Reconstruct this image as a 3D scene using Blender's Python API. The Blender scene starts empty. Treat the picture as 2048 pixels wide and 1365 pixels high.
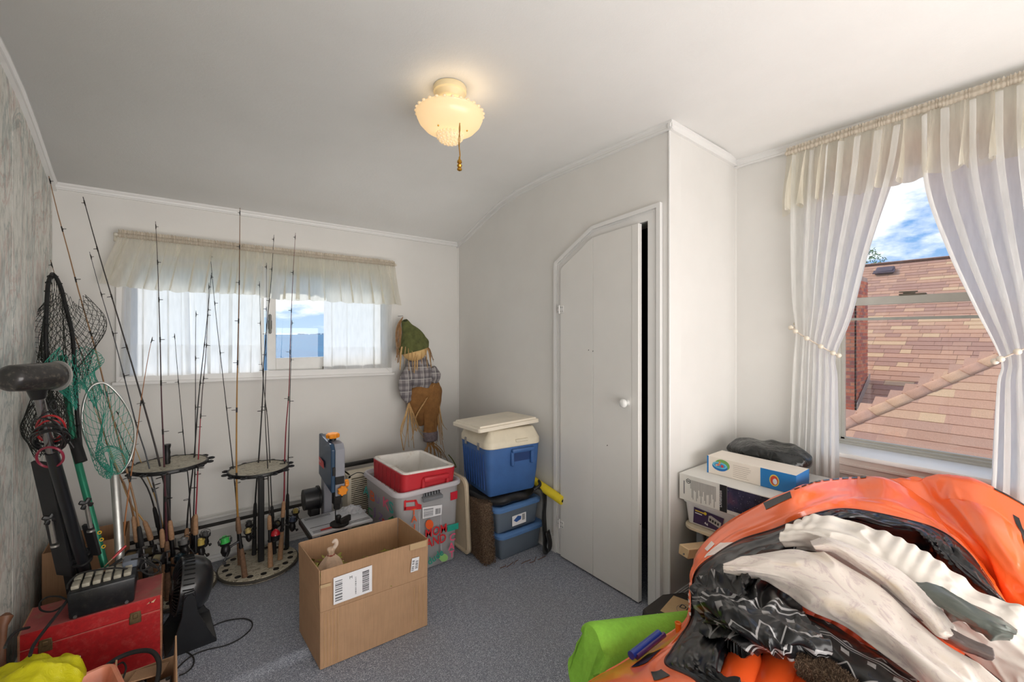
import bpy, bmesh, math, random
from mathutils import Vector, Matrix, noise
R = math.radians; PI = math.pi
SC = bpy.context.scene; COL = SC.collection
random.seed(7)
# ---------------------------------------------------------------- camera, world, sun, lights, exposure
F, CX, HY, CH = 860.0, 1024.0, 668.0, 1.4        # focal length in px, horizon row, eye height
_t = math.atan2(1096, 860); SA, CA = math.sin(_t), math.cos(_t)
cd = bpy.data.cameras.new('camera'); cam = bpy.data.objects.new('camera', cd); COL.objects.link(cam)
cam.location = (0, 0, CH); cam.rotation_euler = (PI/2, 0, -(PI/2-_t))
cd.sensor_width = 36; cd.lens = F/2048*36; cd.shift_y = -14.5/2048; cd.clip_start = .02; cd.clip_end = 6000
SC.camera = cam
SC.view_settings.view_transform = 'Standard'; SC.view_settings.look = 'None'
SC.view_settings.gamma = 1; SC.view_settings.use_curve_mapping = False
SC.view_settings.exposure = 0.08

def world():
    w = bpy.data.worlds.new('sky'); SC.world = w; w.use_nodes = True
    n = w.node_tree.nodes; l = w.node_tree.links; n.clear()
    out = n.new('ShaderNodeOutputWorld'); bg = n.new('ShaderNodeBackground')
    tc = n.new('ShaderNodeTexCoord'); sep = n.new('ShaderNodeSeparateXYZ'); l.new(tc.outputs['Generated'], sep.inputs[0])
    # height of the view direction: pale haze at the horizon, deeper blue above
    ramp = n.new('ShaderNodeValToRGB'); l.new(sep.outputs['Z'], ramp.inputs[0])
    e = ramp.color_ramp.elements
    e[0].position = 0.0; e[0].color = (.60, .80, 1.02, 1); e[1].position = .6; e[1].color = (.12, .30, .72, 1)
    m = e.new(.18); m.color = (.20, .45, .88, 1)
    # clouds: noise on the direction, flattened towards the horizon
    mp = n.new('ShaderNodeMapping'); mp.inputs['Scale'].default_value = (1, 1, 2.6); mp.inputs['Location'].default_value = (.42, .87, .05)
    l.new(tc.outputs['Generated'], mp.inputs[0])
    nz = n.new('ShaderNodeTexNoise'); nz.inputs['Scale'].default_value = 5.0; nz.inputs['Detail'].default_value = 9; nz.inputs['Roughness'].default_value = .56
    l.new(mp.outputs[0], nz.inputs['Vector'])
    cr = n.new('ShaderNodeValToRGB'); l.new(nz.outputs[0], cr.inputs[0])
    cr.color_ramp.elements[0].position = .47; cr.color_ramp.elements[1].position = .60
    mix = n.new('ShaderNodeMix'); mix.data_type = 'RGBA'
    l.new(cr.outputs[0], mix.inputs[0]); l.new(ramp.outputs[0], mix.inputs[6]); mix.inputs[7].default_value = (1.4, 1.4, 1.41, 1)
    l.new(mix.outputs[2], bg.inputs[0]); bg.inputs[1].default_value = 1.05
    l.new(bg.outputs[0], out.inputs[0])
world()

def light(name, typ, loc, rot, energy, color=(1, 1, 1), size=1.0, size_y=None, angle=None, radius=None):
    d = bpy.data.lights.new(name, typ); d.energy = energy; d.color = color
    if typ == 'AREA':
        d.size = size
        if size_y: d.shape = 'RECTANGLE'; d.size_y = size_y
    if angle: d.angle = angle
    if radius: d.shadow_soft_size = radius
    o = bpy.data.objects.new(name, d); COL.objects.link(o); o.location = loc; o.rotation_euler = rot
    return o
# sun over the rear of the house: falls on the neighbour's roof, and through the back window onto its curtains
light('sun', 'SUN', (-2, 30, 34), (R(-45), 0, R(3)), 2.6, (1, .96, .9), angle=R(2))
# added fill light behind the camera, tilted up to brighten room and ceiling
light('rear_fill_light', 'AREA', (1.05, -1.1, 1.0), (R(112), 0, 0), 70, (1, .978, .95), 3.0, 1.7)

# ---------------------------------------------------------------- geometry helpers
def ray(px, py):
    x = (px-CX)/F
    return (x*SA+CA, -x*CA+SA, -(py-HY)/F)
def D(px, py, d):
    r = ray(px, py); return Vector((r[0]*d, r[1]*d, CH+r[2]*d))
def on(px, py, X=None, Y=None, Z=None):
    r = ray(px, py)
    d = X/r[0] if X is not None else Y/r[1] if Y is not None else (Z-CH)/r[2]
    return Vector((r[0]*d, r[1]*d, CH+r[2]*d))
def V(*a): return Vector(a)
def lerp(a, b, t): return a+(b-a)*t
def T(loc=(0, 0, 0), rz=0, rx=0, ry=0):
    return Matrix.Translation(Vector(loc)) @ Matrix.Rotation(rz, 4, 'Z') @ Matrix.Rotation(ry, 4, 'Y') @ Matrix.Rotation(rx, 4, 'X')
def catmull(pts, n=8, closed=False):
    P = [Vector(p) for p in pts]; out = []; m = len(P)
    segs = m if closed else m-1
    for i in range(segs):
        p1, p2 = P[i], P[(i+1) % m]
        p0 = P[i-1] if (i > 0 or closed) else p1*2-p2
        p3 = P[(i+2) % m] if (i+2 < m or closed) else p2*2-p1
        for k in range(n):
            t = k/n
            out.append(.5*((2*p1)+(p2-p0)*t+(2*p0-5*p1+4*p2-p3)*t*t+(3*p1-p0-3*p2+p3)*t**3))
    if not closed: out.append(P[-1])
    return out

class MB:
    """collects shapes in world (or local, through M) coordinates; build() links them as ONE mesh object"""
    def __init__(s, M=None): s.v = []; s.f = []; s.mi = []; s.M = M; s.slot = 0; s.uv = {}
    def add(s, vs, fs):
        b = len(s.v)
        for p in vs:
            p = Vector(p); s.v.append(s.M @ p if s.M else p)
        for f in fs: s.f.append([b+i for i in f]); s.mi.append(s.slot)
        return s
    def box(s, c, d, rz=0, rx=0, ry=0, bev=0, seg=1, taper=1.0):
        m = T(c, rz, rx, ry); hx, hy, hz = d[0]/2, d[1]/2, d[2]/2
        vs = [V(x*hx*(taper if z < 0 else 1), y*hy*(taper if z < 0 else 1), z*hz) for z in (-1, 1) for y in (-1, 1) for x in (-1, 1)]
        fs = [(0, 2, 3, 1), (4, 5, 7, 6), (0, 1, 5, 4), (2, 6, 7, 3), (0, 4, 6, 2), (1, 3, 7, 5)]
        if bev:
            bm = bmesh.new(); bv = [bm.verts.new(p) for p in vs]
            for f in fs: bm.faces.new([bv[i] for i in f])
            bmesh.ops.bevel(bm, geom=bm.edges[:], offset=min(bev, .49*min(d)), segments=seg, affect='EDGES', profile=.5)
            bm.verts.index_update(); vs = [v.co.copy() for v in bm.verts]; fs = [[v.index for v in f.verts] for f in bm.faces]; bm.free()
        return s.add([m @ p for p in vs], fs)
    def bb(s, x0, x1, y0, y1, z0, z1, bev=0, seg=1):
        return s.box(((x0+x1)/2, (y0+y1)/2, (z0+z1)/2), (abs(x1-x0), abs(y1-y0), abs(z1-z0)), bev=bev, seg=seg)
    def tube(s, pts, r, n=8, caps=True, closed=False, flat=None):
        P = [Vector(p) for p in pts]; m = len(P); rr = r if isinstance(r, (list, tuple)) else [r]*m
        vs = []; up = None
        for i in range(m):
            if closed: t = P[(i+1) % m]-P[i-1]
            else: t = P[min(i+1, m-1)]-P[max(i-1, 0)]
            if t.length < 1e-9: t = V(0, 0, 1)
            t.normalize()
            if up is None: up = V(0, 0, 1) if abs(t.z) < .9 else V(1, 0, 0)
            u = up-t*up.dot(t)
            if u.length < 1e-4: u = t.orthogonal()
            u.normalize(); w = t.cross(u); up = u
            for k in range(n):
                a = 2*PI*k/n
                vs.append(P[i]+(u*math.cos(a)*(flat or 1)+w*math.sin(a))*rr[i])
        fs = []
        for i in range(m if closed else m-1):
            j = (i+1) % m
            for k in range(n): fs.append((i*n+k, i*n+(k+1) % n, j*n+(k+1) % n, j*n+k))
        if caps and not closed: fs.append(list(range(n))[::-1]); fs.append([(m-1)*n+k for k in range(n)])
        return s.add(vs, fs)
    def cyl(s, p0, p1, r0, r1=None, n=16, caps=True): return s.tube([p0, p1], [r0, r0 if r1 is None else r1], n, caps)
    def lathe(s, prof, c=(0, 0, 0), n=32, axis=None, wob=None, sx=1, sy=1, caps=True):
        """prof = [(r,z)...] round the vertical, or round `axis` through c"""
        q = Vector(axis).normalized().to_track_quat('Z', 'Y').to_matrix() if axis else Matrix.Identity(3)
        vs = []; m = len(prof)
        for r, z in prof:
            for k in range(n):
                a = 2*PI*k/n; rr = r*(wob(a, r, z) if wob else 1)
                vs.append(Vector(c)+q @ V(rr*math.cos(a)*sx, rr*math.sin(a)*sy, z))
        fs = [(i*n+k, i*n+(k+1) % n, (i+1)*n+(k+1) % n, (i+1)*n+k) for i in range(m-1) for k in range(n)]
        if caps and prof[0][0] > 1e-5: fs.append(list(range(n))[::-1])
        if caps and prof[-1][0] > 1e-5: fs.append([(m-1)*n+k for k in range(n)])
        return s.add(vs, fs)
    def ball(s, c, r, n=12, sc=(1, 1, 1)):
        m = max(4, n//2)
        vs = []; fs = []
        for i in range(m+1):
            t = PI*i/m
            for k in range(n):
                a = 2*PI*k/n; vs.append(Vector(c)+V(math.sin(t)*math.cos(a)*sc[0], math.sin(t)*math.sin(a)*sc[1], math.cos(t)*sc[2])*r)
        for i in range(m):
            for k in range(n): fs.append((i*n+k, (i+1)*n+k, (i+1)*n+(k+1) % n, i*n+(k+1) % n))
        return s.add(vs, fs)
    def grid(s, nu, nv, f, closeu=False, uv=False):
        if uv: s.uvl = [(i/(nu-1), j/(nv-1)) for j in range(nv) for i in range(nu)]; s.uvb = len(s.v)
        vs = [f(i/(nu if closeu else nu-1), j/(nv-1)) for j in range(nv) for i in range(nu)]
        fs = []
        for j in range(nv-1):
            for i in range(nu if closeu else nu-1):
                a, b = i, (i+1) % nu; fs.append((j*nu+a, j*nu+b, (j+1)*nu+b, (j+1)*nu+a))
        return s.add(vs, fs)
    def prism(s, poly, fn, t0, t1):
        """poly = [(a,b)...]; fn(a,b,t) -> point; solid between t0 and t1"""
        n = len(poly); vs = [fn(a, b, t0) for a, b in poly]+[fn(a, b, t1) for a, b in poly]
        fs = [list(range(n))[::-1], list(range(n, 2*n))]+[(i, (i+1) % n, n+(i+1) % n, n+i) for i in range(n)]
        return s.add(vs, fs)
    def torus(s, c, R0, r, axis=(0, 0, 1), n=24, k=8, a0=0, a1=2*PI):
        q = Vector(axis).normalized().to_track_quat('Z', 'Y').to_matrix()
        full = a1-a0 > 2*PI-1e-3
        m = n if full else n+1
        pts = [Vector(c)+q @ V(math.cos(a0+(a1-a0)*i/n)*R0, math.sin(a0+(a1-a0)*i/n)*R0, 0) for i in range(m)]
        return s.tube(pts, r, k, closed=full)
    def build(s, name, mat, parent=None, smooth=True, sub=0, solid=0, bevel=0, fixn=True, offset=0, angle=40, weld=False):
        if not s.v: return None
        x0 = [min(p[i] for p in s.v) for i in range(3)]; x1 = [max(p[i] for p in s.v) for i in range(3)]
        o0 = V((x0[0]+x1[0])/2, (x0[1]+x1[1])/2, x0[2])
        me = bpy.data.meshes.new(name); me.from_pydata([p-o0 for p in s.v], [], s.f); me.validate()
        if getattr(s, 'uvl', None):
            ul = me.uv_layers.new(name='UVMap'); li = [0]*len(me.loops); me.loops.foreach_get('vertex_index', li)
            ul.data.foreach_set('uv', [c for i in li for c in (s.uvl[i-s.uvb] if 0 <= i-s.uvb < len(s.uvl) else (0, 0))])
        mats = mat if isinstance(mat, (list, tuple)) else [mat]
        for m in mats: me.materials.append(m)
        if len(mats) > 1 and len(me.polygons) == len(s.mi): me.polygons.foreach_set('material_index', s.mi)
        if fixn or weld:
            bm = bmesh.new(); bm.from_mesh(me)
            if weld: bmesh.ops.remove_doubles(bm, verts=bm.verts, dist=1e-4)
            if fixn: bmesh.ops.recalc_face_normals(bm, faces=bm.faces)
            bm.to_mesh(me); bm.free()
        if smooth:
            me.polygons.foreach_set('use_smooth', [True]*len(me.polygons))
            try: me.set_sharp_from_angle(angle=R(angle))
            except Exception: pass
        o = bpy.data.objects.new(name, me); COL.objects.link(o); o.location = o0
        if parent: par(o, parent)
        if solid: m = o.modifiers.new('solid', 'SOLIDIFY'); m.thickness = solid; m.offset = offset
        if bevel: m = o.modifiers.new('bevel', 'BEVEL'); m.width = bevel; m.segments = 2; m.limit_method = 'ANGLE'
        if sub: m = o.modifiers.new('sub', 'SUBSURF'); m.levels = sub; m.render_levels = sub
        return o
WL = {}
def wm(o):
    m = Matrix.LocRotScale(o.location, o.rotation_euler, o.scale)
    return wm(o.parent) @ o.matrix_parent_inverse @ m if o.parent else m
def par(o, p): o.parent = p; o.matrix_parent_inverse = wm(p).inverted()
def tag(o, label=None, cat=None, group=None, kind=None):
    for k, v in (('label', label), ('category', cat), ('group', group), ('kind', kind)):
        if v: o[k] = v
    return o
def thing(name, label, cat, loc=(0, 0, 0), group=None):
    o = bpy.data.objects.new(name, None); o.empty_display_size = .05; COL.objects.link(o); o.location = loc
    return tag(o, label, cat, group)
def st(name, mb, mat, parent=None, **k):
    o = mb.build(name, mat, parent, **k)
    if parent is None: o['kind'] = 'structure'
    return o
def copy_tree(o, parent=None):
    c = o.copy(); COL.objects.link(c)
    if parent: c.parent = parent
    for ch in list(o.children): copy_tree(ch, c)
    return c
def text(name, body, size, origin, xdir, ydir, mat, parent, align='LEFT', ext=.0002, xs=1.0, bold=0):
    """flat printed lettering: body set along xdir, upright along ydir, baseline-left at origin"""
    cu = bpy.data.curves.new(name, 'FONT'); cu.body = body; cu.size = size; cu.extrude = 0; cu.align_x = align; cu.offset = bold; cu.resolution_u = 2
    tmp = bpy.data.objects.new(name, cu); me = bpy.data.meshes.new_from_object(tmp); bpy.data.objects.remove(tmp); bpy.data.curves.remove(cu)
    x = Vector(xdir).normalized(); z = x.cross(Vector(ydir)).normalized(); y = z.cross(x)
    mb = MB(); vs = [Vector(origin)+x*v.co.x*xs+y*v.co.y+z*ext for v in me.vertices]
    mb.add(vs, [list(p.vertices) for p in me.polygons]); bpy.data.meshes.remove(me)
    return mb.build(name, mat, parent, smooth=False, fixn=False)

# ---------------------------------------------------------------- materials
def lin(c):
    """sRGB 0-255 -> linear"""
    return tuple(((x/255)/12.92 if x/255 <= .04045 else ((x/255+.055)/1.055)**2.4) for x in c)
class Mt:
    def __init__(s, name):
        s.m = bpy.data.materials.new(name); s.m.use_nodes = True; s.n = s.m.node_tree.nodes; s.l = s.m.node_tree.links
        s.b = s.n['Principled BSDF']; s.out = s.n['Material Output']; s.tc = None
    def co(s, sc=(1, 1, 1), kind='Object', rot=(0, 0, 0), loc=(0, 0, 0)):
        if s.tc is None: s.tc = s.n.new('ShaderNodeTexCoord')
        if sc == 1 and rot == (0, 0, 0): return s.tc.outputs[kind]
        m = s.n.new('ShaderNodeMapping'); m.inputs['Scale'].default_value = sc if isinstance(sc, tuple) else (sc,)*3
        m.inputs['Rotation'].default_value = rot; m.inputs['Location'].default_value = loc
        s.l.new(s.tc.outputs[kind], m.inputs[0]); return m.outputs[0]
    def noise(s, scale, detail=4, rough=.5, co=None, dist=0):
        t = s.n.new('ShaderNodeTexNoise'); t.inputs['Scale'].default_value = scale; t.inputs['Detail'].default_value = detail
        t.inputs['Roughness'].default_value = rough; t.inputs['Distortion'].default_value = dist
        s.l.new(co or s.co(1), t.inputs['Vector']); return t.outputs[0]
    def ramp(s, fac, stops, interp='LINEAR'):
        r = s.n.new('ShaderNodeValToRGB'); s.l.new(fac, r.inputs[0]); e = r.color_ramp.elements; r.color_ramp.interpolation = interp
        while len(e) < len(stops): e.new(.5)
        for k, (p, c) in enumerate(stops): e[k].position = p; e[k].color = (*c, 1) if len(c) == 3 else c
        return r.outputs[0]
    def mix(s, fac, a, b, mode='MIX'):
        m = s.n.new('ShaderNodeMix'); m.data_type = 'RGBA'; m.blend_type = mode
        for k, v in ((0, fac), (6, a), (7, b)):
            if hasattr(v, 'links'): s.l.new(v, m.inputs[k])
            else: m.inputs[k].default_value = v if k == 0 else ((*v, 1) if len(v) == 3 else v)
        return m.outputs[2]
    def math(s, op, a, b=0.0):
        m = s.n.new('ShaderNodeMath'); m.operation = op
        for k, v in ((0, a), (1, b)):
            if hasattr(v, 'links'): s.l.new(v, m.inputs[k])
            else: m.inputs[k].default_value = v
        return m.outputs[0]
    def col(s, c):
        if hasattr(c, 'links'): s.l.new(c, s.b.inputs['Base Color'])
        else: s.b.inputs['Base Color'].default_value = (*c, 1)
        return s
    def set(s, **k):
        for a, v in k.items():
            i = s.b.inputs[a.replace('_', ' ')]
            if hasattr(v, 'links'): s.l.new(v, i)
            else: i.default_value = v
        return s
    def bump(s, h, strength=.3, dist=.002):
        b = s.n.new('ShaderNodeBump'); b.inputs['Strength'].default_value = strength; b.inputs['Distance'].default_value = dist
        s.l.new(h, b.inputs['Height']); s.l.new(b.outputs[0], s.b.inputs['Normal']); return s
MC = {}
def pm(rgb, rough=.6, metal=0, var=.12, sc=14, bump=0, bsc=120, spec=.5, coat=0, dirt=None):
    """plain paint/plastic/metal with a little mottling, cached"""
    key = (rgb, rough, metal, var, sc, bump, bsc, spec, coat, dirt)
    if key in MC: return MC[key]
    a = Mt('surface_%d' % len(MC)); c = lin(rgb)
    nz = a.noise(sc, 5, .6)
    dk = tuple(x*(1-var) for x in c); lt = tuple(min(1, x*(1+var)) for x in c)
    colr = a.ramp(nz, [(.3, dk), (.7, lt)])
    if dirt: colr = a.mix(a.ramp(a.noise(dirt[1], 6, .7), [(.52, (0, 0, 0)), (.72, (1, 1, 1))]), colr, lin(dirt[0]))
    a.col(colr).set(Roughness=rough, Metallic=metal)
    a.b.inputs['Specular IOR Level'].default_value = spec
    if coat: a.b.inputs['Coat Weight'].default_value = coat
    if bump: a.bump(a.noise(bsc, 3, .6), bump, .002)
    MC[key] = a.m; return a.m
# ---------------------------------------------------------------- big surfaces' materials
def m_paint(name, rgb, rgb2, rough=.55, bump=.25):
    a = Mt(name); a.col(a.ramp(a.noise(1.7, 4, .6), [(.35, lin(rgb)), (.7, lin(rgb2))])).set(Roughness=rough)
    h = a.mix(.35, a.noise(60, 4, .6), a.noise(320, 2, .5)); a.bump(h, bump, .002); return a.m
M_WALL = m_paint('wall_paint', (230, 228, 224), (223, 221, 217))
M_CEIL = m_paint('ceiling_paint', (236, 235, 232), (230, 229, 226), .6, .5)
M_TRIM = m_paint('trim_paint', (236, 235, 233), (229, 228, 226), .35, .1)
M_DOOR = m_paint('door_paint', (232, 230, 226), (225, 223, 219), .4, .12)
def m_carpet():
    a = Mt('carpet'); fine = a.noise(240, 3, .75); mid = a.noise(75, 4, .7); big = a.noise(1.6, 3, .5)
    c = a.ramp(fine, [(.36, lin((92, 97, 109))), (.5, lin((154, 160, 174))), (.64, lin((230, 233, 242)))])
    c2 = a.mix(a.ramp(mid, [(.38, (0, 0, 0)), (.62, (.6, .6, .6))]), c, lin((114, 119, 131)))
    c3 = a.mix(a.ramp(big, [(.4, (0, 0, 0)), (.75, (.45, .45, .45))]), c2, lin((146, 144, 143)))
    a.col(c3).set(Roughness=.95); a.b.inputs['Specular IOR Level'].default_value = .1
    a.bump(a.mix(.5, fine, mid), .8, .006); return a.m
M_CARPET = m_carpet()
def m_wallpaper():
    a = Mt('marbled_wallpaper'); co = a.co((1, 1, .42), rot=(.45, 0, 0))
    base = a.ramp(a.noise(34, 8, .75, co), [(.33, lin((176, 179, 172))), (.46, lin((220, 220, 212))), (.6, lin((238, 236, 229)))])
    v1 = a.noise(3.3, 6, .62, co, 2.6)
    pink = a.ramp(v1, [(.44, (0, 0, 0)), (.475, (.5, .5, .5)), (.51, (0, 0, 0))])
    teal = a.ramp(a.noise(2.4, 6, .62, a.co((1, 1, .5), rot=(.5, 0, 0), loc=(3, 2, 5)), 3.2), [(.5, (0, 0, 0)), (.54, (.5, .5, .5)), (.58, (0, 0, 0))])
    c = a.mix(pink, base, lin((196, 160, 150))); c = a.mix(teal, c, lin((122, 146, 144)))
    a.col(c).set(Roughness=.5); a.bump(a.noise(160, 3, .6), .12, .001); return a.m
M_PAPER = m_wallpaper()
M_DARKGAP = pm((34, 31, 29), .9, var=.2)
def m_glass():
    a = Mt('pane_glass'); n, l = a.n, a.l; n.remove(a.b)
    tr = n.new('ShaderNodeBsdfTransparent'); gl = n.new('ShaderNodeBsdfGlossy'); gl.inputs['Roughness'].default_value = .02
    fr = n.new('ShaderNodeLayerWeight'); mx = n.new('ShaderNodeMixShader')
    l.new(a.math('ADD', a.math('MULTIPLY', a.math('POWER', fr.outputs['Facing'], 5.0), .9), .035), mx.inputs[0]); l.new(tr.outputs[0], mx.inputs[1]); l.new(gl.outputs[0], mx.inputs[2]); l.new(mx.outputs[0], a.out.inputs[0])
    tr.inputs[0].default_value = (.96, .97, .97, 1); return a.m
M_GLASS = m_glass()
M_ALU = pm((188, 186, 178), .4, .3, var=.06)
M_WHITEP = pm((235, 235, 232), .4, var=.03)

# ---------------------------------------------------------------- room shell
XL, XC, XR, YB, YC, YF = -.5, 1.94, 2.634, 3.23, 1.198, -1.2
PROF = [(-1.2, 2.455), (1.5, 2.455), (2.07, 2.452), (2.38, 2.432), (2.6, 2.395), (2.8, 2.335), (2.964, 2.275), (3.1, 2.225), (3.23, 2.185), (3.4, 2.12)]
def zc(y):
    for (a, za), (b, zb) in zip(PROF, PROF[1:]):
        if y <= b: return lerp(za, zb, (y-a)/(b-a))
    return PROF[-1][1]
def zceil(x, y):
    return zc(y)-.03*max(0, min(1, (x-2.42)/.2))**1.5
mb = MB(); mb.bb(XL-.1, XR+.35, YF-.1, YB+.14, -.12, 0); st('floor', mb, M_CARPET, smooth=False)
ys = sorted(set([YF-.1]+[p[0] for p in PROF[1:-1]]+[3.30, 2.2, 2.5, 2.7, 2.9, 3.03, 3.17])); xs = [XL-.1, XC, 2.35, 2.42, 2.46, 2.5, 2.54, 2.58, 2.62, XR+.02]
mb = MB()
mb.grid(len(xs), len(ys), lambda u, v: V(xs[round(u*(len(xs)-1))], ys[round(v*(len(ys)-1))], zceil(xs[round(u*(len(xs)-1))], ys[round(v*(len(ys)-1))])))
st('ceiling', mb, M_CEIL, solid=.12, offset=1, angle=30)
# back wall with the sideboard-long window opening
W1 = dict(x0=-.225, x1=1.30, z0=1.13, z1=1.86)
mb = MB(); t0, t1 = YB, YB+.12
mb.bb(XL-.1, W1['x0'], t0, t1, 0, 2.2); mb.bb(W1['x1'], XC+.3, t0, t1, 0, 2.2)
mb.bb(W1['x0'], W1['x1'], t0, t1, 0, W1['z0']); mb.bb(W1['x0'], W1['x1'], t0, t1, W1['z1'], 2.2)
st('wall_back', mb, M_WALL, smooth=False, weld=True)
# left wall: sheets of wallpapered panelling with dark grooves between them
wl = MB(); wl.bb(XL-.12, XL-.006, YF-.1, YB+.1, 0, 2.5); wl = st('wall_left', wl, M_DARKGAP, smooth=False)
g = [-1.2, -.515, .095, .705, 1.315, 1.925, 2.535, 3.145, 3.23]
for a, b in zip(g, g[1:]):
    mb = MB(); yy = [a+.0025, a+.0025+(b-a-.005)*.33, a+.0025+(b-a-.005)*.66, b-.0025]
    mb.prism([(yy[0], 0.0), (yy[-1], 0.0)]+[(y, zc(y)+.01) for y in reversed(yy)], lambda p, q, t: V(t, p, q), XL-.007, XL)
    mb.build('wall_panel', M_PAPER, wl, smooth=False, bevel=.001)
# closet face with an angled-top doorway
mb = MB(); fx = lambda p, q, t: V(t, p, q)
OP = [(1.935, 0), (1.935, 1.812), (1.665, 1.962), (1.315, 1.985), (1.315, 0)]
def topy(a, b, n=8): return [(lerp(a, b, i/n), zc(lerp(a, b, i/n))+.02) for i in range(n+1)]
mb.prism([(1.935, 0), (YB+.05, 0)]+topy(YB+.05, 1.935), fx, XC, XC+.1)
mb.prism([(YC, 0), (1.315, 0)]+[(1.315, 2.47), (YC, 2.47)], fx, XC, XC+.1)
mb.prism([(1.315, 1.985), (1.665, 1.962), (1.935, 1.812)]+topy(1.935, 1.315), fx, XC, XC+.1)
st('wall_right', mb, M_WALL, smooth=False)
mb = MB(); mb.bb(XC+.1, XR, YC, YC+.1, 0, 2.47); st('wall_closet_side', mb, M_WALL, smooth=False)
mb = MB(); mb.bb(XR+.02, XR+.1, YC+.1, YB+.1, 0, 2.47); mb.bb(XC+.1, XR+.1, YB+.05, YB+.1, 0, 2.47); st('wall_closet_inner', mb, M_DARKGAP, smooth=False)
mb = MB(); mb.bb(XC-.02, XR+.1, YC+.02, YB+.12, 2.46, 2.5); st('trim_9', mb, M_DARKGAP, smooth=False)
# window wall (deep reveal)
W2 = dict(y0=-.02, y1=.76, z0=.808, z1=2.28); XG = 2.862
mb = MB(); x0, x1 = XR, XG+.09
mb.bb(x0, x1, YF-.1, W2['y0'], 0, 2.5); mb.bb(x0, x1, W2['y1'], YC+.1, 0, 2.5)
mb.bb(x0, x1, W2['y0'], W2['y1'], 0, W2['z0']-.02); mb.bb(x0, x1, W2['y0'], W2['y1'], W2['z1'], 2.5)
st('wall_window', mb, M_WALL, smooth=False, weld=True)
mb = MB(); mb.bb(XL-.1, XR+.1, YF-.2, YF-.1, 0, 2.5); st('wall_front', mb, M_WALL, smooth=False)
# crown mouldings
def crown(path, nrm, name, h=.045, d=.022):
    """path of ceiling points, nrm = into the room"""
    mb = MB(); prof = [(0, 0), (d, 0), (d, -.010), (d*.62, -.016), (d*.5, -h*.7), (d*.75, -h*.8), (d*.75, -h), (0, -h)]
    m = len(prof); vs = []
    for p in path:
        for a, b in prof: vs.append(Vector(p)+Vector(nrm)*a+V(0, 0, b))
    fs = [(i*m+k, i*m+(k+1) % m, (i+1)*m+(k+1) % m, (i+1)*m+k) for i in range(len(path)-1) for k in range(m)]
    fs += [list(range(m))[::-1], [(len(path)-1)*m+k for k in range(m)]]
    mb.add(vs, fs); return st(name, mb, M_TRIM, smooth=False)
crown([V(XL, YB, 2.19), V(XC, YB, 2.19)], (0, -1, 0), 'trim_1', .036, .016)
crown([V(XC, y, zc(y)+.002) for y in [YB, 3.1, 2.964, 2.88, 2.8, 2.7, 2.6, 2.5, 2.38, 2.2, 2.07, 1.5, YC-.02]], (-1, 0, 0), 'trim_2')
crown([V(XC-.02, YC, 2.456), V(XR, YC, 2.44)], (0, -1, 0), 'trim_3')
crown([V(XR, YC, 2.428), V(XR, YF, 2.428)], (-1, 0, 0), 'trim_4')
crown([V(XL, y, zc(y)+.002) for y in [YB, 3.1, 2.964, 2.88, 2.8, 2.7, 2.6, 2.5, 2.38, 2.2, 2.07, 1.5, YF]], (1, 0, 0), 'trim_5')
mb = MB(); mb.cyl((XC-.002, YC+.002, 0), (XC-.002, YC+.002, 2.44), .006, n=8); st('trim_6', mb, M_TRIM)
mb = MB(); mb.cyl((XR, YC, 0), (XR, YC, 2.43), .009, n=8); st('trim_7', mb, M_WALL)
mb = MB(); mb.cyl((XC, YB, 0), (XC, YB, 2.18), .009, n=8); st('trim_8', mb, M_WALL)
# baseboards
def base(name, a, b, nrm, h=.095):
    mb = MB(); a = V(*a, 0); b = V(*b, 0); n = V(*nrm, 0)
    for z0, z1, d in ((0, h*.82, .014), (h*.82, h*.92, .010), (h*.92, h, .006), (0, .018, .026)):
        q = [a, b, b+n*d, a+n*d]; mb.add([p+V(0, 0, z0) for p in q]+[p+V(0, 0, z1) for p in q], [(3, 2, 1, 0), (4, 5, 6, 7), (0, 1, 5, 4), (1, 2, 6, 5), (2, 3, 7, 6), (3, 0, 4, 7)])
    st(name, mb, M_TRIM, smooth=False)
base('baseboard_right', (XC, 2.012), (XC, YB), (-1, 0)); base('baseboard_closet', (XC, YC), (XR, YC), (0, -1))
base('baseboard_window', (XR, YF), (XR, YC), (-1, 0)); base('baseboard_left', (XL, YF), (XL, YB), (1, 0)); base('baseboard_back', (XL, YB), (XC, YB), (0, -1))

# ---------------------------------------------------------------- door_1: plank closet door, slightly ajar, angled head
cs = MB()
OUT = [(2.008, 0), (2.008, 1.855), (1.69, 2.03), (1.238, 2.062), (1.238, 0)]
def strip(inn, out, x):
    for i in range(4):
        a, b, c, d = inn[i], inn[i+1], out[i+1], out[i]
        cs.prism([a, b, c, d], fx, XC-.002, x)
lerpP = lambda A, B, t: [(lerp(a[0], b[0], t), lerp(a[1], b[1], t)) for a, b in zip(A, B)]
OP2 = [(1.935, 0), (1.935, 1.812), (1.665, 1.962), (1.315, 1.985), (1.315, 0)]
strip(OP2, lerpP(OP2, OUT, .72), XC-.016); strip(lerpP(OP2, OUT, .7), OUT, XC-.026); strip(lerpP(OP2, OUT, .52), lerpP(OP2, OUT, .6), XC-.019)
for i in range(4):   # jamb lining
    a, b = OP2[i], OP2[i+1]; cs.prism([a, b, (b[0]+(.0 if i in (1, 2) else (.006 if i == 0 else -.006)), b[1]+.006), (a[0]+(.0 if i in (1, 2) else (.006 if i == 0 else -.006)), a[1]+.006)], fx, XC-.002, XC+.1)
cas = st('trim_10', cs, M_TRIM, smooth=False)
dr = bpy.data.objects.new('door_1', None); COL.objects.link(dr); dr['kind'] = 'structure'; dr.location = (1.93, 1.93, 0)
x0, x1 = 1.898, 1.926
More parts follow.
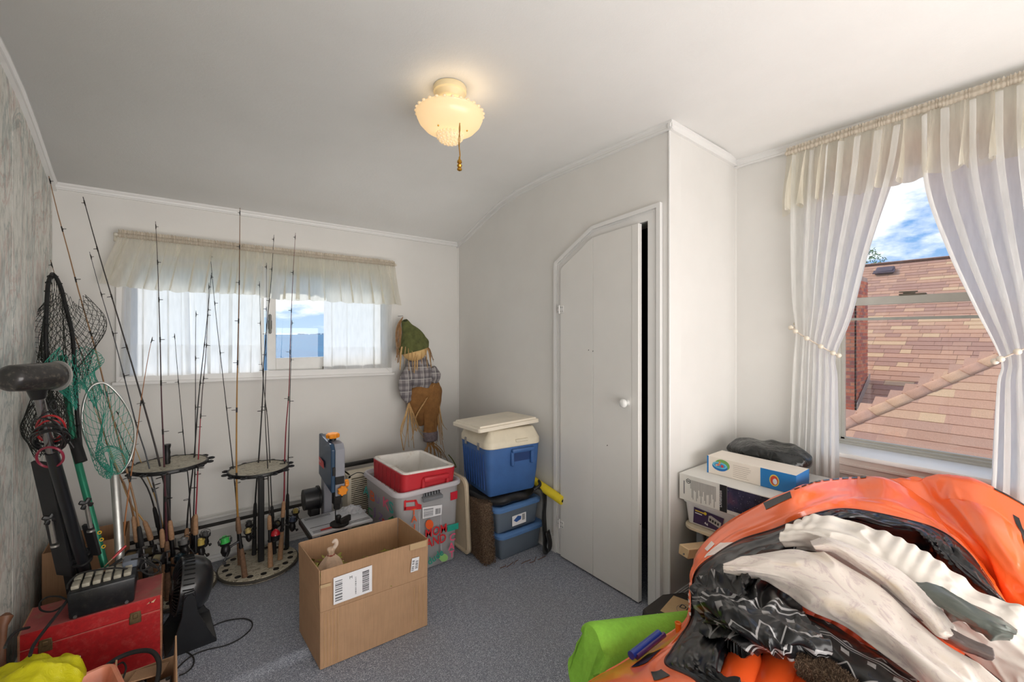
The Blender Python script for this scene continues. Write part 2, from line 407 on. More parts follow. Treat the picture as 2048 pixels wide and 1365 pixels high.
def topz(y): return 1.804+(1.93-y)/(1.93-1.667)*.150 if y > 1.667 else 1.954+(1.667-y)/(1.667-1.343)*.018
for k, (a, b) in enumerate([(1.928, 1.6585), (1.6565, 1.385), (1.384, 1.343)]):
    mb = MB(); pts = [(a, .010)]+[(a, topz(a))]+([(1.667, topz(1.667))] if a > 1.667 else [])+[(b, topz(b)), (b, .010)]
    mb.prism(pts, fx, x0-(.002 if k == 2 else 0), x1); o = mb.build('plank' if k < 2 else 'edge_strip', M_DOOR, dr, smooth=False, bevel=.002)
mb = MB(); mb.lathe([(.0, .052), (.012, .052), (.020, .046), (.0235, .036), (.020, .026), (.010, .018), (.010, .004), (.015, 0)], (x0-.0, 1.412, 1.035), 20, axis=(-1, 0, 0)); mb.build('door_knob', M_WHITEP, dr)
for z in (1.552, .212):
    mb = MB(); mb.bb(x0-.004, x0, 1.896, 1.926, z-.022, z+.022, .003); mb.bb(XC-.03, XC-.026, 1.938, 1.968, z-.022, z+.022, .003)
    mb.cyl((x0-.006, 1.932, z-.026), (x0-.006, 1.932, z+.026), .005, n=8); h = mb.build('hinge', M_TRIM, dr)
    mb = MB()
    for yy in (1.904, 1.918, 1.946, 1.960):
        for dz in (-.012, .012): mb.cyl((x0-.0055 if yy < 1.93 else XC-.0315, yy, z+dz), (x0 if yy < 1.93 else XC-.03, yy, z+dz), .003, n=8)
    mb.build('screw', pm((150, 148, 142), .4, .6), h)
mb = MB()
for yy, zz in ((1.69, 1.305), (1.656, 1.30), (1.33, .42), (1.55, .78)): mb.box((x0-.0005, yy, zz), (.001, .004, .007), rx=.6)
mb.build('scuff_mark', pm((70, 66, 62), .8), dr)
dr.rotation_euler.z = R(-1.3)

# ---------------------------------------------------------------- window_1: wide slider in the back wall
w1 = bpy.data.objects.new('window_1', None); COL.objects.link(w1); w1['kind'] = 'structure'; w1.location = (.5, YB, 1.1)
fy = lambda p, q, t: V(p, t, q)
bot = lambda x: 1.121-.0222*(x+.253)          # the sill runs a little out of level
mb = MB(); y0, y1 = YB-.018, YB+.02
mb.prism([(-.255, bot(-.255)), (1.335, bot(1.335)), (1.285, bot(1.285)+.05), (-.21, bot(-.21)+.055)], fy, y0, y1)
mb.prism([(-.255, bot(-.255)), (-.21, bot(-.21)+.055), (-.21, 1.83), (-.255, 1.88)], fy, y0, y1)
mb.prism([(1.335, bot(1.335)), (1.335, 1.90), (1.285, 1.85), (1.285, bot(1.285)+.05)], fy, y0, y1)
mb.prism([(-.255, 1.88), (-.21, 1.83), (1.285, 1.85), (1.335, 1.90)], fy, y0, y1)
mb.prism([(-.27, bot(-.27)-.006), (1.35, bot(1.35)-.006), (1.35, bot(1.35)+.012), (-.27, bot(-.27)+.012)], fy, y0-.012, y0+.01)
mb.build('casing', M_TRIM, w1, smooth=False, bevel=.002)
mb = MB(); mb.bb(-.225, 1.30, YB+.02, YB+.115, 1.10, 1.135); mb.bb(-.225, 1.30, YB+.02, YB+.115, 1.85, 1.88); mb.bb(-.23, -.205, YB+.02, YB+.115, 1.13, 1.86); mb.bb(1.28, 1.305, YB+.02, YB+.115, 1.13, 1.86)
mb.build('jamb', M_TRIM, w1, smooth=False)
def sash(x0, x1, z0, z1, y, w, nm, wl_=None, lr=None):
    mb = MB(); wl_ = wl_ or w; lr = lr or w
    mb.bb(x0, x0+wl_, y, y+.03, z0, z1, .003); mb.bb(x1-w, x1, y, y+.03, z0, z1, .003)
    mb.bb(x0+wl_, x1-w, y, y+.03, z0, z0+lr, .003); mb.bb(x0+wl_, x1-w, y, y+.03, z1-w, z1, .003)
    s_ = mb.build(nm, M_WHITEP, w1, smooth=False)
    mb = MB(); mb.bb(x0+wl_-.003, x1-w+.003, y+.013, y+.017, z0+lr-.003, z1-w+.003); mb.build('pane', M_GLASS, s_, smooth=False)
    return s_
sash(-.205, .475, 1.13, 1.855, YB+.075, .035, 'sash'); s2 = sash(.487, 1.28, 1.132, 1.855, YB+.03, .05, 'sash', None, .103)
mb = MB(); mb.bb(.493, .508, YB+.01, YB+.03, 1.40, 1.53, .005); mb.bb(.489, .512, YB+.02, YB+.032, 1.43, 1.49, .003); mb.build('latch', pm((112, 112, 108), .4, .7), s2)
mb = MB(); mb.tube([V(.83, YB+.012, 1.158), V(.90, YB-.01, 1.163), V(.98, YB-.015, 1.172), V(1.0, YB-.01, 1.175)], [.009, .006, .006, .009], 8); mb.build('crank_handle', pm((122, 112, 95), .4, .6), w1)

# ---------------------------------------------------------------- window_2: double-hung with deep sill
w2 = bpy.data.objects.new('window_2', None); COL.objects.link(w2); w2['kind'] = 'structure'; w2.location = (XG, .37, .8)
y0, y1, z0, z1 = W2['y0'], W2['y1'], W2['z0'], W2['z1']
mb = MB(); mb.bb(XR-.028, XG+.0, y0-.06, y1+.06, z0-.022, z0, .004, 2); mb.build('stool', M_TRIM, w2)
M_SHADETRIM = m_paint('apron_shade_tint', (214, 200, 192), (206, 192, 184), .4, .1)  # trim white darkened to pink-brown: backlit shade under the sill put into the colour
mb = MB(); mb.bb(XR-.014, XR, y0-.07, y1+.07, z0-.095, z0-.022); mb.bb(XR-.022, XR, y0-.07, y1+.07, z0-.06, z0-.045, .003); mb.bb(XR-.018, XR, y0-.07, y1+.07, z0-.105, z0-.09, .003)
mb.build('apron', M_SHADETRIM, w2, smooth=False)
mb = MB()
for a, b in ((y0-.07, y0), (y1, y1+.07)):
    mb.bb(XR-.018, XR, a, b, z0, z1, .003)
mb.bb(XR-.018, XR, y0-.07, y1+.07, z1, z1+.07, .003); mb.build('casing', M_TRIM, w2, smooth=False)
mb = MB(); mb.bb(XG-.012, XG+.05, y0, y0+.022, z0, z1); mb.bb(XG-.012, XG+.05, y1-.022, y1, z0, z1); mb.bb(XG-.012, XG+.05, y0, y1, z1-.02, z1); mb.bb(XG-.02, XG+.05, y0, y1, z0, z0+.022); mb.bb(XG-.03, XG-.02, y0, y1, z0, z0+.012)
mb.build('track', M_ALU, w2, smooth=False, bevel=.001)
def dsash(za, zb, x, lowrail, toprail):
    mb = MB(); a, b = y0+.02, y1-.02
    mb.bb(x, x+.022, a, a+.018, za, zb); mb.bb(x, x+.022, b-.018, b, za, zb); mb.bb(x, x+.022, a, b, za, za+lowrail, .002); mb.bb(x, x+.022, a, b, zb-toprail, zb, .002)
    s_ = mb.build('sash', M_ALU, w2, smooth=False)
    mb = MB(); mb.bb(x+.009, x+.013, a+.014, b-.014, za+lowrail-.004, zb-toprail+.004); mb.build('pane', M_GLASS, s_, smooth=False); return s_
lo = dsash(z0+.012, 1.592, XG, .02, .042); hi = dsash(1.556, z1-.02, XG+.024, .036, .02)
mb = MB(); mb.bb(XG-.004, XG+.022, .40, .50, 1.592, 1.600, .002); mb.bb(XG+.0, XG+.018, .44, .485, 1.600, 1.607, .002); mb.box((XG+.004, .465, 1.609), (.008, .07, .006), rz=.2, bev=.002)
mb.build('latch', pm((120, 112, 100), .45, .5), lo)
mb = MB(); mb.bb(XG+.05, XG+.058, y0, y1, 1.472, 1.486); mb.build('screen_rail', M_ALU, w2, smooth=False)
# ---------------------------------------------------------------- baseboard heater under the back window
hb = thing('baseboard_heater', 'long low white baseboard heater with a dark slot along the back wall', 'heater', (.8, YB-.04, 0))
M_HEAT = pm((214, 213, 210), .4, var=.04)
xa, xb = -.42, 1.86
mb = MB(); mb.bb(xa, xb, YB-.012, YB-.001, .03, .285, .003); mb.bb(xa, xb, YB-.044, YB-.001, .268, .282, .003); mb.build('back_panel', M_HEAT, hb, smooth=False)
mb = MB(); mb.bb(xa+.01, xb-.01, YB-.048, YB-.042, .05, .205, .002); mb.box(((xa+xb)/2, YB-.040, .212), (xb-xa-.02, .006, .02), rx=-.5); mb.build('front_cover', M_HEAT, hb, smooth=False)
mb = MB(); mb.bb(xa+.01, xb-.01, YB-.036, YB-.012, .10, .235); mb.build('fins', pm((52, 50, 48), .7), hb, smooth=False)
for a in (xa, xb-.04):
    mb = MB(); mb.bb(a, a+.04, YB-.05, YB-.001, .02, .285, .004); mb.build('end_cap', M_HEAT, hb)
for k in range(5): mb = MB(); mb.bb(.0+k*.42, .006+k*.42, YB-.0495, YB-.042, .05, .208); mb.build('seam', pm((150, 148, 145), .5), hb, smooth=False)

# ---------------------------------------------------------------- outside: lake, far shore, neighbour's roof
def m_water():
    a = Mt('lake_water'); co = a.co((.05, .012, 1), 'Object')
    a.col(a.ramp(a.noise(1.2, 6, .6, co), [(.3, lin((14, 96, 136))), (.7, lin((36, 124, 160)))])).set(Roughness=.6)
    a.b.inputs['Specular IOR Level'].default_value = .1
    a.bump(a.noise(4, 5, .6, co), .5, .4); return a.m
mb = MB(); mb.bb(-3500, 3500, 25, 4500, -7.2, -7.0); st('lake', mb, m_water(), smooth=False)
mb = MB()
for k in range(60):
    x = 900+k*34+random.uniform(-12, 12); w = random.uniform(14, 34); mb.box((x, 4300, -4), (w, 40, random.uniform(6, 19)))
o = st('shoreline', mb, pm((196, 206, 214), .9, var=.1), smooth=False)
mb = MB(); mb.bb(2.95, 60, -30, 26, -7.1, -6.9); mb.bb(-30, 2.95, 3.6, 26, -7.1, -6.9); st('lawn', mb, pm((110, 122, 74), .95, var=.25, sc=3), smooth=False)
# house next door
nh = thing('neighbour_house', 'brown shingled hip roof of the house next door, with chimney', 'house', (9, 1, -7))
TB = .56; PB = lambda X: .42+TB*(X-5.5)          # near wing: z on the slope for a given X
PA = lambda X: 1.08+.6*(X-11.0)                  # far slope
def onplane(px, py, f0, x0, k):
    r = ray(px, py); d = (f0-CH-k*x0)/(r[2]-k*r[0]); return V(r[0]*d, r[1]*d, CH+r[2]*d)
hb0 = onplane(1673, 848, .42, 5.5, TB); hb1 = onplane(2010, 702, .42, 5.5, TB)
hd = (hb1-hb0)
def hipY(X): return hb0.y+hd.y*(X-hb0.x)/hd.x
# solid bodies below the coverings
MR_UNDER = pm((112, 78, 62), .9, var=.15); MSH = [pm(c, .93, var=.16, sc=160, bump=.8, bsc=500) for c in ((210, 160, 128), (216, 170, 134), (198, 150, 122), (224, 184, 142), (188, 142, 120), (206, 156, 128), (198, 152, 126), (214, 164, 132))]
mb = MB(); ylo, yhi = -5.0, 7.0
X0, X1 = 3.9, hb1.x+1.6
mb.add([V(X0, hipY(X0), PB(X0)-.02), V(X0, ylo, PB(X0)-.02), V(X1, ylo, PB(X1)-.02), V(X1, hipY(X1), PB(X1)-.02)], [(0, 1, 2, 3)])
mb.add([V(X0, hipY(X0), PB(X0)-.02), V(X1, hipY(X1), PB(X1)-.02), V(X1+1.2, hipY(X1)+.4, PB(X1)-1.6), V(X0+.4, hipY(X0)+2.4, PB(X0)-2)], [(0, 1, 2, 3)])
mb.build('roof_deck', MR_UNDER, nh, smooth=False)
mb = MB(); mb.bb(X0+.35, 14, ylo+.3, 2.0, -7, PB(X0)-.12); mb.bb(9, 20, -14, 16, -7, PA(9)-.2); mb.build('wall', pm((186, 110, 84), .9, var=.2, sc=30), nh, smooth=False)
# near slope: every shingle tab its own piece, courses laid from the eave up
rnd = random.Random(3); ex = .145; L = math.hypot(1, TB); dX = ex/L
row = 0; X = 4.35; tabs = 0; proto = {}
def tab_mesh(w, k):
    key = (round(w, 2), k)
    if key not in proto:
        m = MB(); w = key[0]; sl = .2
        # local: x up-slope, y along, z normal; butt edge thick
        m.add([V(0, 0, 0), V(0, w, 0), V(sl, w, 0), V(sl, 0, 0), V(0, 0, .011), V(0, w, .011), V(sl, w, .003), V(sl, 0, .003)], [(0, 1, 2, 3), (4, 7, 6, 5), (0, 4, 5, 1), (1, 5, 6, 2), (2, 6, 7, 3), (3, 7, 4, 0)])
        me = bpy.data.meshes.new('shingle'); me.from_pydata(m.v, [], m.f); me.materials.append(MSH[k]); proto[key] = me
    return proto[key]
rotB = Matrix.Rotation(-math.atan(TB), 4, 'Y')
vis = []
rest = [MB() for _ in MSH]
while X < hb1.x+1.5:
    ymax = hipY(X)+.04; y = ymax-rnd.uniform(0, .2)+.1
    y = ymax
    first = True
    while y > ylo:
        w = rnd.choice([.14, .18, .22, .26, .3, .34])*(rnd.uniform(.5, 1) if first else 1); w = round(w, 2); first = False
        k = rnd.choice([0, 0, 1, 2, 2, 3, 4, 5, 5, 6, 6, 7]); y -= w
        c = V(X+.05, y+w/2, PB(X+.05)); z_ = c.x*CA+c.y*SA; q = (CX+F*(c.x*SA-c.y*CA)/z_, HY-F*(c.z-CH)/z_) if z_ > .1 else (9999, 0)
        mat_ = Matrix.Translation(V(X, y+.002, PB(X)-.012)) @ rotB
        if tabs < 299 and 1640 < q[0] < 2030 and q[1] < 945:
            o = bpy.data.objects.new('shingle', tab_mesh(w-.004, k)); COL.objects.link(o); o.matrix_world = mat_; o.parent = nh; o.matrix_parent_inverse = Matrix.Translation(-nh.location); tabs += 1
        elif y < 3:
            m = rest[k]; m.M = mat_; w_ = w-.004; sl = .2
            m.add([V(0, 0, 0), V(0, w_, 0), V(sl, w_, 0), V(sl, 0, 0), V(0, 0, .011), V(0, w_, .011), V(sl, w_, .003), V(sl, 0, .003)], [(0, 1, 2, 3), (4, 7, 6, 5), (0, 4, 5, 1), (1, 5, 6, 2), (2, 6, 7, 3), (3, 7, 4, 0)])
    X += dX
# far slope: courses too small to pick apart, kept as joined geometry
mats = list(MSH); mb = MB(); k = 0
XA0, XA1 = 8.6, 14.55; X = XA0
rotA = Matrix.Rotation(-math.atan(.6), 4, 'Y')
for m, s_ in zip(rest, range(99)):
    m.M = None; b = len(mb.v); mb.v += m.v; mb.f += [[b+i for i in f] for f in m.f]; mb.mi += [s_]*len(m.f)
dXA = .15/math.hypot(1, .6)
while X < XA1:
    y = 14.0
    while y > -6:
        w = rnd.choice([.16, .24, .32, .4, .5]); y -= w
        if y > 9.0 or y < -4: continue
        mb.slot = rnd.choice([0, 2, 2, 4, 4, 5, 5, 6, 3, 7, 1]); mb.M = Matrix.Translation(V(X, y, PA(X)-.012)) @ rotA
        sl = .2; w_ = w-.004
        mb.add([V(0, 0, 0), V(0, w_, 0), V(sl, w_, 0), V(sl, 0, 0), V(0, 0, .014), V(0, w_, .014), V(sl, w_, .003), V(sl, 0, .003)], [(0, 4, 5, 1), (4, 7, 6, 5)])
    X += dXA
o = mb.build('roof_shingles', mats, nh, smooth=False, fixn=False); o['kind'] = 'stuff'
mb = MB(); mb.add([V(XA0, 9, PA(XA0)-.03), V(XA0, -5, PA(XA0)-.03), V(XA1, -5, PA(XA1)-.03), V(XA1, 9, PA(XA1)-.03), V(XA1+4, 9, PA(XA1)-2), V(XA1+4, -5, PA(XA1)-2)], [(0, 1, 2, 3), (3, 2, 5, 4)])
mb.cyl((XA1, 9, PA(XA1)+.0), (XA1, -5, PA(XA1)+.0), .05, n=6); mb.build('far_roof_deck', MR_UNDER, nh, smooth=False)
# hip cap shingles, one by one along the hip
hl = hd.length; u = hd.normalized(); n = 0; s_ = -.9
side = u.cross(V(0, 0, 1)).normalized()
while s_ < hl+1.3:
    mb = MB(); k = rnd.choice([0, 1, 7, 2, 5]); a = hb0+u*s_; w = .12; l_ = .27
    up = V(-TB/L, 0, 1/L)
    def capf(i, j):
        t = i*2-1; p = a+u*(l_*j)+side*(w*t)*1.0
        pr = a+u*(l_*j)
        return V(p.x, p.y, pr.z+.016-abs(t)*.012-j*.008+(PB(p.x)-PB(pr.x) if t > 0 else -abs(t)*.16))
    mb.grid(7, 2, capf); mb.build('cap_shingle', MSH[k], nh, solid=.007); s_ += .21
# chimney, brick by brick but joined: each brick is only a few pixels
cb = onplane(1702, 812, 1.08, 11.0, .6); dch = cb.x*CA+cb.y*SA
M_MORT = pm((206, 176, 156), .95, var=.1); MBR = [pm(c, .9, var=.18, sc=60) for c in ((236, 140, 100), (226, 126, 94), (204, 116, 96), (240, 158, 118), (186, 112, 100))]
x0, y0, zt = cb.x-.1, cb.y+.15, cb.z
y1 = on(1712, 700, X=x0)[1]
mb = MB(); mb.bb(x0+.006, x0+.75, y1+.006, y1+.9, zt-1.6, zt+2.3); ch = mb.build('chimney', M_MORT, nh, smooth=False)
mb = MB(); hh = .062; z = zt-.5; row = 0
while z < zt+2.2:
    yy = y1+(.0 if row % 2 else -.08)
    while yy < y1+.85:
        a, b = max(yy, y1), min(yy+.155, y1+.9); mb.slot = rnd.randrange(5)
        mb.bb(x0, x0+.02, a, b, z, z+hh-.01); yy += .165
    xx = x0+(.0 if row % 2 else -.08)
    while xx < x0+.7:
        a, b = max(xx, x0), min(xx+.155, x0+.75); mb.slot = rnd.randrange(5)
        if b > a: mb.bb(a, b, y1, y1+.02, z, z+hh-.01)
        xx += .165
    z += hh; row += 1
o = mb.build('brickwork', MBR, ch, smooth=False); o['kind'] = 'stuff'
mb = MB(); mb.add([V(x0-.03, y1-.02, PA(x0)-.1), V(x0+.8, y1-.02, PA(x0+.8)-.1), V(x0+.8, y1-.02, PA(x0+.8)+.12), V(x0+.1, y1-.02, PA(x0)+.2), V(x0-.03, y1-.02, PA(x0)+.12)], [(0, 1, 2, 3, 4)])
mb.build('flashing', pm((196, 182, 168), .5, .3), ch, smooth=False, solid=.01)
v0 = onplane(1770, 545, 1.08, 11.0, .6); mb = MB(M=Matrix.Translation(v0) @ rotA); mb.box((0, 0, .05), (.28, .36, .1), bev=.02); mb.box((-.1, 0, .07), (.16, .42, .02)); mb.build('roof_vent', pm((90, 74, 82), .7), nh)
# tree top seen past the left curtain edge
tr = thing('tree', 'small green tree top just above the neighbouring ridge beside the left curtain', 'tree', (24, 9, -7))
tp = D(1748, 508, 24); rr = random.Random(5)
mb = MB(); mb.tube([V(tp.x+.3, tp.y+.3, -7), V(tp.x+.2, tp.y+.2, -2), V(tp.x+.1, tp.y+.1, tp.z-.5)], [.2, .12, .05], 8); mb.build('trunk', pm((92, 74, 58), .9), tr)
mb = MB()
for _ in range(900):
    a, b = rr.uniform(0, 2*PI), rr.uniform(-1, 1); q = (1-b*b)**.5*rr.uniform(.3, 1)*1.2
    p = tp+V(math.cos(a)*q, math.sin(a)*q+.35, b*1.5-1.2); s1 = rr.uniform(.05, .11); d1 = V(rr.uniform(-1, 1), rr.uniform(-1, 1), rr.uniform(-1, 1)).normalized(); d2 = d1.orthogonal().normalized()
    mb.add([p, p+d1*s1+d2*s1*.4, p+d1*s1*2, p+d1*s1-d2*s1*.4], [(0, 1, 2, 3)])
o = mb.build('foliage', pm((84, 118, 62), .8, var=.3), tr, smooth=False, fixn=False); o['kind'] = 'stuff'
# ---------------------------------------------------------------- curtains
def m_sheer(name, rgb, transp=.12, transl=.55, weave=900):
    a = Mt(name); n, l = a.n, a.l; n.remove(a.b)
    c = a.ramp(a.noise(70, 3, .5, a.co((1, 1, .15))), [(.3, lin(tuple(x*.96 for x in rgb))), (.7, lin(rgb))])
    df = n.new('ShaderNodeBsdfDiffuse'); tl = n.new('ShaderNodeBsdfTranslucent'); tr = n.new('ShaderNodeBsdfTransparent')
    l.new(c, df.inputs[0]); l.new(c, tl.inputs[0])
    m1 = n.new('ShaderNodeMixShader'); m1.inputs[0].default_value = transl; l.new(df.outputs[0], m1.inputs[1]); l.new(tl.outputs[0], m1.inputs[2])
    m2 = n.new('ShaderNodeMixShader'); m2.inputs[0].default_value = transp; l.new(m1.outputs[0], m2.inputs[1]); l.new(tr.outputs[0], m2.inputs[2])
    b = n.new('ShaderNodeBump'); b.inputs['Strength'].default_value = .15; b.inputs['Distance'].default_value = .001
    l.new(a.noise(weave, 2, .5), b.inputs['Height']); l.new(b.outputs[0], df.inputs['Normal'])
    l.new(m2.outputs[0], a.out.inputs[0]); return a.m
M_VAL = m_sheer('cream_voile', (254, 251, 242), .05, .86); M_CAFE = m_sheer('white_voile', (255, 255, 254), .012, .90); M_HEM = m_sheer('gathered_header', (226, 216, 200), .0, .35)
M_ROD = pm((226, 220, 205), .4)
def pl(tab, t):
    """piecewise-linear table lookup of tuples over 0..1 positions"""
    for (a, va), (b, vb) in zip(tab, tab[1:]):
        if t <= b: k = (t-a)/(b-a) if b > a else 0; return [lerp(x, y, k) for x, y in zip(va, vb)]
    return list(tab[-1][1])
def folds(seed, nf, sharp=1.0):
    rr = random.Random(seed); ph = rr.uniform(0, 6); w = [rr.uniform(.5, 1.7) for _ in range(nf+1)]; tot = sum(w); acc = [0]
    for x in w: acc.append(acc[-1]+x/tot)
    am = [rr.uniform(.45, 1.25) for _ in range(nf+2)]
    def f(u, lat=False):
        u = min(max(u, 0), .99999)
        for i in range(nf+1):
            if u <= acc[i+1]: break
        k = (u-acc[i])/(acc[i+1]-acc[i])
        if lat: return math.sin(2*PI*k)*lerp(am[i], am[i+1], k)
        return (math.cos(2*PI*k)*-1)*.5*lerp(am[i], am[i+1], k)
    return f
def valance(name, label, group, pa, pb, ba, bb, out, nf, seed, amp, drop_wave=.01, mat=None, header=.02, nu=220):
    """gathered valance: pa/pb rod ends, ba/bb bottom corners (list of bottom points allowed), out = unit vector into the room"""
    t = thing(name, label, 'valance', (Vector(pa)+Vector(pb))/2, group)
    f = folds(seed, nf); f2 = folds(seed+9, nf*5); f3 = folds(seed+5, nf*2); out = Vector(out); bl = ba
    ax = (Vector(pb)-Vector(pa)).normalized(); cum = [0]
    for a_, b_ in zip(bl, bl[1:]): cum.append(cum[-1]+(b_-a_).length)
    wd = (Vector(pb)-Vector(pa)).length
    def g(u, v):
        top = Vector(pa).lerp(Vector(pb), u); hx = u*cum[-1]; k = 0
        while k < len(bl)-2 and hx > cum[k+1]: k += 1
        bo = bl[k].lerp(bl[k+1], (hx-cum[k])/(cum[k+1]-cum[k]))
        s = v**.8; p = top.lerp(bo, v)
        p = p+out*(f(u)*amp*(.15+.95*s)+f3(u+.03*v)*amp*.35*s+f2(u)*.006*(1-s)+.012*math.sin(9*u+3*v)*s)
        p = p+ax*(f3(u)*amp*.3*s*math.sin(3*v+u*7)+f(u, True)*wd/nf*.30*(.35+.65*s))
        p.z += (f(u)*drop_wave+f3(u)*drop_wave*.6)*s
        return p
    mb = MB(); mb.grid(nu, 18, g); mb.build('valance_cloth', mat or M_VAL, t, fixn=False)
    # rod pocket and ruffled heading, tightly gathered
    r2 = folds(seed+3, nf*6)
    def pk(u, v):
        top = Vector(pa).lerp(Vector(pb), u); a = v*2*PI
        r = .013*(1+.25*r2(u)); return top+out*(math.cos(a)*r)+V(0, 0, math.sin(a)*r*.95)
    mb = MB(); mb.grid(nu*2, 10, pk); mb.build('rod_pocket', M_HEM, t, fixn=False)
    def hd(u, v):
        top = Vector(pa).lerp(Vector(pb), u); return top+out*(r2(u)*.010*(v+.2))+V(0, 0, .010+header*v*(1+.45*r2(u+.01)))
    mb = MB(); mb.grid(nu*2, 3, hd); mb.build('heading_ruffle', M_HEM, t, fixn=False)
    return t
YV = YB-.09
q = lambda px, py, Y=YV: on(px, py, Y=Y)
GV = 'cream valances over the back window'
valance('window_valance', 'left cream gathered valance over the wide back window', GV, q(236, 470), q(527, 502), [q(197, 566), q(234, 571), q(306, 580), q(375, 584), q(442, 586), q(522, 590)], None, (0, -1, 0), 11, 21, .036)
valance('window_valance', 'right cream gathered valance over the open part of the back window', GV, q(529, 502), q(790, 530), [q(521, 594), q(560, 599), q(624, 601), q(703, 606), q(806, 609)], None, (0, -1, 0), 10, 33, .03)
def rod(name, label, a, b, br):
    t = thing(name, label, 'curtain rod', a); mb = MB(); mb.tube([a, b], .0075, 10); mb.build('rod', M_ROD, t)
    for p in (a, b):
        m = MB(); m.tube([p, p+Vector(br)], .006, 8); m.box(p+Vector(br), (.03, .012, .05) if abs(br[1]) > 0 else (.012, .03, .05), bev=.003); m.build('bracket', M_ROD, t)
ra, rb = q(231, 469), q(793, 530.5); rod('curtain_rod', 'thin white curtain rod across the wide back window', ra, rb, (0, YB-ra.y-.003, 0))
# cafe curtains
def cafe(label, x0, x1, z0, z1, y, nf, seed, amp=.014, hemz=None, skew=0, group='white cafe curtains on the back window'):
    t = thing('cafe_curtain', label, 'curtain', ((x0+x1)/2, y, z0), group); f = folds(seed, nf)
    def g(u, v, dy=0, a=0., b=1.):
        z = lerp(z1, z0, lerp(a, b, v)); vv = lerp(a, b, v)
        return V(lerp(x0, x1, u)+f(u, True)*(x1-x0)/nf*.26+skew*vv*(u-.5)+.006*f(u*.9)*vv, y-amp*f(u)*(.5+.5*vv)+dy, z+bot(lerp(x0, x1, u))-bot(.5))
    mb = MB(); mb.grid(int(60+nf*12), 14, g); mb.build('curtain_cloth', M_CAFE, t, fixn=False)
    k = (z1-hemz)/(z1-z0)
    mb = MB(); mb.grid(int(60+nf*12), 5, lambda u, v: g(u, v, -.0035, k, 1.0)); mb.build('hem', M_CAFE, t, fixn=False)
    mb = MB(); mb.tube([V(x0, y, z1), V(x1, y, z1)], .006, 8); mb.build('rod', M_ROD, t)
z0c = 1.150
yc = YB-.035
X = lambda px, Y: on(px, 700, Y=Y).x
cafe('white sheer cafe curtain, leftmost on the back window', X(247, yc), X(377, yc), z0c-.005, 1.80, yc, 4, 4, hemz=1.325, skew=.02)
cafe('white sheer cafe curtain, middle one on the back window', X(366, yc-.012), X(524, yc-.012), z0c, 1.80, yc-.012, 5, 8, hemz=1.325, skew=-.03)
cafe('white sheer cafe curtain, right of the open pane on the back window', X(648, yc), X(784, yc), z0c+.005, 1.80, yc, 5, 13, .012, hemz=1.315)
# right window: valance, two tied-back panels
XV = XR-.085
q2 = lambda px, py, X=XV: on(px, py, X=X)
valance('window_valance', 'cream gathered valance hanging in deep folds over the right window', None, q2(1572, 308), q2(2210, 104),
        [q2(1560, 428), q2(1608, 408), q2(1660, 390), q2(1741, 382), q2(1800, 364), q2(1856, 350), q2(1930, 333), q2(1990, 318), q2(2043, 304), q2(2120, 280), q2(2215, 250)], None, (-1, 0, 0), 12, 51, .055, .016, header=.018, nu=300)
rod('curtain_rod', 'white curtain rod above the right window', q2(1571, 308), q2(2211, 104), (XR-XV-.003, 0, 0))
def panel(label, rows, nf, seed, hook, tie_v, beads, flip):
    """rows: (v, (y_outer, y_inner, z_outer, z_inner, amp)); tied back to the wall hook"""
    t = thing('sheer_curtain', label, 'curtain', (XR-.06, (rows[-1][1][0]+rows[-1][1][1])/2, rows[-1][1][2]), 'white curtain panels at the right window'); f = folds(seed, nf); f2 = folds(seed+2, nf*3)
    cr = [r[0] for r in rows]
    tab = []
    pts = [Vector(r[1][:3]) for r in rows]; pt2 = [Vector(r[1][3:]+(0,)) for r in rows]
    n = 10; A_ = catmull(pts, n); B_ = catmull(pt2, n)
    def row(v):
        # v -> index through rows
        for i in range(len(cr)-1):
            if v <= cr[i+1]: break
        k = (i+(v-cr[i])/(cr[i+1]-cr[i]))*n; j = min(int(k), len(A_)-2); a = A_[j].lerp(A_[j+1], k-j); b = B_[j].lerp(B_[j+1], k-j)
        return a.x, a.y, a.z, b.x, b.y
    def g(u, v):
        yo, yi, zo, zi, am = row(v)
        uu = u+.015*math.sin(6*v+3*u)
        return V(XR-.055-am*(f(uu)+.5)-.004*f2(u), lerp(yo, yi, u)+.25*am*f2(uu)+f(uu, True)*(yi-yo)/nf*.3, lerp(zo, zi, u))
    mb = MB(); mb.grid(170, 60, g); mb.build('curtain_cloth', M_CAFE, t, fixn=False)
    # beaded tieback
    tb = thing('beaded_tieback', 'cream beaded cord tieback holding the %s curtain panel of the right window' % ('left' if flip > 0 else 'right'), 'tieback', hook, 'beaded tiebacks')
    yo, yi, zo, zi, am = row(tie_v); xm = XR-.055-am*.6; rx = am*.9+.022
    mb = MB(); path = []
    for k in range(33):
        a = PI*k/32*2; u = .5-.56*math.cos(a)
        path.append(V(xm-rx*math.sin(a), lerp(yo, yi, u), lerp(zo, zi, u)))
    mb.tube(path, .0035, 6, closed=True); mb.tube([hook, V(xm, yo, zo)], .003, 6); mb.build('cord', pm((226, 212, 196), .6), tb)
    for k in beads:
        m = MB(); m.ball(path[k]+V(-.004, 0, 0), .0125, 12); m.build('bead', pm((236, 226, 208), .35, coat=.3), tb)
    m = MB(); m.lathe([(.012, 0), (.012, .004), (.005, .008), (.005, .02), (.009, .026), (0, .03)], hook+V(.012, 0, 0), 12, axis=(-1, 0, 0)); m.build('wall_hook', pm((200, 190, 170), .4, .5), tb)
y_ = lambda px, py: on(px, py, X=XR-.06).y
z_ = lambda px, py: on(px, py, X=XR-.06).z
def R4(px0, py0, px1, py1, am): return (y_(px0, py0), y_(px1, py1), z_(px0, py0), z_(px1, py1), am)
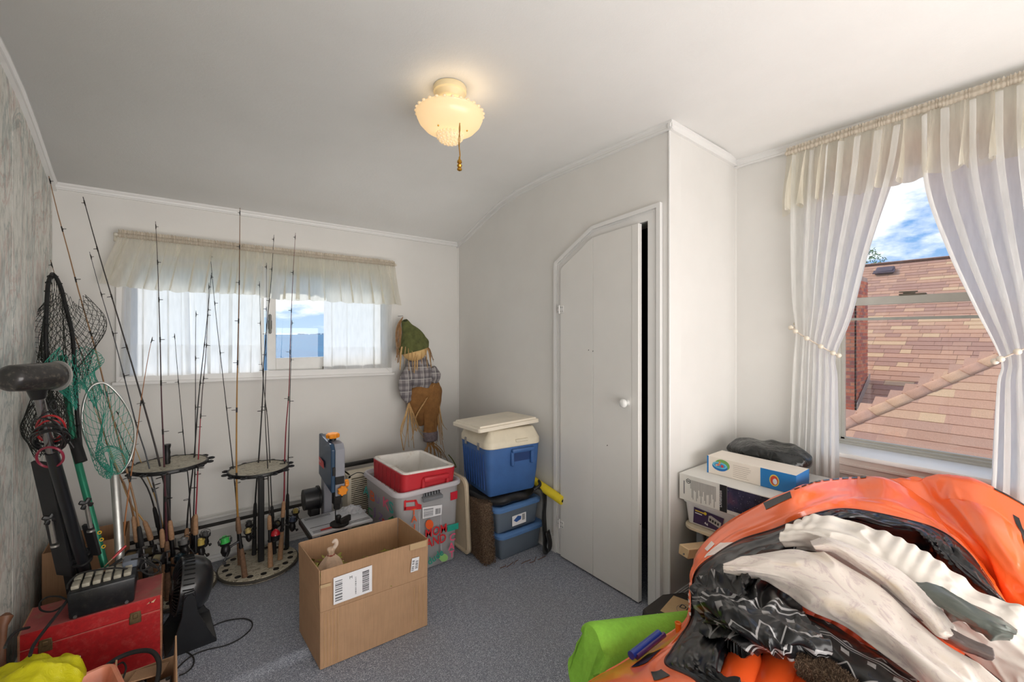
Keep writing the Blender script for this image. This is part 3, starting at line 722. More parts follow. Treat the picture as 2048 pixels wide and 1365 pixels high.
panel('left white sheer curtain panel of the right window, tied back', [(0, R4(1578, 318, 1815, 250, .05)), (.12, R4(1578, 400, 1794, 345, .05)), (.3, R4(1580, 520, 1742, 505, .045)), (.42, R4(1582, 600, 1706, 632, .032)), (.5, R4(1588, 662, 1672, 712, .018)), (.58, R4(1584, 720, 1674, 760, .026)), (.75, R4(1578, 850, 1676, 870, .034)), (1, R4(1574, 1000, 1678, 1012, .04))],
      6, 61, V(XR-.004, y_(1584, 648), z_(1584, 648)), .495, [4, 7, 10, 13, 16, 1], 1)
panel('right white sheer curtain panel of the right window, tied back', [(0, R4(2230, 120, 1838, 240, .055)), (.12, R4(2225, 240, 1846, 372, .055)), (.3, R4(2215, 420, 1893, 500, .05)), (.42, R4(2190, 560, 1948, 618, .04)), (.5, R4(2140, 660, 1999, 722, .02)), (.58, R4(2160, 740, 1992, 770, .03)), (.75, R4(2190, 900, 1984, 880, .04)), (1, R4(2200, 1120, 1976, 1040, .045))],
      7, 77, V(XR-.004, y_(2150, 640), z_(2150, 640)), .498, [6, 10, 13, 16, 3], -1)

# ---------------------------------------------------------------- ceiling lamp
lc = V(.905, 1.585, 2.452)
lc = D(900, 176, 1.05/(668-176)*860); lc.z = 2.452
lp = thing('ceiling_lamp', 'cream glass bowl ceiling lamp with beaded crystal base and brass pull chain', 'lamp', lc)
M_CREAM = pm((240, 222, 180), .35, var=.04)
mb = MB(); mb.lathe([(0, 0), (.068, 0), (.071, -.006), (.070, -.024), (.064, -.027), (.062, -.030), (.060, -.05), (.050, -.060), (.030, -.064), (.014, -.066), (.012, -.09), (0, -.09)], lc, 40); mb.build('canopy', M_CREAM, lp)
def m_shade(name, rgb, em):
    a = Mt(name); n, l = a.n, a.l; n.remove(a.b)
    df = n.new('ShaderNodeBsdfDiffuse'); tl = n.new('ShaderNodeBsdfTranslucent'); gl = n.new('ShaderNodeBsdfGlossy'); gl.inputs[1].default_value = .25
    df.inputs[0].default_value = (*lin(rgb), 1); tl.inputs[0].default_value = (*lin(rgb), 1); gl.inputs[0].default_value = (1, 1, 1, 1)
    m1 = n.new('ShaderNodeMixShader'); m1.inputs[0].default_value = .6; l.new(df.outputs[0], m1.inputs[1]); l.new(tl.outputs[0], m1.inputs[2])
    m2 = n.new('ShaderNodeMixShader'); m2.inputs[0].default_value = .05; l.new(m1.outputs[0], m2.inputs[1]); l.new(gl.outputs[0], m2.inputs[2])
    e = n.new('ShaderNodeEmission'); e.inputs[0].default_value = (1, .86, .66, 1); e.inputs[1].default_value = em
    ad = n.new('ShaderNodeAddShader'); l.new(m2.outputs[0], ad.inputs[0]); l.new(e.outputs[0], ad.inputs[1]); l.new(ad.outputs[0], a.out.inputs[0]); return a.m
M_SHADE = m_shade('lit_glass_shade', (246, 232, 204), .14)
rim = lc+V(0, 0, -.125)
sc_ = lambda a, r, z: 1+(.02*math.cos(28*a) if z > .0 else 0)
mb = MB(); mb.lathe([(.050, -.076), (.078, -.069), (.108, -.052), (.130, -.028), (.139, -.008), (.1385, .0), (.143, .008), (.140, .014), (.137, .008), (.135, .0), (.134, -.006), (.125, -.025), (.103, -.048), (.05, -.071)], rim, 84, wob=sc_, caps=False); mb.build('shade', M_SHADE, lp)
M_XTAL = m_shade('crystal', (250, 240, 218), .10)
for k in range(28):
    a = 2*PI*k/28; m = MB(); m.ball(rim+V(math.cos(a)*.141, math.sin(a)*.141, .012), .0085, 8, (1, 1, .8)); m.build('rim_scallop', M_SHADE, lp)
mb = MB(); mb.lathe([(.052, -.072), (.054, -.078), (.05, -.094), (.038, -.106), (.02, -.111), (0, -.112)], rim, 32); xb = mb.build('crystal_base', M_XTAL, lp)
for j, (r_, z_1, n_) in enumerate([(.054, -.078, 22), (.0515, -.090, 20), (.043, -.101, 16), (.031, -.108, 12), (.017, -.112, 7), (0, -.114, 1)]):
    for k in range(n_):
        a = 2*PI*(k+.5*j)/n_; m = MB(); m.ball(rim+V(math.cos(a)*r_, math.sin(a)*r_, z_1), .0062, 8); m.build('crystal_bead', M_XTAL, xb)
M_BRASS = pm((196, 148, 62), .25, .9, var=.15)
for a in (-2.75, -.95, -1.75+2.9):
    m = MB(); m.ball(rim+V(math.cos(a)*.078, math.sin(a)*.078, -.070), .004, 8); m.build('screw', M_BRASS, lp)
pc = D(919, 292, 1.72); ch0 = V(pc.x, pc.y, rim.z-.085)
mb = MB()
zz = ch0.z
while zz > 2.105: mb.ball((pc.x+.0015*math.sin(zz*90), pc.y, zz), .0026, 6); mb.ball((pc.x+.004*math.sin(zz*60), pc.y+.002, zz-.002), .0024, 6); zz -= .0055
o = mb.build('pull_chain', M_BRASS, lp); o['kind'] = 'stuff'
mb = MB(); mb.lathe([(0, .042), (.003, .04), (.004, .03), (.009, .024), (.010, .017), (.006, .014), (.0065, .011), (.0105, .006), (.0085, 0), (.006, -.003), (.010, -.008), (.009, -.014), (0, -.018)], (pc.x, pc.y, 2.068), 16); mb.build('finial', M_BRASS, lp)
o = light('lamp_bulb', 'POINT', rim+V(0, 0, .012), (0, 0, 0), .42, (1, .86, .66), radius=.03)

# ---------------------------------------------------------------- scarecrow on the back wall
YS = 3.13
s = lambda px, py, dy=0: on(px, py, Y=YS+dy)
sw = thing('scarecrow', 'hanging cloth scarecrow doll with green felt hat, plaid shirt and raffia', 'doll', s(862, 930))
RAF = [pm(c, .75, var=.2, sc=60) for c in ((206, 168, 116), (186, 142, 92), (172, 134, 96))]
def raffia(paths, w, k, name='raffia', par_=sw):
    mb = MB()
    for p in paths:
        P = catmull(p, 5); n = len(P); mb.tube(P, [w*(.5+.5*math.sin(PI*min(1, .25+i/n*.9)))+.0008 for i in range(n)], 5, flat=.3)
    o = mb.build(name, RAF[k], par_); o['kind'] = 'stuff'; return o
def lump(mat, pts, name, par_=sw, n=16, fl=.7, seed=0, wr=.06):
    """soft body swept along pts = (px, py, dy, halfwidth px)"""
    P = catmull([s(a, b, c) for a, b, c, r in pts], 5); rr = catmull([V(r*.0041, 0, 0) for *_, r in pts], 5); mb = MB(); m = len(P); rn = random.Random(seed); ph = [rn.uniform(0, 6) for _ in range(4)]
    vs = []
    for i, p in enumerate(P):
        t = (P[min(i+1, m-1)]-P[max(i-1, 0)]).normalized(); sd = t.cross(V(0, 1, 0)).normalized(); fw = V(0, -1, 0)
        for k in range(n):
            a = 2*PI*k/n; r = max(.001, rr[i].x)*(1+wr*math.sin(3*a+ph[0]+i*.5)+wr*.8*math.sin(5*a+ph[1]-i*.8)+wr*.5*math.sin(i*1.7+ph[2]))
            vs.append(p+sd*math.cos(a)*r+fw*math.sin(a)*r*fl)
    fs = [(i*n+k, i*n+(k+1) % n, (i+1)*n+(k+1) % n, (i+1)*n+k) for i in range(m-1) for k in range(n)]+[list(range(n)), [(m-1)*n+k for k in range(n)]]
    mb.add(vs, fs); return mb.build(name, mat, par_, sub=1)
M_FELT = pm((92, 96, 54), .95, var=.3, sc=25, bump=.4); M_BURLAP = pm((224, 188, 130), .9, var=.12, bump=.3); M_PANT = pm((140, 98, 54), .9, var=.2, sc=25, bump=.4)
def m_plaid():
    a = Mt('grey_plaid'); co = a.co(1); sp = a.n.new('ShaderNodeSeparateXYZ'); a.l.new(co, sp.inputs[0])
    def st_(o, f, w): return a.math('LESS_THAN', a.math('FRACT', a.math('MULTIPLY', o, f)), w)
    c = a.mix(a.math('MULTIPLY', st_(sp.outputs['X'], 22, .5), .6), lin((158, 152, 152)), lin((92, 86, 92)))
    c = a.mix(a.math('MULTIPLY', st_(sp.outputs['Z'], 22, .5), .5), c, lin((80, 74, 82))); c = a.mix(a.math('MULTIPLY', st_(sp.outputs['Z'], 11, .05), .6), c, lin((225, 222, 215)))
    c = a.mix(a.math('MULTIPLY', st_(sp.outputs['X'], 11, .05), .6), c, lin((225, 222, 215))); a.col(c).set(Roughness=.9); return a.m
M_PLAID = m_plaid()
lump(M_PANT, [(845, 768, 0, 20), (842, 785, -.01, 26), (838, 805, 0, 22), (843, 830, .02, 17), (850, 848, .03, 12)], 'trouser_leg', seed=1)
lump(M_PANT, [(858, 766, 0, 18), (862, 785, -.015, 23), (862, 815, -.02, 20), (861, 845, -.02, 15), (861, 868, -.02, 14)], 'trouser_leg', seed=2)
o = lump(pm((120, 108, 112), .9, var=.3, sc=60), [(861, 862, -.024, 15.5), (861, 884, -.024, 15)], 'cuff_patch', wr=.02)
lump(M_PLAID, [(836, 712, 0, 15), (836, 728, 0, 23), (838, 748, -.01, 27), (840, 768, -.01, 25), (838, 778, 0, 20)], 'shirt', seed=3)
lump(M_PLAID, [(818, 738, -.02, 9), (811, 765, -.03, 13), (812, 790, -.03, 11), (818, 805, -.03, 5)], 'sleeve', seed=4)
lump(M_PLAID, [(862, 735, -.02, 10), (870, 750, -.04, 11), (872, 760, -.04, 8), (868, 768, -.03, 4)], 'sleeve', seed=5)
mb = MB(); c = s(829, 700, -.03); mb.ball(c, .104, 20, (1, .66, .86)); mb.build('face', M_BURLAP, sw)
raffia([[s(a, 694, -.075), s(a+rx, 706, -.09), s(a+rx*1.5, 716+l_*.5, -.08), s(a+rx*2, 722+l_, -.06)] for a, rx, l_ in [(804, -2, 18), (811, -1, 6), (816, 1, 20), (822, 2, 24), (829, 1, 18), (836, -1, 26), (842, 1, 8), (848, 4, 22), (853, 5, 14), (834, -3, 30)]], .006, 0)
def hatf(a, r, z): return 1+.10*math.sin(3*a+1)+.06*math.sin(5*a+z*30)
hc = s(829, 701, -.02)
mb = MB(); ax = (s(806, 640)-hc).normalized(); L1 = (s(806, 640)-hc).length
path = [hc+V(.0, 0, .0), s(826, 687, -.02), s(822, 670, -.02), s(815, 656, -.02), s(808, 640, -.01)]
vs = []; n = 26; RR = [.125, .118, .085, .045, .02]; P = catmull(path, 4); RRc = catmull([V(r, 0, 0) for r in RR], 4)
for i, p in enumerate(P):
    t = (P[min(i+1, len(P)-1)]-P[max(i-1, 0)]).normalized()
    if i < 3: t = V(-.25, 0, 1).normalized()
    sd = V(0, 1, 0).cross(t).normalized(); fw = t.cross(sd)
    for k in range(n): a = 2*PI*k/n; r = RRc[i].x*(1+.05*math.sin(4*a+i*.6)+.04*math.sin(7*a-i)); vs.append(p+sd*math.cos(a)*r+fw*math.sin(a)*r*.68)
m = len(P); mb.add(vs, [(i*n+k, i*n+(k+1) % n, (i+1)*n+(k+1) % n, (i+1)*n+k) for i in range(m-1) for k in range(n)]+[[(m-1)*n+k for k in range(n)]]); mb.build('hat', M_FELT, sw, sub=1, solid=.006)
mb = MB(); mb.torus(s(810, 642, -.02), .012, .007, (-.4, 0, 1)); mb.build('hat_band', pm((50, 56, 34), .9), sw)
rn = random.Random(2)
raffia([[s(806, 634, -.02), s(798+rn.uniform(-3, 3), 650, -.03), s(795+rn.uniform(-4, 8), 672+rn.uniform(-6, 6), -.04), s(793+rn.uniform(-3, 7), 690+rn.uniform(-10, 40), -.03)] for _ in range(16)], .005, 2, 'hair')
raffia([[s(852, 690, -.03), s(860+rn.uniform(-2, 3), 704, -.04), s(863+rn.uniform(-3, 5), 728+rn.uniform(-8, 14), -.03)] for _ in range(9)], .005, 2, 'hair')
raffia([[s(818, 806, -.03), s(818+dx*.4, 830, -.05), s(818+dx, 862, -.04), s(818+dx+e, 905-h, -.03)] for dx, e, h in [(-16, 5, 4), (-13, 4, 30), (-4, -6, 3), (-2, 2, 10), (7, 3, 8), (9, -4, 24), (20, 14, 24), (24, 20, 40), (14, 2, 50)]], .008, 0, 'straw_hand')
raffia([[s(869, 768, -.04), s(869+dx*.5, 800, -.06), s(869+dx, 845, -.05), s(869+dx+e, 890-h, -.03)] for dx, e, h in [(2, 4, 6), (7, 6, 0), (10, 7, 10), (13, 3, 18), (-2, 8, -10), (8, 12, -16), (15, 10, 30), (-3, 3, 30)]]+[[s(867, 770, -.05), s(852, 800, -.07), s(833, 832, -.06), s(829, 862, -.04)], [s(866, 772, -.05), s(858, 790, -.07), s(850, 800, -.07)]], .008, 0, 'straw_hand')
raffia([[s(852+rn.uniform(0, 20), 884, -.02), s(854+k*2.4+rn.uniform(-3, 3), 900, -.03), s(848+k*4+rn.uniform(-3, 3), 922+rn.uniform(-8, 8), -.03)] for k in range(13)], .010, 1, 'straw_foot')
mb = MB(); mb.cyl(s(806, 632), V(*s(806, 632)[:2], 0)+V(0, 0, s(806, 632).z)+V(0, .095, 0), .002, n=6); mb.build('hanging_nail', pm((90, 90, 90), .4, .8), sw)
# ---------------------------------------------------------------- rod racks
M_CAMO = None
def m_camo():
    a = Mt('camouflage_board'); v = a.n.new('ShaderNodeTexVoronoi'); v.inputs['Scale'].default_value = 26; a.l.new(a.co((1, 3.2, 1), rot=(0, 0, .5)), v.inputs['Vector'])
    c = a.ramp(a.noise(24, 6, .7, a.co((1, 3.5, 1), rot=(0, 0, .5)), 1.2), [(.36, lin((48, 44, 36))), (.45, lin((170, 160, 138))), (.56, lin((206, 200, 182))), (.64, lin((84, 76, 62)))])
    a.col(c).set(Roughness=.5); a.bump(a.noise(70, 4, .6), .2, .001); return a.m
M_CAMO = m_camo()
M_BLK = pm((24, 24, 26), .38, var=.2); M_BLKM = pm((20, 20, 22), .7, var=.2); M_RUB = pm((32, 31, 31), .75, var=.15)
def rack(label, c, zt, rt, rb_, post, handle, n=12):
    t = thing('rod_rack', label, 'rod rack', (c[0], c[1], 0), 'round camouflage rod racks')
    x, y = c
    mb = MB(); mb.lathe([(0, 0), (rb_, 0), (rb_+.003, .012), (rb_, .026), (rb_-.004, .028), (0, .028)], (x, y, .002), 56); bs = mb.build('base', M_CAMO, t)
    mb = MB(); mb.torus((x, y, .016), rb_+.002, .008, n=56, k=8); mb.build('base_rim', pm((70, 66, 58), .6), t)
    for k in range(n+4):
        a = 2*PI*k/(n+4); m = MB(); m.cyl((x+math.cos(a)*(rb_-.035), y+math.sin(a)*(rb_-.035), .030), (x+math.cos(a)*(rb_-.035), y+math.sin(a)*(rb_-.035), .0312), .016, n=18); m.build('rod_hole', M_DARKGAP, bs)
    mb = MB(); mb.box((x+post, y, zt/2+.01), (.032, .032, zt-.02), bev=.004); mb.build('post', M_BLK, t)
    mb = MB(); mb.lathe([(0, 0), (rt, 0), (rt, .010), (0, .010)], (x, y, zt), 56); tp = mb.build('top_disc', M_CAMO, t)
    mb = MB(); mb.lathe([(rt-.004, -.006), (rt+.006, -.006), (rt+.008, .004), (rt+.004, .013), (rt-.002, .013), (rt-.004, -.006)], (x, y, zt), 56, caps=False); mb.build('top_rim', M_BLK, t)
    for k in range(n+2):
        a = 2*PI*k/(n+2)+.1; ca, sa = math.cos(a), math.sin(a); m = MB(); m.torus((x+ca*(rt+.020), y+sa*(rt+.020), zt+.004), .0135, .0048, n=12, k=6, a0=a+.5, a1=a+2*PI-.5); m.build('rod_clip', M_BLK, t)
    if handle:
        m = MB(); m.lathe([(.014, 0), (.016, .01), (.014, .02), (.017, .03), (.014, .045), (.016, .06), (.013, .08), (.017, .095), (.017, .105), (0, .107)], (x+post, y, zt+.01), 18); m.build('carry_handle', M_BLK, t)
    return t
C1, C2 = (-.02, 2.965), (.40, 2.975)
rack('round camouflage rod rack nearer the left wall, with a black carry handle on top', C1, .69, .165, .205, -.012, True)
rack('round camouflage rod rack on the carpet, right of the other rack', C2, .583, .155, .205, .01, False)

# ---------------------------------------------------------------- fishing rods
M_CORK = pm((168, 130, 98), .8, var=.22, sc=90, bump=.3); M_CORKD = pm((122, 92, 70), .85, var=.3, sc=70, bump=.3); M_STEEL = pm((168, 168, 170), .3, .9)
GR = 'fishing rods leaning or standing by the back wall'
def reel(P, up, side, spool, kind, sc, parent):
    """P on the rod, up = along rod, side = direction the reel hangs"""
    up = up.normalized(); side = (side-up*side.dot(up)).normalized(); w = up.cross(side)
    r = bpy.data.objects.new('reel', None); COL.objects.link(r); r.location = P; par(r, parent); bk = pm((38, 36, 38), .35, .2, var=.25, sc=40)
    q_ = lambda a, b, c_: P+side*a*sc+up*b*sc+w*c_*sc
    if kind == 'spin':
        mb = MB(); mb.tube([q_(.004, -.03, 0), q_(.006, 0, 0), q_(.004, .03, 0)], [.004*sc, .006*sc, .004*sc], 8, flat=.5); mb.tube([q_(.004, 0, 0), q_(.03, -.006, 0), q_(.05, -.014, 0)], [.006*sc, .005*sc, .008*sc], 8)
        b = q_(.058, -.022, 0); mb.tube([q_(.056, -.045, 0), q_(.058, -.036, 0), q_(.058, -.02, 0), q_(.056, 0, 0), q_(.056, .006, 0)], [.006*sc, .014*sc, .019*sc, .016*sc, .012*sc], 14)
        mb.build('reel_body', bk, r)
        mb = MB(); mb.tube([q_(.056, .006, 0), q_(.056, .016, 0), q_(.056, .0161, 0)], [.020*sc, .023*sc, .016*sc], 18); mb.tube([q_(.034, .012, 0), q_(.032, .03, 0)], .004*sc, 6); mb.tube([q_(.078, .012, 0), q_(.080, .03, 0)], .004*sc, 6)
        mb.tube([q_(.032, .03, 0), q_(.036, .042, .018), q_(.056, .048, .026), q_(.076, .042, .018), q_(.080, .03, 0)], .0016*sc, 6); mb.build('bail', bk, r)
        mb = MB(); mb.tube([q_(.056, .016, 0), q_(.056, .019, 0), q_(.056, .0191, 0), q_(.056, .035, 0), q_(.056, .0351, 0), q_(.056, .039, 0), q_(.056, .0391, 0), q_(.056, .046, 0)], [x*sc for x in (.019, .019, .0165, .0165, .019, .019, .010, .008)], 20); mb.build('spool', pm(spool, .35, var=.1), r)
        mb = MB(); mb.tube([q_(.058, -.022, .012), q_(.058, -.022, .03), q_(.062, -.03, .034), q_(.075, -.052, .036)], .003*sc, 6); mb.tube([q_(.075, -.052, .036), q_(.075, -.052, .052)], [.005*sc, .0075*sc], 10); mb.build('crank', bk, r)
    elif kind == 'cast':
        mb = MB(); a, b = q_(.022, 0, -.026), q_(.022, 0, .026)
        mb.tube([a, q_(.022, 0, -.022), q_(.022, 0, -.02)], [.018*sc, .024*sc, .025*sc], 20); mb.tube([q_(.022, 0, .02), q_(.022, 0, .022), b], [.025*sc, .024*sc, .018*sc], 20); mb.tube([q_(.022, .022, -.02), q_(.022, .022, .02)], .004*sc, 6); mb.tube([q_(.022, -.022, -.02), q_(.022, -.022, .02)], .004*sc, 6); mb.box(q_(.004, 0, 0), (.014*sc,)*3)
        mb.build('reel_body', bk, r)
        mb = MB(); mb.tube([q_(.022, 0, -.02), q_(.022, 0, .02)], .017*sc, 18); mb.build('spool', pm(spool, .4, var=.1), r)
        mb = MB(); mb.tube([q_(.022, 0, .026), q_(.022, 0, .034)], .004*sc, 6); mb.tube([q_(.022, -.026, .034), q_(.022, .026, .034)], .003*sc, 6); mb.tube([q_(.022, -.026, .034), q_(.022, -.026, .046)], .006*sc, 8); mb.tube([q_(.022, .026, .034), q_(.022, .026, .046)], .006*sc, 8); mb.build('crank', M_STEEL, r)
    else:   # closed-face
        mb = MB(); mb.tube([q_(.03, -.036, 0), q_(.03, -.03, 0), q_(.03, -.005, 0), q_(.03, .0, 0)], [x*sc for x in (.010, .020, .024, .025)], 18); mb.tube([q_(.004, -.01, 0), q_(.02, -.01, 0)], .006*sc, 8); mb.build('reel_body', bk, r)
        mb = MB(); mb.tube([q_(.03, .0, 0), q_(.03, .012, 0), q_(.03, .026, 0), q_(.03, .034, 0)], [x*sc for x in (.0255, .024, .015, .004)], 20); mb.build('reel_cover', pm(spool, .2, var=.1, coat=.5), r)
        mb = MB(); mb.tube([q_(.03, -.015, .02), q_(.03, -.015, .034), q_(.044, -.03, .036)], .003*sc, 6); mb.tube([q_(.044, -.03, .036), q_(.044, -.03, .05)], .006*sc, 8); mb.build('crank', M_STEEL, r)
def fishing_rod(label, pts, Yb, Yt, col, th=.0042, grip='cork', glen=.26, rl=None, gside=-1, ng=6, tip=.0011, butt_z=None, upper=None, foregrip=True):
    """pts = [(px,py)] from the butt up to the tip; Yb/Yt = distance of butt and tip"""
    pyb, pyt = pts[0][1], pts[-1][1]
    P = [on(px, py, Y=lerp(Yb, Yt, (pyb-py)/(pyb-pyt))) for px, py in pts]
    if butt_z is not None: P[0].z = butt_z
    t = thing('fishing_rod', label, 'fishing rod', P[0], GR)
    C = catmull(P, 8); ln = [0]
    for a, b in zip(C, C[1:]): ln.append(ln[-1]+(b-a).length)
    Lt = ln[-1]
    def at(s_):
        s_ = max(0, min(Lt, s_))
        for i in range(len(C)-1):
            if s_ <= ln[i+1]: break
        k = (s_-ln[i])/max(1e-6, ln[i+1]-ln[i]); return C[i].lerp(C[i+1], k), (C[min(i+1, len(C)-1)]-C[i]).normalized()
    def seg(a, b, r0, r1, n=8, m=10):
        k = MB(); k.tube([at(lerp(a, b, i/m))[0] for i in range(m+1)], [lerp(r0, r1, i/m) for i in range(m+1)], n); return k
    split = .55 if upper else 1
    bl = seg(glen*.6, Lt*split, th, lerp(th, tip, split**.8), 8, 20).build('blank', pm(col, .3, var=.12, coat=.4), t)
    if upper: seg(Lt*split, Lt, lerp(th, tip, split**.8), tip, 8, 16).build('blank_tip', pm(upper, .35), t)
    gm = dict(cork=M_CORK, corkd=M_CORKD, black=M_RUB)[grip]
    if glen:
        rg = .0135 if grip != 'black' else .012
        k = MB(); k.tube([at(x*glen)[0] for x in (0, .01, .06, .3, .52, .55)], [rg*.85, rg*1.12, rg*1.05, rg, rg*.85, rg*.6], 14); k.build('grip', gm, t)
        k = seg(glen*.52, glen*.84, .0095, .0088, 10, 4); k.tube([at(glen*.56)[0], at(glen*.60)[0]], .0115, 10); k.build('reel_seat', M_BLK, t)
        if foregrip: k = MB(); k.tube([at(x*glen)[0] for x in (.82, .84, .95, 1.1, 1.14)], [rg*.7, rg*.95, rg*.9, rg*.75, th*1.2], 14); k.build('foregrip', gm, t)
    sd = V(gside*.9, -.25, 0)
    for k in range(ng):
        s_ = lerp(glen*1.5+.12, Lt*.985, (k/(max(1, ng-1)))**.8); p, d = at(s_); sz = lerp(.0125, .0038, k/max(1, ng-1)); side = (sd-d*sd.dot(d)).normalized()
        m = MB(); m.torus(p+side*(sz+.004), sz, .0007+.0007*(1-k/ng), axis=d, n=14, k=5); m.tube([p-d*.012, p+side*.0035, p+d*.012], .0012, 5); m.build('guide_ring', pm((60, 58, 56), .35, .8), t)
        m = MB(); m.tube([p-d*.014, p+d*.014], lerp(th, tip, s_/Lt)+.0007, 8); m.build('thread_wrap', pm((30, 24, 22), .4), t)
    if rl:
        kind, spool, side, sc = rl; p, d = at(glen*.68); reel(p, d, V(*side), spool, kind, sc, t)
    return t
FR = fishing_rod
y2, y1 = 2.97, 2.95
# standing in the right-hand rack
FR('thick amber fishing rod with green-lined spinning reel, left edge of the right rack', [(490, 1148), (476, 1040), (473, 930), (474, 780), (478, 600), (480, 416)], 2.83, 3.05, (164, 120, 58), .0058, 'corkd', .30, ('spin', (70, 190, 90), (-1, -.1, 0), 1.25), upper=(120, 84, 50), ng=7, tip=.0016, butt_z=.03)
FR('black fishing rod leaning right at its tip, behind the right rack post', [(508, 1098), (511, 995), (517, 925), (525, 800), (528, 720), (536, 627), (542, 566), (548, 470)], 3.08, 3.14, (26, 26, 30), .0052, 'black', .28, ('spin', (60, 60, 60), (-.6, -.6, 0), .9), butt_z=.03, ng=7)
FR('thin dark fishing rod with cork grip and red closed-face reel, right rack', [(541, 1136), (538, 1005), (535, 928), (530, 820), (532, 720), (533, 526)], 2.86, 3.06, (40, 34, 34), .0034, 'cork', .26, ('closed', (196, 30, 44), (.9, -.3, 0), 1.0), gside=-1, ng=5, butt_z=.03)
FR('thin black fishing rod crossing behind the red reel of the right rack', [(549, 1104), (543, 1001), (540, 928), (535, 840), (528, 780), (522, 687), (519, 563)], 3.02, 3.12, (30, 30, 32), .0034, 'black', .26, ('cast', (130, 120, 90), (.8, -.5, 0), .9), gside=-1, ng=5, butt_z=.03)
FR('dark red fishing rod with tan cork grip at the right edge of the right rack', [(560, 1122), (568, 995), (569, 934), (572, 857), (578, 780), (581, 672), (586, 551), (591, 466)], 2.92, 3.08, (128, 26, 44), .0052, 'cork', .30, ('spin', (60, 70, 90), (.9, -.4, 0), 1.0), gside=-1, upper=(110, 60, 56), ng=6, butt_z=.03)
FR('black fishing rod close behind the dark red one, right rack', [(574, 1108), (575, 1000), (576, 934), (579, 820), (582, 720), (584, 640)], 3.05, 3.12, (24, 24, 26), .0042, 'black', .30, ('spin', (180, 160, 90), (.8, -.5, 0), .9), gside=1, ng=4, butt_z=.03)
FR('slim black fishing rod slanting up left out of the right rack', [(481, 1112), (473, 1010), (466, 934), (451, 799), (433, 642), (420, 505)], 3.0, 3.15, (28, 28, 32), .0032, 'corkd', .24, ('spin', (200, 180, 120), (.9, -.3, 0), .9), gside=1, ng=5, butt_z=.03)
# standing in the left-hand rack
FR('tall maroon fishing rod with split pistol grip, middle of the left rack', [(336, 1165), (333, 1069), (328, 918), (323, 799), (320, 672), (315, 521), (311, 443)], 2.83, 3.05, (74, 34, 44), .0058, 'corkd', .26, ('spin', (40, 60, 70), (.8, -.5, 0), 1.1), gside=1, ng=7, butt_z=.03, upper=(60, 44, 44))
FR('black fishing rod, first of the three leaning right out of the left rack', [(372, 1165), (373, 1080), (377, 1011), (388, 918), (397, 799), (412, 660), (423, 546)], 2.95, 3.13, (26, 26, 30), .0046, 'cork', .26, ('spin', (216, 190, 100), (1, -.3, 0), 1.15), gside=1, ng=6, butt_z=.03)
FR('cherry red fishing rod with silver handle fittings on the left rack', [(393, 1172), (391, 1057), (394, 980), (399, 872), (405, 780), (412, 702), (418, 566)], 2.86, 3.1, (150, 34, 50), .0042, 'cork', .34, None, gside=1, ng=6, butt_z=.03, upper=(60, 40, 44))
FR('short black fishing rod standing straight up in the left rack', [(383, 1158), (387, 1040), (390, 930), (391, 799), (391, 700), (392, 622)], 3.0, 3.1, (30, 30, 34), .0036, 'corkd', .30, ('spin', (90, 90, 90), (1, -.2, 0), 1.0), gside=1, ng=4, butt_z=.03)
FR('black fishing rod with tip tilting left behind the left rack', [(386, 1100), (378, 977), (370, 906), (360, 799), (354, 730), (349, 667)], 3.08, 3.13, (30, 30, 34), .0034, 'corkd', .2, None, gside=-1, ng=4, butt_z=.03)
# leaning in the corner
FR('short orange-brown fishing rod crossing the others towards upper right', [(238, 1120), (248, 1066), (260, 965), (275, 863), (284, 790), (298, 705), (305, 674)], 2.62, 2.9, (160, 100, 50), .0042, 'corkd', .0, None, gside=1, ng=4, butt_z=.12)
FR('thick dark grey fishing rod, highest but one at the left wall', [(352, 1115), (336, 1010), (315, 912), (297, 844), (263, 726), (229, 612), (198, 509), (166, 394)], 2.88, 3.08, (52, 46, 46), .0056, 'cork', .32, ('spin', (120, 120, 120), (.8, -.6, 0), 1.1), gside=-1, ng=6, butt_z=.05, tip=.0018)
FR('grey fishing rod with cork handle below its tip at the left corner', [(332, 1100), (321, 1041), (294, 918), (272, 848), (248, 753), (225, 665), (198, 574), (179, 504)], 2.85, 3.08, (64, 66, 72), .0044, 'cork', .3, ('cast', (160, 150, 120), (-.6, -.8, 0), 1.1), gside=1, ng=6, butt_z=.05)
FR('tallest tan fishing rod reaching the ceiling trim in the left corner', [(300, 1130), (274, 1028), (259, 963), (236, 875), (213, 787), (192, 703), (162, 600), (135, 498), (114, 421), (97, 350)], 2.75, 3.1, (150, 112, 74), .005, 'black', .36, ('cast', (190, 170, 120), (-.7, -.7, 0), 1.2), gside=1, ng=6, butt_z=.05, tip=.0016)
FR('brown fishing rod standing inside the black landing net', [(292, 1090), (262, 1008), (228, 930), (200, 840), (183, 770), (164, 711), (130, 620), (101, 520)], 2.78, 3.05, (124, 84, 44), .0048, 'cork', .4, ('cast', (120, 100, 70), (-.5, -.8, 0), 1.3), gside=-1, ng=5, butt_z=.05)
FR('amber fishing rod with thick cork handle leaning low behind the silver net', [(322, 1118), (296, 1060), (262, 1010), (232, 930), (205, 860), (185, 805)], 2.9, 3.05, (178, 136, 70), .0044, 'cork', .34, ('cast', (90, 80, 60), (-.4, -.9, 0), 1.1), gside=1, ng=3, butt_z=.05)
FR('yellow fishing rod leaning low between the net hoop and the left rack', [(345, 1095), (318, 1020), (282, 925), (258, 868), (232, 822)], 3.0, 3.12, (190, 152, 80), .0038, 'black', .26, None, gside=1, ng=3, butt_z=.05)
FR('dark fishing rod with black foam handle leaning behind the left rack', [(338, 1080), (304, 1000), (270, 935), (232, 850), (205, 780)], 3.02, 3.13, (40, 38, 40), .0048, 'black', .36, None, gside=-1, ng=3, butt_z=.05)

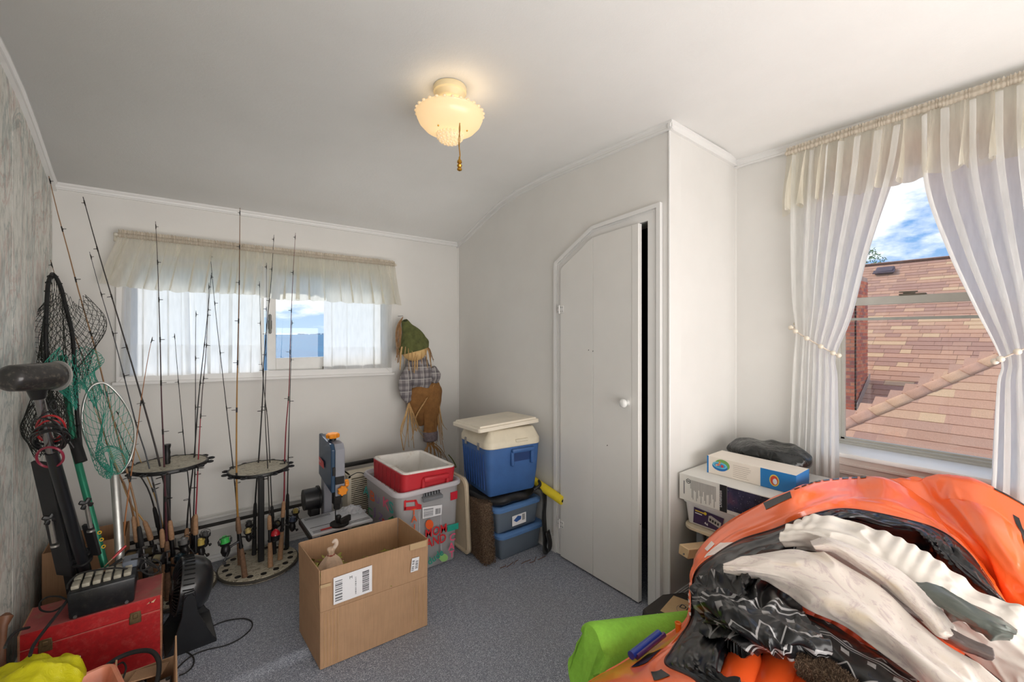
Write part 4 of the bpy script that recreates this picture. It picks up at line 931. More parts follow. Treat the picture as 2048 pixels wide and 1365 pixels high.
# ---------------------------------------------------------------- landing nets
def net_tubes(mb, P, nu, nv, r, closeu=True, k=3):
    """diamond netting over a surface function P(u,v)"""
    for fam in (1, -1):
        for i in range(nu):
            pts = []
            for j in range(nv+1):
                u = (i+fam*j*.5)/nu; u = u % 1.0 if closeu else u
                if not closeu and (u < 0 or u > 1): continue
                pts.append(P(u, j/nv))
            if len(pts) > 1: mb.tube(pts, r, k, caps=False)
def Dp(l): return [D(a, b, c) for a, b, c in l]
def landing_net(name, label, hoop, m_hoop, rh, handle, m_handle, rhd, tailp, m_net, nu, nv, rn_, droop, extra=None, wrap=False, wob=.03, seed=1):
    t = thing(name, label, 'landing net', D(*handle[-1]), 'landing nets in the left corner')
    H = catmull(Dp(hoop), 6); mb = MB(); mb.tube(H, rh, 10); mb.build('hoop', m_hoop, t)
    h = Dp(handle); mb = MB(); mb.tube(catmull(h, 4), rhd, 16); mb.build('handle', m_handle, t)
    n = len(H); tl = D(*tailp); rr = random.Random(seed); ph = [rr.uniform(0, 6) for _ in range(6)]
    cen = sum(H, V(0, 0, 0))/n
    def P(u, v):
        a = H[int(u*(n-1))].lerp(H[min(int(u*(n-1))+1, n-1)], (u*(n-1)) % 1)
        w = v**.75; c = a.lerp(tl, w*.86); c = c+(c-lerp(cen, tl, w))*(-.25*math.sin(PI*v))
        return c+V(math.sin(13*u+7*v+ph[0]), math.sin(11*u-9*v+ph[1])*.6, math.sin(9*u+11*v+ph[2]))*wob*math.sin(PI*min(1, v*.9+.04))+V(0, 0, -droop*math.sin(PI*v))
    mb = MB(); net_tubes(mb, P, nu, nv, rn_); o = mb.build('netting', m_net, t, fixn=False); o['kind'] = 'stuff'
    if wrap:
        mb = MB()
        for i in range(4, n-3, 3): mb.torus(H[i], rh+.002, .0016, axis=H[i+1]-H[i-1], n=10, k=4)
        o = mb.build('hoop_lashing', m_net, t); o['kind'] = 'stuff'
    return t
M_GRN = pm((44, 136, 106), .3, .35, var=.08); M_NETB = pm((38, 40, 36), .8); M_NETG = pm((52, 150, 130), .7, var=.15)
bn = landing_net('landing_net', 'big black-hooped landing net with a green tube handle in the left corner', [(162, 905, 1.98), (154, 825, 2.0), (150, 749, 2.03), (145, 673, 2.06), (133, 620, 2.08), (121, 574, 2.09), (107, 550, 2.08), (98, 562, 2.04), (94, 600, 2.0), (92, 680, 1.96), (98, 770, 1.93), (120, 850, 1.93), (150, 900, 1.96)], M_BLK, .0085,
    [(123, 712, 2.02), (147, 883, 1.98), (156, 925, 1.97), (206, 1119, 1.93), (216, 1160, 1.92)], M_GRN, .0135, (82, 862, 1.80), M_NETB, 34, 22, .0011, .02, wrap=True, wob=.035, seed=3)
mb = MB(); mb.tube(Dp([(148, 880, 1.975), (163, 925, 1.965)]), .021, 16); mb.build('collar', M_RUB, bn)
for q_ in ((199, 1088), (203, 1102), (207, 1116)):
    m = MB(); m.torus(D(q_[0], q_[1]-22, 1.915), .006, .0022, (0.3, -1, .2), n=12, k=5); m.build('yellow_mark', pm((230, 180, 40), .4), bn)
sn = landing_net('landing_net', 'small silver-hooped landing net with green mesh in front of the rods', [(229, 950, 1.98), (205, 932, 1.98), (182, 900, 1.97), (166, 858, 1.96), (166, 815, 1.96), (178, 780, 1.97), (196, 767, 1.99), (217, 771, 2.02), (244, 799, 2.05), (264, 836, 2.06), (270, 872, 2.05), (262, 915, 2.02), (246, 942, 2.0), (233, 950, 1.98)], pm((196, 196, 192), .3, .8), .0058,
    [(229, 948, 1.98), (233, 1000, 1.96), (237, 1060, 1.94), (240, 1125, 1.92)], pm((186, 186, 182), .35, .8, bump=.15), .0165, (214, 928, 1.82), M_NETG, 30, 16, .0011, .05, wob=.02, seed=8)
# green mesh bunched over the hoop, belongs to the small net
mb = MB()
def bunch(u, v):
    c = D(168, 790, 1.96).lerp(D(140, 715, 2.0), 1-v); a = 2*PI*u; r = .035+.05*math.sin(PI*min(1, v+.12)); return c+V(math.cos(a)*r*(1+.3*math.sin(3*a+9*v)), math.sin(a)*r*.6, .05*math.sin(2*a+5*v)-.02*v)
net_tubes(mb, bunch, 26, 14, .0012); o = mb.build('bunched_netting', M_NETG, sn, fixn=False); o['kind'] = 'stuff'
mb = MB()
def dark(u, v):
    c = D(88, 800, 1.80).lerp(D(92, 905, 1.84), v); a = 2*PI*u; r = .055+.045*math.sin(PI*v); return c+V(math.cos(a)*r*.7, math.sin(a)*r*.6, .02*math.sin(3*a+5*v))
net_tubes(mb, dark, 30, 18, .0012); o = mb.build('bunched_netting', M_NETB, bn, fixn=False); o['kind'] = 'stuff'

mb = MB()
def blk(u, v):
    c = D(132, 600, 2.06).lerp(D(140, 760, 2.02), v); a = 2*PI*u; r = .05+.07*math.sin(PI*min(1, v+.05)); return c+V(math.cos(a)*r*(1+.2*math.sin(2*a+6*v)), math.sin(a)*r*.6, .03*math.sin(3*a+4*v))
net_tubes(mb, blk, 26, 20, .0011); o = mb.build('hanging_netting', M_NETB, bn, fixn=False); o['kind'] = 'stuff'
# ---------------------------------------------------------------- electric outboard motor leaning on the left wall
tm = thing('outboard_motor', 'black electric outboard motor with red and black coiled cable, leaning on the wallpapered wall', 'motor', D(165, 1150, 1.9))
hd0, hd1 = D(22, 757, 1.46), D(118, 752, 1.62); M_HEAD = pm((58, 56, 56), .28, .3, var=.25, sc=30, coat=.5, dirt=((120, 112, 100), 60))
mb = MB(); dv = (hd1-hd0)
mb.tube([hd0+dv*t for t in (-.12, -.06, 0, .2, .5, .8, .95, 1.03)], [.028, .044, .048, .050, .052, .054, .048, .030], 24, flat=.95); hdm = mb.build('power_head', M_HEAD, tm)
mb = MB(); mb.tube([hd0+dv*t for t in (.93, .965, .985, 1.06)], [.0555, .0570, .052, .036], 24); mb.build('rear_cap', pm((168, 166, 162), .35, .3), tm)
mb = MB(); mb.tube([D(74, 772, 1.56), D(77, 797, 1.57)], [.032, .020], 18); mb.build('neck', M_BLK, tm)
s0, s1, s2 = D(77, 790, 1.57), D(103, 905, 1.64), D(168, 1135, 1.86); e2 = s2+(s2-s1).normalized()*.33
mb = MB(); mb.tube([s0, s1], .0145, 18); mb.build('steel_shaft', pm((150, 148, 148), .25, .9), tm)
mb = MB(); mb.tube([s1, s2, e2], [.019, .021, .021], 18); mb.build('lower_shaft', pm((34, 36, 40), .3, .1, coat=.3), tm)
e2f = s2+(s2-s1).normalized()*.30
mb = MB(); mb.tube([e2f+V(-.02, -.1, .02), e2f+V(-.01, -.06, .01), e2f+V(.01, .06, 0), e2f+V(.02, .1, 0)], [.012, .035, .035, .012], 18); mb.build('drive_unit', M_BLK, tm)
for (pa_, pb_, w_) in (((82, 925, 1.68), (132, 1150, 1.84), .034), ((128, 1062, 1.80), (150, 1190, 1.88), .03), ((175, 1050, 1.86), (192, 1110, 1.9), .02)):
    a, b = D(*pa_), D(*pb_); mb = MB(); d_ = (b-a); sd = d_.cross(V(.6, .8, 0)).normalized()*w_; fw = d_.cross(sd).normalized()*.007
    mb.add([a-sd-fw, a+sd-fw, b+sd-fw, b-sd-fw, a-sd+fw, a+sd+fw, b+sd+fw, b-sd+fw], [(0, 1, 2, 3), (7, 6, 5, 4), (0, 4, 5, 1), (1, 5, 6, 2), (2, 6, 7, 3), (3, 7, 4, 0)]); mb.build('mount_bracket', pm((46, 46, 48), .45, .2, var=.2), tm, smooth=False, bevel=.002)
for (kx, ky, kd) in ((100, 1038, 1.74), (172, 1008, 1.84)):
    c = D(kx, ky, kd); mb = MB(); mb.box(c, (.05, .014, .018), rz=.4, ry=.5, bev=.005, seg=2); mb.box(c, (.018, .014, .05), rz=.4, ry=.5, bev=.005, seg=2); k_ = mb.build('clamp_knob', M_BLK, tm)
    mb = MB(); mb.tube([c, D(kx+9, ky+48, kd+.02)], .008, 12); mb.lathe([(.014, 0), (.014, .008)], D(kx+10, ky+56, kd+.02), 14); mb.build('clamp_screw', pm((190, 188, 184), .3, .8), k_)
mb = MB(); mb.torus(D(160, 1110, 1.85), .027, .008, (s2-s1), n=24, k=8); mb.torus(D(164, 1122, 1.855), .027, .008, (s2-s1), n=24, k=8); mb.build('shaft_collar', M_BLK, tm)
def wire(name, pts, r, m, parent=None, closed=False, n=6, label=None, cat=None):
    mb = MB(); mb.tube(catmull(pts, 8, closed), r, n, closed=closed); o = mb.build(name, m, parent)
    return tag(o, label, cat) if label else o
M_RED = pm((176, 40, 44), .4); M_WHT = pm((214, 206, 200), .5)
rn = random.Random(11)
for k in range(9):
    a0 = rn.uniform(0, 6); cx_, cy_ = 98+rn.uniform(-5, 5), 872+rn.uniform(-14, 12); rx, ry = rn.uniform(26, 42), rn.uniform(12, 28)
    tl_ = rn.uniform(-.3, .5); pts = [D(cx_+rx*math.cos(a)*math.cos(tl_)-ry*math.sin(a)*math.sin(tl_), cy_+ry*math.sin(a)*math.cos(tl_)+rx*math.cos(a)*math.sin(tl_), 1.60+.045*math.sin(a)) for a in [a0+2*PI*i/12 for i in range(12)]]
    wire('cable_loop', pts, .0034, [M_BLK, M_BLK, M_BLK, M_RED, M_BLK][k % 5], tm, closed=True)
wire('cable_loop', [D(100+27*math.cos(a), 915+20*math.sin(a), 1.63+.03*math.sin(a)) for a in [2*PI*i/12 for i in range(12)]], .0044, pm((150, 44, 66), .35), tm, closed=True)
wire('cable_tail', [D(78, 838, 1.56), D(95, 825, 1.58), D(112, 818, 1.6), D(108, 802, 1.6), D(98, 812, 1.58), D(118, 840, 1.58), D(134, 868, 1.6)], .0036, M_BLK, tm)

# ---------------------------------------------------------------- cardboard box behind, red tool box, battery, fan
def m_card(name, rgb=(180, 144, 112)):
    a = Mt(name); c = lin(rgb); st_ = a.noise(9, 5, .6, a.co((1, 1, 1))); fl = a.noise(220, 2, .5, a.co((1, 1, .05)))
    col = a.ramp(a.mix(.45, st_, fl), [(.3, tuple(x*.84 for x in c)), (.7, tuple(min(1, x*1.12) for x in c))]); a.col(col).set(Roughness=.8); a.b.inputs['Specular IOR Level'].default_value = .25; a.bump(fl, .12, .001); return a.m
M_CARD = m_card('cardboard'); M_CARD2 = m_card('old_cardboard', (160, 124, 94)); M_CEDGE = pm((206, 168, 124), .85, var=.15)
def slab(mb, a, b, c, th=.004):
    """parallelogram a, a+b, a+b+c, a+c with thickness"""
    a, b, c = Vector(a), Vector(b), Vector(c); n_ = b.cross(c).normalized()*th/2
    q_ = [a, a+b, a+b+c, a+c]; mb.add([p-n_ for p in q_]+[p+n_ for p in q_], [(3, 2, 1, 0), (4, 5, 6, 7), (0, 1, 5, 4), (1, 2, 6, 5), (2, 3, 7, 6), (3, 0, 4, 7)]); return mb
cbx = thing('cardboard_box', 'old brown cardboard box in the corner behind the leaning motor', 'box', (-.3, 2.95, 0))
x0, x1, y0, y1, zz = -.47, -.19, 2.84, 3.06, .40
for a, b in (((x0, y0, .003), (x1-x0, 0, 0)), ((x0, y1, .003), (x1-x0, 0, 0)), ((x0, y0, .003), (0, y1-y0, 0)), ((x1, y0, .003), (0, y1-y0, 0))):
    mb = MB(); slab(mb, a, b, (0, 0, zz)); mb.build('side', M_CARD2, cbx, smooth=False)
mb = MB(); slab(mb, (x0, y0, .006), (x1-x0, 0, 0), (0, y1-y0, 0)); mb.build('bottom', M_CARD2, cbx, smooth=False)
tb = thing('tool_box', 'scuffed red lidded tool chest with two brass-coloured latches on the carpet', 'tool box', (-.25, 2.47, 0))
bx0, bx1, by0, by1, bz = -.455, -.042, 2.368, 2.58, .284
M_REDB = pm((184, 30, 34), .5, var=.16, sc=60, dirt=((198, 70, 66), 34)); M_REDT = pm((170, 84, 82), .7, var=.2, sc=9, dirt=((150, 120, 100), 7))
mb = MB(); mb.bb(bx0, bx1, by0, by1, .002, .222, .004); mb.build('body', M_REDB, tb)
mb = MB(); mb.bb(bx0, bx1, by0, by1, .224, bz, .004); lid = mb.build('lid', M_REDB, tb)
mb = MB(); mb.bb(bx0+.004, bx1-.004, by0+.004, by1-.004, bz-.001, bz+.001, .001); mb.build('lid_top', M_REDT, lid)
mb = MB(); mb.bb(bx0+.002, bx1-.002, by0+.002, by1-.002, .221, .2245); mb.build('lid_seam', pm((206, 110, 100), .7), tb, smooth=False)
M_AGED = pm((124, 104, 74), .5, .6, var=.3, sc=60)
for x in (-.384, -.128):
    mb = MB(); mb.bb(x-.017, x+.017, by0-.005, by0, .218, .246, .002); mb.bb(x-.019, x+.019, by0-.004, by0, .198, .234, .002); mb.bb(x-.008, x+.008, by0-.009, by0-.004, .222, .239, .002); mb.build('latch', M_AGED, tb)
for a, b in ((bx0, bx0+.006), (bx1-.006, bx1)):
    mb = MB(); mb.bb(a, b, by0-.001, by1, .003, bz+.0005); mb.build('edge_binding', pm((176, 122, 92), .7, var=.3, sc=50), tb, smooth=False)
mb = MB(); mb.add([V(-.093, by0-.0008, .262), V(-.082, by0-.0008, .270), V(-.085, by0-.0008, .263), V(-.062, by0-.0008, .276), V(-.070, by0-.0008, .262), V(-.078, by0-.0008, .266)], [(0, 1, 2, 5), (2, 3, 4, 5)]); mb.build('scratch', pm((228, 196, 160), .8), tb, smooth=False)
# battery case with cell caps
ba = thing('battery', 'dusty black battery case with grey cell caps lying on the red tool chest', 'battery', (-.23, 2.46, bz))
mb = MB(); mb.box((-.228, 2.462, bz+.054), (.202, .186, .104), bev=.008, seg=2, taper=.95); mb.build('case', pm((30, 31, 34), .35, var=.3, sc=50, dirt=((54, 52, 50), 60)), ba)
for r_ in range(2):
    for c_ in range(6):
        mb = MB(); mb.box((-.31+c_*.031, 2.425+r_*.068, bz+.112), (.024, .052, .016), bev=.004, seg=2); mb.build('cell_cap', pm((172, 166, 150), .5, var=.2, sc=50), ba)
for x in (-.305, -.155):
    mb = MB(); mb.cyl((x, 2.372, bz+.012), (x, 2.367, bz+.012), .006, n=12); mb.build('screw', M_STEEL, ba)
mb = MB(); mb.box((-.152, 2.51, bz+.120), (.05, .075, .03), bev=.004); mb.build('terminal_cover', pm((112, 120, 132), .25, var=.2), ba)
for k, (a, b) in enumerate((((225, 1118), (252, 1092)), ((212, 1140), (244, 1118)))):
    p, q_ = D(*a, 1.83), D(*b, 1.87); t = thing('battery_clamp', ['red-handled jump lead clamp resting on the battery case', 'black-jawed lead clamp lying lower on the battery case'][k], 'clamp', p)
    mb = MB(); mb.tube([p, p.lerp(q_, .5), q_], [.004, .006, .005], 8); mb.build('grip', M_RED if k == 0 else M_RUB, t); mb = MB(); mb.tube([p+(p-q_)*.6, p], [.002, .005], 8); mb.build('jaw', pm((120, 96, 74), .5, .6), t)
wire('lead_cable', [D(262, 1120, 1.84), D(285, 1118, 1.86), D(305, 1128, 1.88), D(318, 1142, 1.9), D(300, 1150, 1.88), D(282, 1140, 1.86), D(290, 1125, 1.87), D(312, 1136, 1.9), D(322, 1128, 1.92), D(306, 1120, 1.9), D(296, 1138, 1.88), D(272, 1142, 1.85), D(240, 1137, 1.80), D(200, 1140, 1.77), D(160, 1148, 1.75), D(138, 1166, 1.72), D(134, 1180, 1.70)], .0036, M_RUB, None, label='tangled black lead cable lying over the battery case', cat='cable')
wire('power_cord', [D(133, 1200, 1.69), D(118, 1194, 1.70), D(95, 1195, 1.72), D(80, 1206, 1.70), D(82, 1221, 1.68), D(104, 1224, 1.66), D(126, 1212, 1.66), D(136, 1198, 1.68)], .0032, M_RUB, None, label='small loop of thin black cord on the faded tool chest lid', cat='cord')
wire('power_cord', [D(134, 1202, 1.68), D(120, 1222, 1.63), D(98, 1250, 1.56), D(78, 1276, 1.5), D(66, 1294, 1.44), D(60, 1312, 1.38)], .0052, M_RUB, None, label='thick black cord running from the battery down towards the yellow bag', cat='cord')
wire('power_cord', [D(58, 1256, 1.56), D(36, 1262, 1.50), D(20, 1276, 1.44), D(10, 1296, 1.38)], .0046, M_RUB, None, label='black cord between the tool chest end and the left wall', cat='cord')
# fan
fn = thing('floor_fan', 'black round floor fan on a splayed stand beside the red tool chest', 'fan', (.03, 2.49, 0))
fa = V(-1, -.05, .14).normalized(); fc = V(.045, 2.50, .235); M_FAN = pm((30, 31, 34), .3, var=.15, coat=.3)
mb = MB(); mb.lathe([(.0, -.098), (.045, -.096), (.085, -.082), (.112, -.055), (.124, -.02), (.126, .01), (.122, .035), (.112, .037), (.112, .03), (.118, .0), (.105, -.05), (.05, -.088), (0, -.09)], fc, 48, axis=fa); mb.build('housing', M_FAN, fn)
q3 = fa.to_track_quat('Z', 'Y').to_matrix()
for k in range(44):
    a = 2*PI*k/44; m = MB(); pts = [fc+q3 @ V(math.cos(a+t_*.25)*r_, math.sin(a+t_*.25)*r_, z_) for r_, z_, t_ in ((.030, .052, 0), (.07, .055, .5), (.105, .045, 1), (.122, .03, 1.1))]; m.tube(pts, .0018, 4); m.build('grille_bar', M_FAN, fn)
for k in range(24):
    a = -PI*.15+PI*1.3*k/24-.3; m = MB(); p = [fc+q3 @ V(math.cos(a)*r_, math.sin(a)*r_, z_) for r_, z_ in ((.1275, .028), (.1265, -.012))]; m.tube(p, .0028, 4); m.build('vent_slot', pm((6, 6, 7), .9), fn)
m = MB(); m.lathe([(0, .06), (.030, .058), (.032, .050), (0, .048)], fc, 24, axis=fa); m.build('hub', M_FAN, fn)
for k in range(5):
    m = MB(); a = 2*PI*k/5; m.grid(5, 5, lambda u, v: fc+q3 @ V(math.cos(a+u*.9)*lerp(.02, .1, v), math.sin(a+u*.9)*lerp(.02, .1, v), .01+u*.02)); m.build('blade', M_FAN, fn, solid=.002)
sdv = fa.cross(V(0, 0, 1)).normalized(); sdv = sdv if sdv.y < 0 else -sdv
for s_ in (1, -1):
    p = fc+sdv*s_*.128; m = MB(); m.cyl(p, p+sdv*s_*.014, .020, .017, 20); m.build('pivot_knob', M_FAN, fn)
    fw = V(sdv.y, -sdv.x, 0)*(1 if (V(sdv.y, -sdv.x, 0)).dot(V(1, 0, 0)) > 0 else -1)
    b = V(p.x, p.y, 0); m = MB(); q_ = [(-.020, .26), (.020, .26), (.03, .16), (.085, .03), (.1, .012), (.1, .0), (-.085, 0), (-.085, .012), (-.06, .05), (-.028, .16)]
    m.prism(q_, lambda a_, z_, t_: b+fw*a_+V(0, 0, z_)+sdv*s_*t_, -.003, .008); m.build('stand_arm', M_FAN, fn, smooth=False, bevel=.003)
m = MB(); b = V(fc.x, fc.y, 0); m.add([b+sdv*x_+fw*y_+V(0, 0, z_) for z_ in (.001, .014) for x_, y_ in ((-.13, -.085), (.13, -.085), (.13, .1), (-.13, .1))], [(3, 2, 1, 0), (4, 5, 6, 7), (0, 1, 5, 4), (1, 2, 6, 5), (2, 3, 7, 6), (3, 0, 4, 7)]); m.build('base_plate', M_FAN, fn, smooth=False, bevel=.003)
fl = lambda px, py, z=.004: on(px, py, Z=z)
wire('power_cord', [fl(398, 1270), fl(420, 1256), fl(450, 1243), fl(485, 1238), fl(503, 1244), fl(502, 1258), fl(480, 1278), fl(450, 1292), fl(415, 1300), fl(388, 1310), fl(366, 1326), fl(350, 1344), fl(346, 1362)], .0028, M_RUB, None, label='long thin black cord looping over the carpet beside the fan', cat='cord')
wire('power_cord', [fl(352, 1308), fl(372, 1305), fl(387, 1316), fl(386, 1332), fl(372, 1346), fl(358, 1352)], .0028, M_RUB, None, label='short curl of black cord crossing the long cord near the open box', cat='cord')

# ---------------------------------------------------------------- foreground clutter, bottom left
ob = thing('open_carton', 'open brown carton with raised flaps, holding a cable and a card box, bottom left', 'box', (-.09, 1.95, 0))
x0, x1, y0, y1, zt = -.165, .0, 1.72, 2.10, .16
for a, b in (((x0, y0, .003), (x1-x0, 0, 0)), ((x0, y1, .003), (x1-x0, 0, 0)), ((x0, y0, .003), (0, y1-y0, 0)), ((x1, y0, .003), (0, y1-y0, 0))):
    mb = MB(); slab(mb, a, b, (0, 0, zt)); mb.build('side', M_CARD, ob, smooth=False)
mb = MB(); slab(mb, (x0, y0, .005), (x1-x0, 0, 0), (0, y1-y0, 0)); mb.build('bottom', M_CARD, ob, smooth=False)
mb = MB(); mb.add([V(x1, 1.78, zt), V(x1, 2.08, zt), V(x1+.004, 2.06, zt+.10), V(x1+.006, 1.80, zt+.06)], [(0, 1, 2, 3)]); mb.build('flap', M_CARD, ob, smooth=False, solid=.005)
mb = MB(); mb.add([V(x0, 1.80, zt), V(x0, 2.09, zt), V(x0+.002, 2.08, zt+.075), V(x0+.004, 1.84, zt+.045)], [(0, 1, 2, 3)]); mb.build('flap', M_CARD, ob, smooth=False, solid=.005)
mb = MB(); slab(mb, (x0+.055, y1-.004, zt), (.095, -.02, 0), (-.02, -.075, .012)); mb.build('flap', M_CARD, ob, smooth=False)
cb_ = thing('picture_box', 'flat box with a dark edge and a blue and beige picture inside the open carton', 'box', (-.05, 1.95, .1))
mb = MB(); mb.box((-.052, 1.925, .126), (.088, .20, .028), bev=.003); mb.build('tray', pm((54, 48, 44), .5), cb_)
mb = MB(); mb.bb(-.090, -.014, 1.84, 2.015, .1402, .1408); mb.build('picture', pm((206, 190, 180), .4, var=.1), cb_, smooth=False)
mb = MB(); mb.lathe([(0, 0), (.024, 0), (.024, .0004), (0, .0004)], (-.062, 1.93, .1409), 20, sx=1.1, sy=1.5); mb.build('picture_shape', pm((70, 86, 130), .4), cb_, smooth=False)
mb = MB(); mb.cyl((-.020, 2.005, .1402), (-.020, 2.005, .146), .006, n=12); mb.build('corner_stud', pm((60, 56, 54), .4, .5), cb_)
sc_t = thing('steel_canister', 'small silver cylinder lying inside the open carton', 'canister', (-.12, 2.0, .09))
mb = MB(); mb.cyl((-.145, 2.02, .135), (-.085, 2.03, .142), .016, n=20); mb.build('barrel', pm((186, 190, 198), .25, .9), sc_t); mb = MB(); mb.cyl((-.085, 2.03, .142), (-.078, 2.031, .143), .012, n=16); mb.build('cap', M_BLK, sc_t)
wire('rubber_hose', [D(200, 1345, 1.50), D(214, 1332, 1.54), D(240, 1315, 1.58), D(272, 1304, 1.60), D(300, 1303, 1.60), D(315, 1316, 1.58), D(318, 1340, 1.54), D(312, 1372, 1.50), D(300, 1400, 1.48)], .0078, M_RUB, None, n=10, label='thick black rubber hose arching over the open carton', cat='hose')
wire('thin_wire', [D(236, 1330, 1.56), D(246, 1326, 1.58), D(252, 1336, 1.56), D(248, 1352, 1.54), D(236, 1380, 1.52)], .003, M_RUB, None, label='thin black wire hooked below the thick hose', cat='wire')
cr = thing('slatted_crate', 'cream slatted crate under the yellow bag at the bottom left corner', 'crate', (-.33, 1.9, 0))
M_CRM = pm((226, 222, 200), .5)
for z in [.03+.034*k for k in range(8)]:
    for a in ((-.478, -.25, 1.46, 1.472), (-.478, -.25, 2.058, 2.07), (-.478, -.466, 1.472, 2.058), (-.262, -.25, 1.472, 2.058)):
        mb = MB(); mb.bb(*a, z, z+.02, .002); mb.build('slat', M_CRM, cr, smooth=False)
for x in (-.476, -.266):
    for y in (1.462, 2.054): mb = MB(); mb.bb(x, x+.014, y, y+.014, .002, .30, .002); mb.build('corner_post', M_CRM, cr, smooth=False)
for k in range(7): mb = MB(); mb.bb(-.462+k*.029, -.455+k*.029, 1.472, 2.058, .287, .296); mb.build('top_bar', M_CRM, cr, smooth=False)
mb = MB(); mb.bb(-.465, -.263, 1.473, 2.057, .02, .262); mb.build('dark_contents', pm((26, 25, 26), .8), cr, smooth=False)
# yellow plastic bag draped on the crate
def m_film(name, rgb, transp=.25, rough=.25):
    a = Mt(name); n, l = a.n, a.l; tl = n.new('ShaderNodeBsdfTranslucent'); tr = n.new('ShaderNodeBsdfTransparent'); tl.inputs[0].default_value = (*lin(rgb), 1)
    a.col(lin(rgb)).set(Roughness=rough); m1 = n.new('ShaderNodeMixShader'); m1.inputs[0].default_value = .35; l.new(a.b.outputs[0], m1.inputs[1]); l.new(tl.outputs[0], m1.inputs[2])
    m2 = n.new('ShaderNodeMixShader'); m2.inputs[0].default_value = transp; l.new(m1.outputs[0], m2.inputs[1]); l.new(tr.outputs[0], m2.inputs[2]); l.new(m2.outputs[0], a.out.inputs[0])
    a.bump(a.noise(30, 5, .65, None, 1.5), .6, .01); return a.m
yb = thing('plastic_bag', 'crumpled bright yellow plastic bag draped on the crate, bottom left corner', 'bag', (-.33, 1.95, .3))
edge = [(-.485, 1.60), (-.485, 2.12), (-.40, 2.15), (-.33, 2.13), (-.25, 2.09), (-.195, 2.0), (-.20, 1.88), (-.22, 1.75), (-.25, 1.60)]
def ybag(u, v):
    a = 2*PI*u; x = -.365+.125*math.cos(a)*v*(1+.10*math.sin(3*a+1)); y = 1.96+.17*math.sin(a)*v*(1+.08*math.sin(4*a))
    x = max(x, -.492); z = .365-.075*v**2.2+.022*noise.noise(V(x*14, y*14, 1))+.016*noise.noise(V(x*34, y*30, 4))*v+.022*(1-2*abs(noise.noise(V(x*12+3, y*20, 7))))*v-.05*max(0, v-.9)*6
    return V(x, y, z)
mb = MB(); mb.grid(90, 26, lambda u, v: ybag(u, max(.01, v)), closeu=True); mb.build('bag_film', m_film('yellow_film', (250, 244, 40), .10), yb, solid=.0012, fixn=False)
# salmon tray
tr_ = thing('salmon_tray', 'salmon pink plastic tub rim beside the yellow bag at the bottom', 'tub', (-.2, 1.84, .15))
cc = D(172, 1392, 1.40); cc.z = 0
def rr_poly(hx, hy, r, n=6):
    out = []
    for sx, sy, a0 in ((1, 1, 0), (-1, 1, PI/2), (-1, -1, PI), (1, -1, 1.5*PI)):
        for k in range(n+1): a = a0+PI/2*k/n; out.append((sx*(hx-r)+r*math.cos(a), sy*(hy-r)+r*math.sin(a)))
    return out
def tub(M, prof, hx, hy, rad, name, mat, parent, n=6, captop=True, **k):
    """rounded-rectangle vessel: prof = [(inset, z)]"""
    mb = MB(M=M); rings = [[V(x, y, z) for x, y in rr_poly(hx-i, hy-i, max(.004, rad-i), n)] for i, z in prof]; m = len(rings[0]); vs = [p for r_ in rings for p in r_]
    fs = [(i*m+j, i*m+(j+1) % m, (i+1)*m+(j+1) % m, (i+1)*m+j) for i in range(len(rings)-1) for j in range(m)]
    fs += [list(range(m))[::-1]]+([[(len(rings)-1)*m+j for j in range(m)]] if captop else []); mb.add(vs, fs); return mb.build(name, mat, parent, **k)
Mt_ = T((cc.x-.0, cc.y-.0, .002), .25)
tub(Mt_, [(.02, 0), (.008, .18), (0, .228), (0, .236), (.006, .241), (.014, .239), (.020, .22), (.028, .19), (.034, .185)], .085, .10, .04, 'tub_body', pm((232, 150, 120), .4), tr_)
# wooden handle at the far left
wh = thing('wooden_stick', 'brown wooden tool handle leaning at the far left wall', 'handle', (-.47, 1.9, 0))
a, b = D(6, 1236, 1.50), D(2, 1330, 1.44); mb = MB(); dd = (b-a).normalized(); mb.tube([a-dd*.012+V(.01, 0, .0), a+V(.006, 0, 0), a+dd*.03, a+dd*.08, b, V(b.x-.006, b.y+.01, .01)], [.006, .020, .013, .010, .011, .012], 14); mb.build('shaft', pm((112, 74, 52), .45, var=.2), wh)
# ---------------------------------------------------------------- big open cardboard box in the middle
def hit(px, py, P0, n):
    r = V(*ray(px, py)); o = V(0, 0, CH); n = Vector(n); return o+r*((Vector(P0)-o).dot(n)/r.dot(n))
M_PAPERW = pm((236, 235, 238), .5, var=.02); M_INK = pm((44, 44, 50), .6, var=.05); M_INKG = pm((120, 120, 124), .6, var=.05); M_TAPE = pm((196, 168, 130), .15, var=.06, coat=.6)
bxA, bxu, bxv, bxh = V(.477, 1.897, .003), V(.475, -.024, 0), V(-.014, .31, 0), .412
bt = thing('cardboard_box', 'large open brown cardboard box with shipping labels in the middle of the carpet', 'box', bxA+(bxu+bxv)/2)
crs = .236
for a, b, nm in ((bxA, bxu, 'side'), (bxA+bxv, bxu, 'side'), (bxA, bxv, 'side'), (bxA+bxu, bxv, 'side')):
    mb = MB(); slab(mb, a, b, (0, 0, crs)); mb.build('side', M_CARD, bt, smooth=False, bevel=.001)
def flap(a, b, out, tilt, h=bxh-crs, notch=.0):
    mb = MB(); n_ = Vector(out).normalized()*tilt; a = Vector(a)+V(0, 0, crs+.001); slab(mb, a, b, n_+V(0, 0, h)); return mb
nf_ = V(bxu.y, -bxu.x, 0).normalized()
for a, b, o_, tl_ in ((bxA, bxu, nf_, .004), (bxA+bxv, bxu, -nf_, .006), (bxA, bxv, -bxu, .004), (bxA+bxu, bxv, bxu, .004)):
    flap(a, b, o_, tl_).build('flap', M_CARD, bt, smooth=False, bevel=.001)
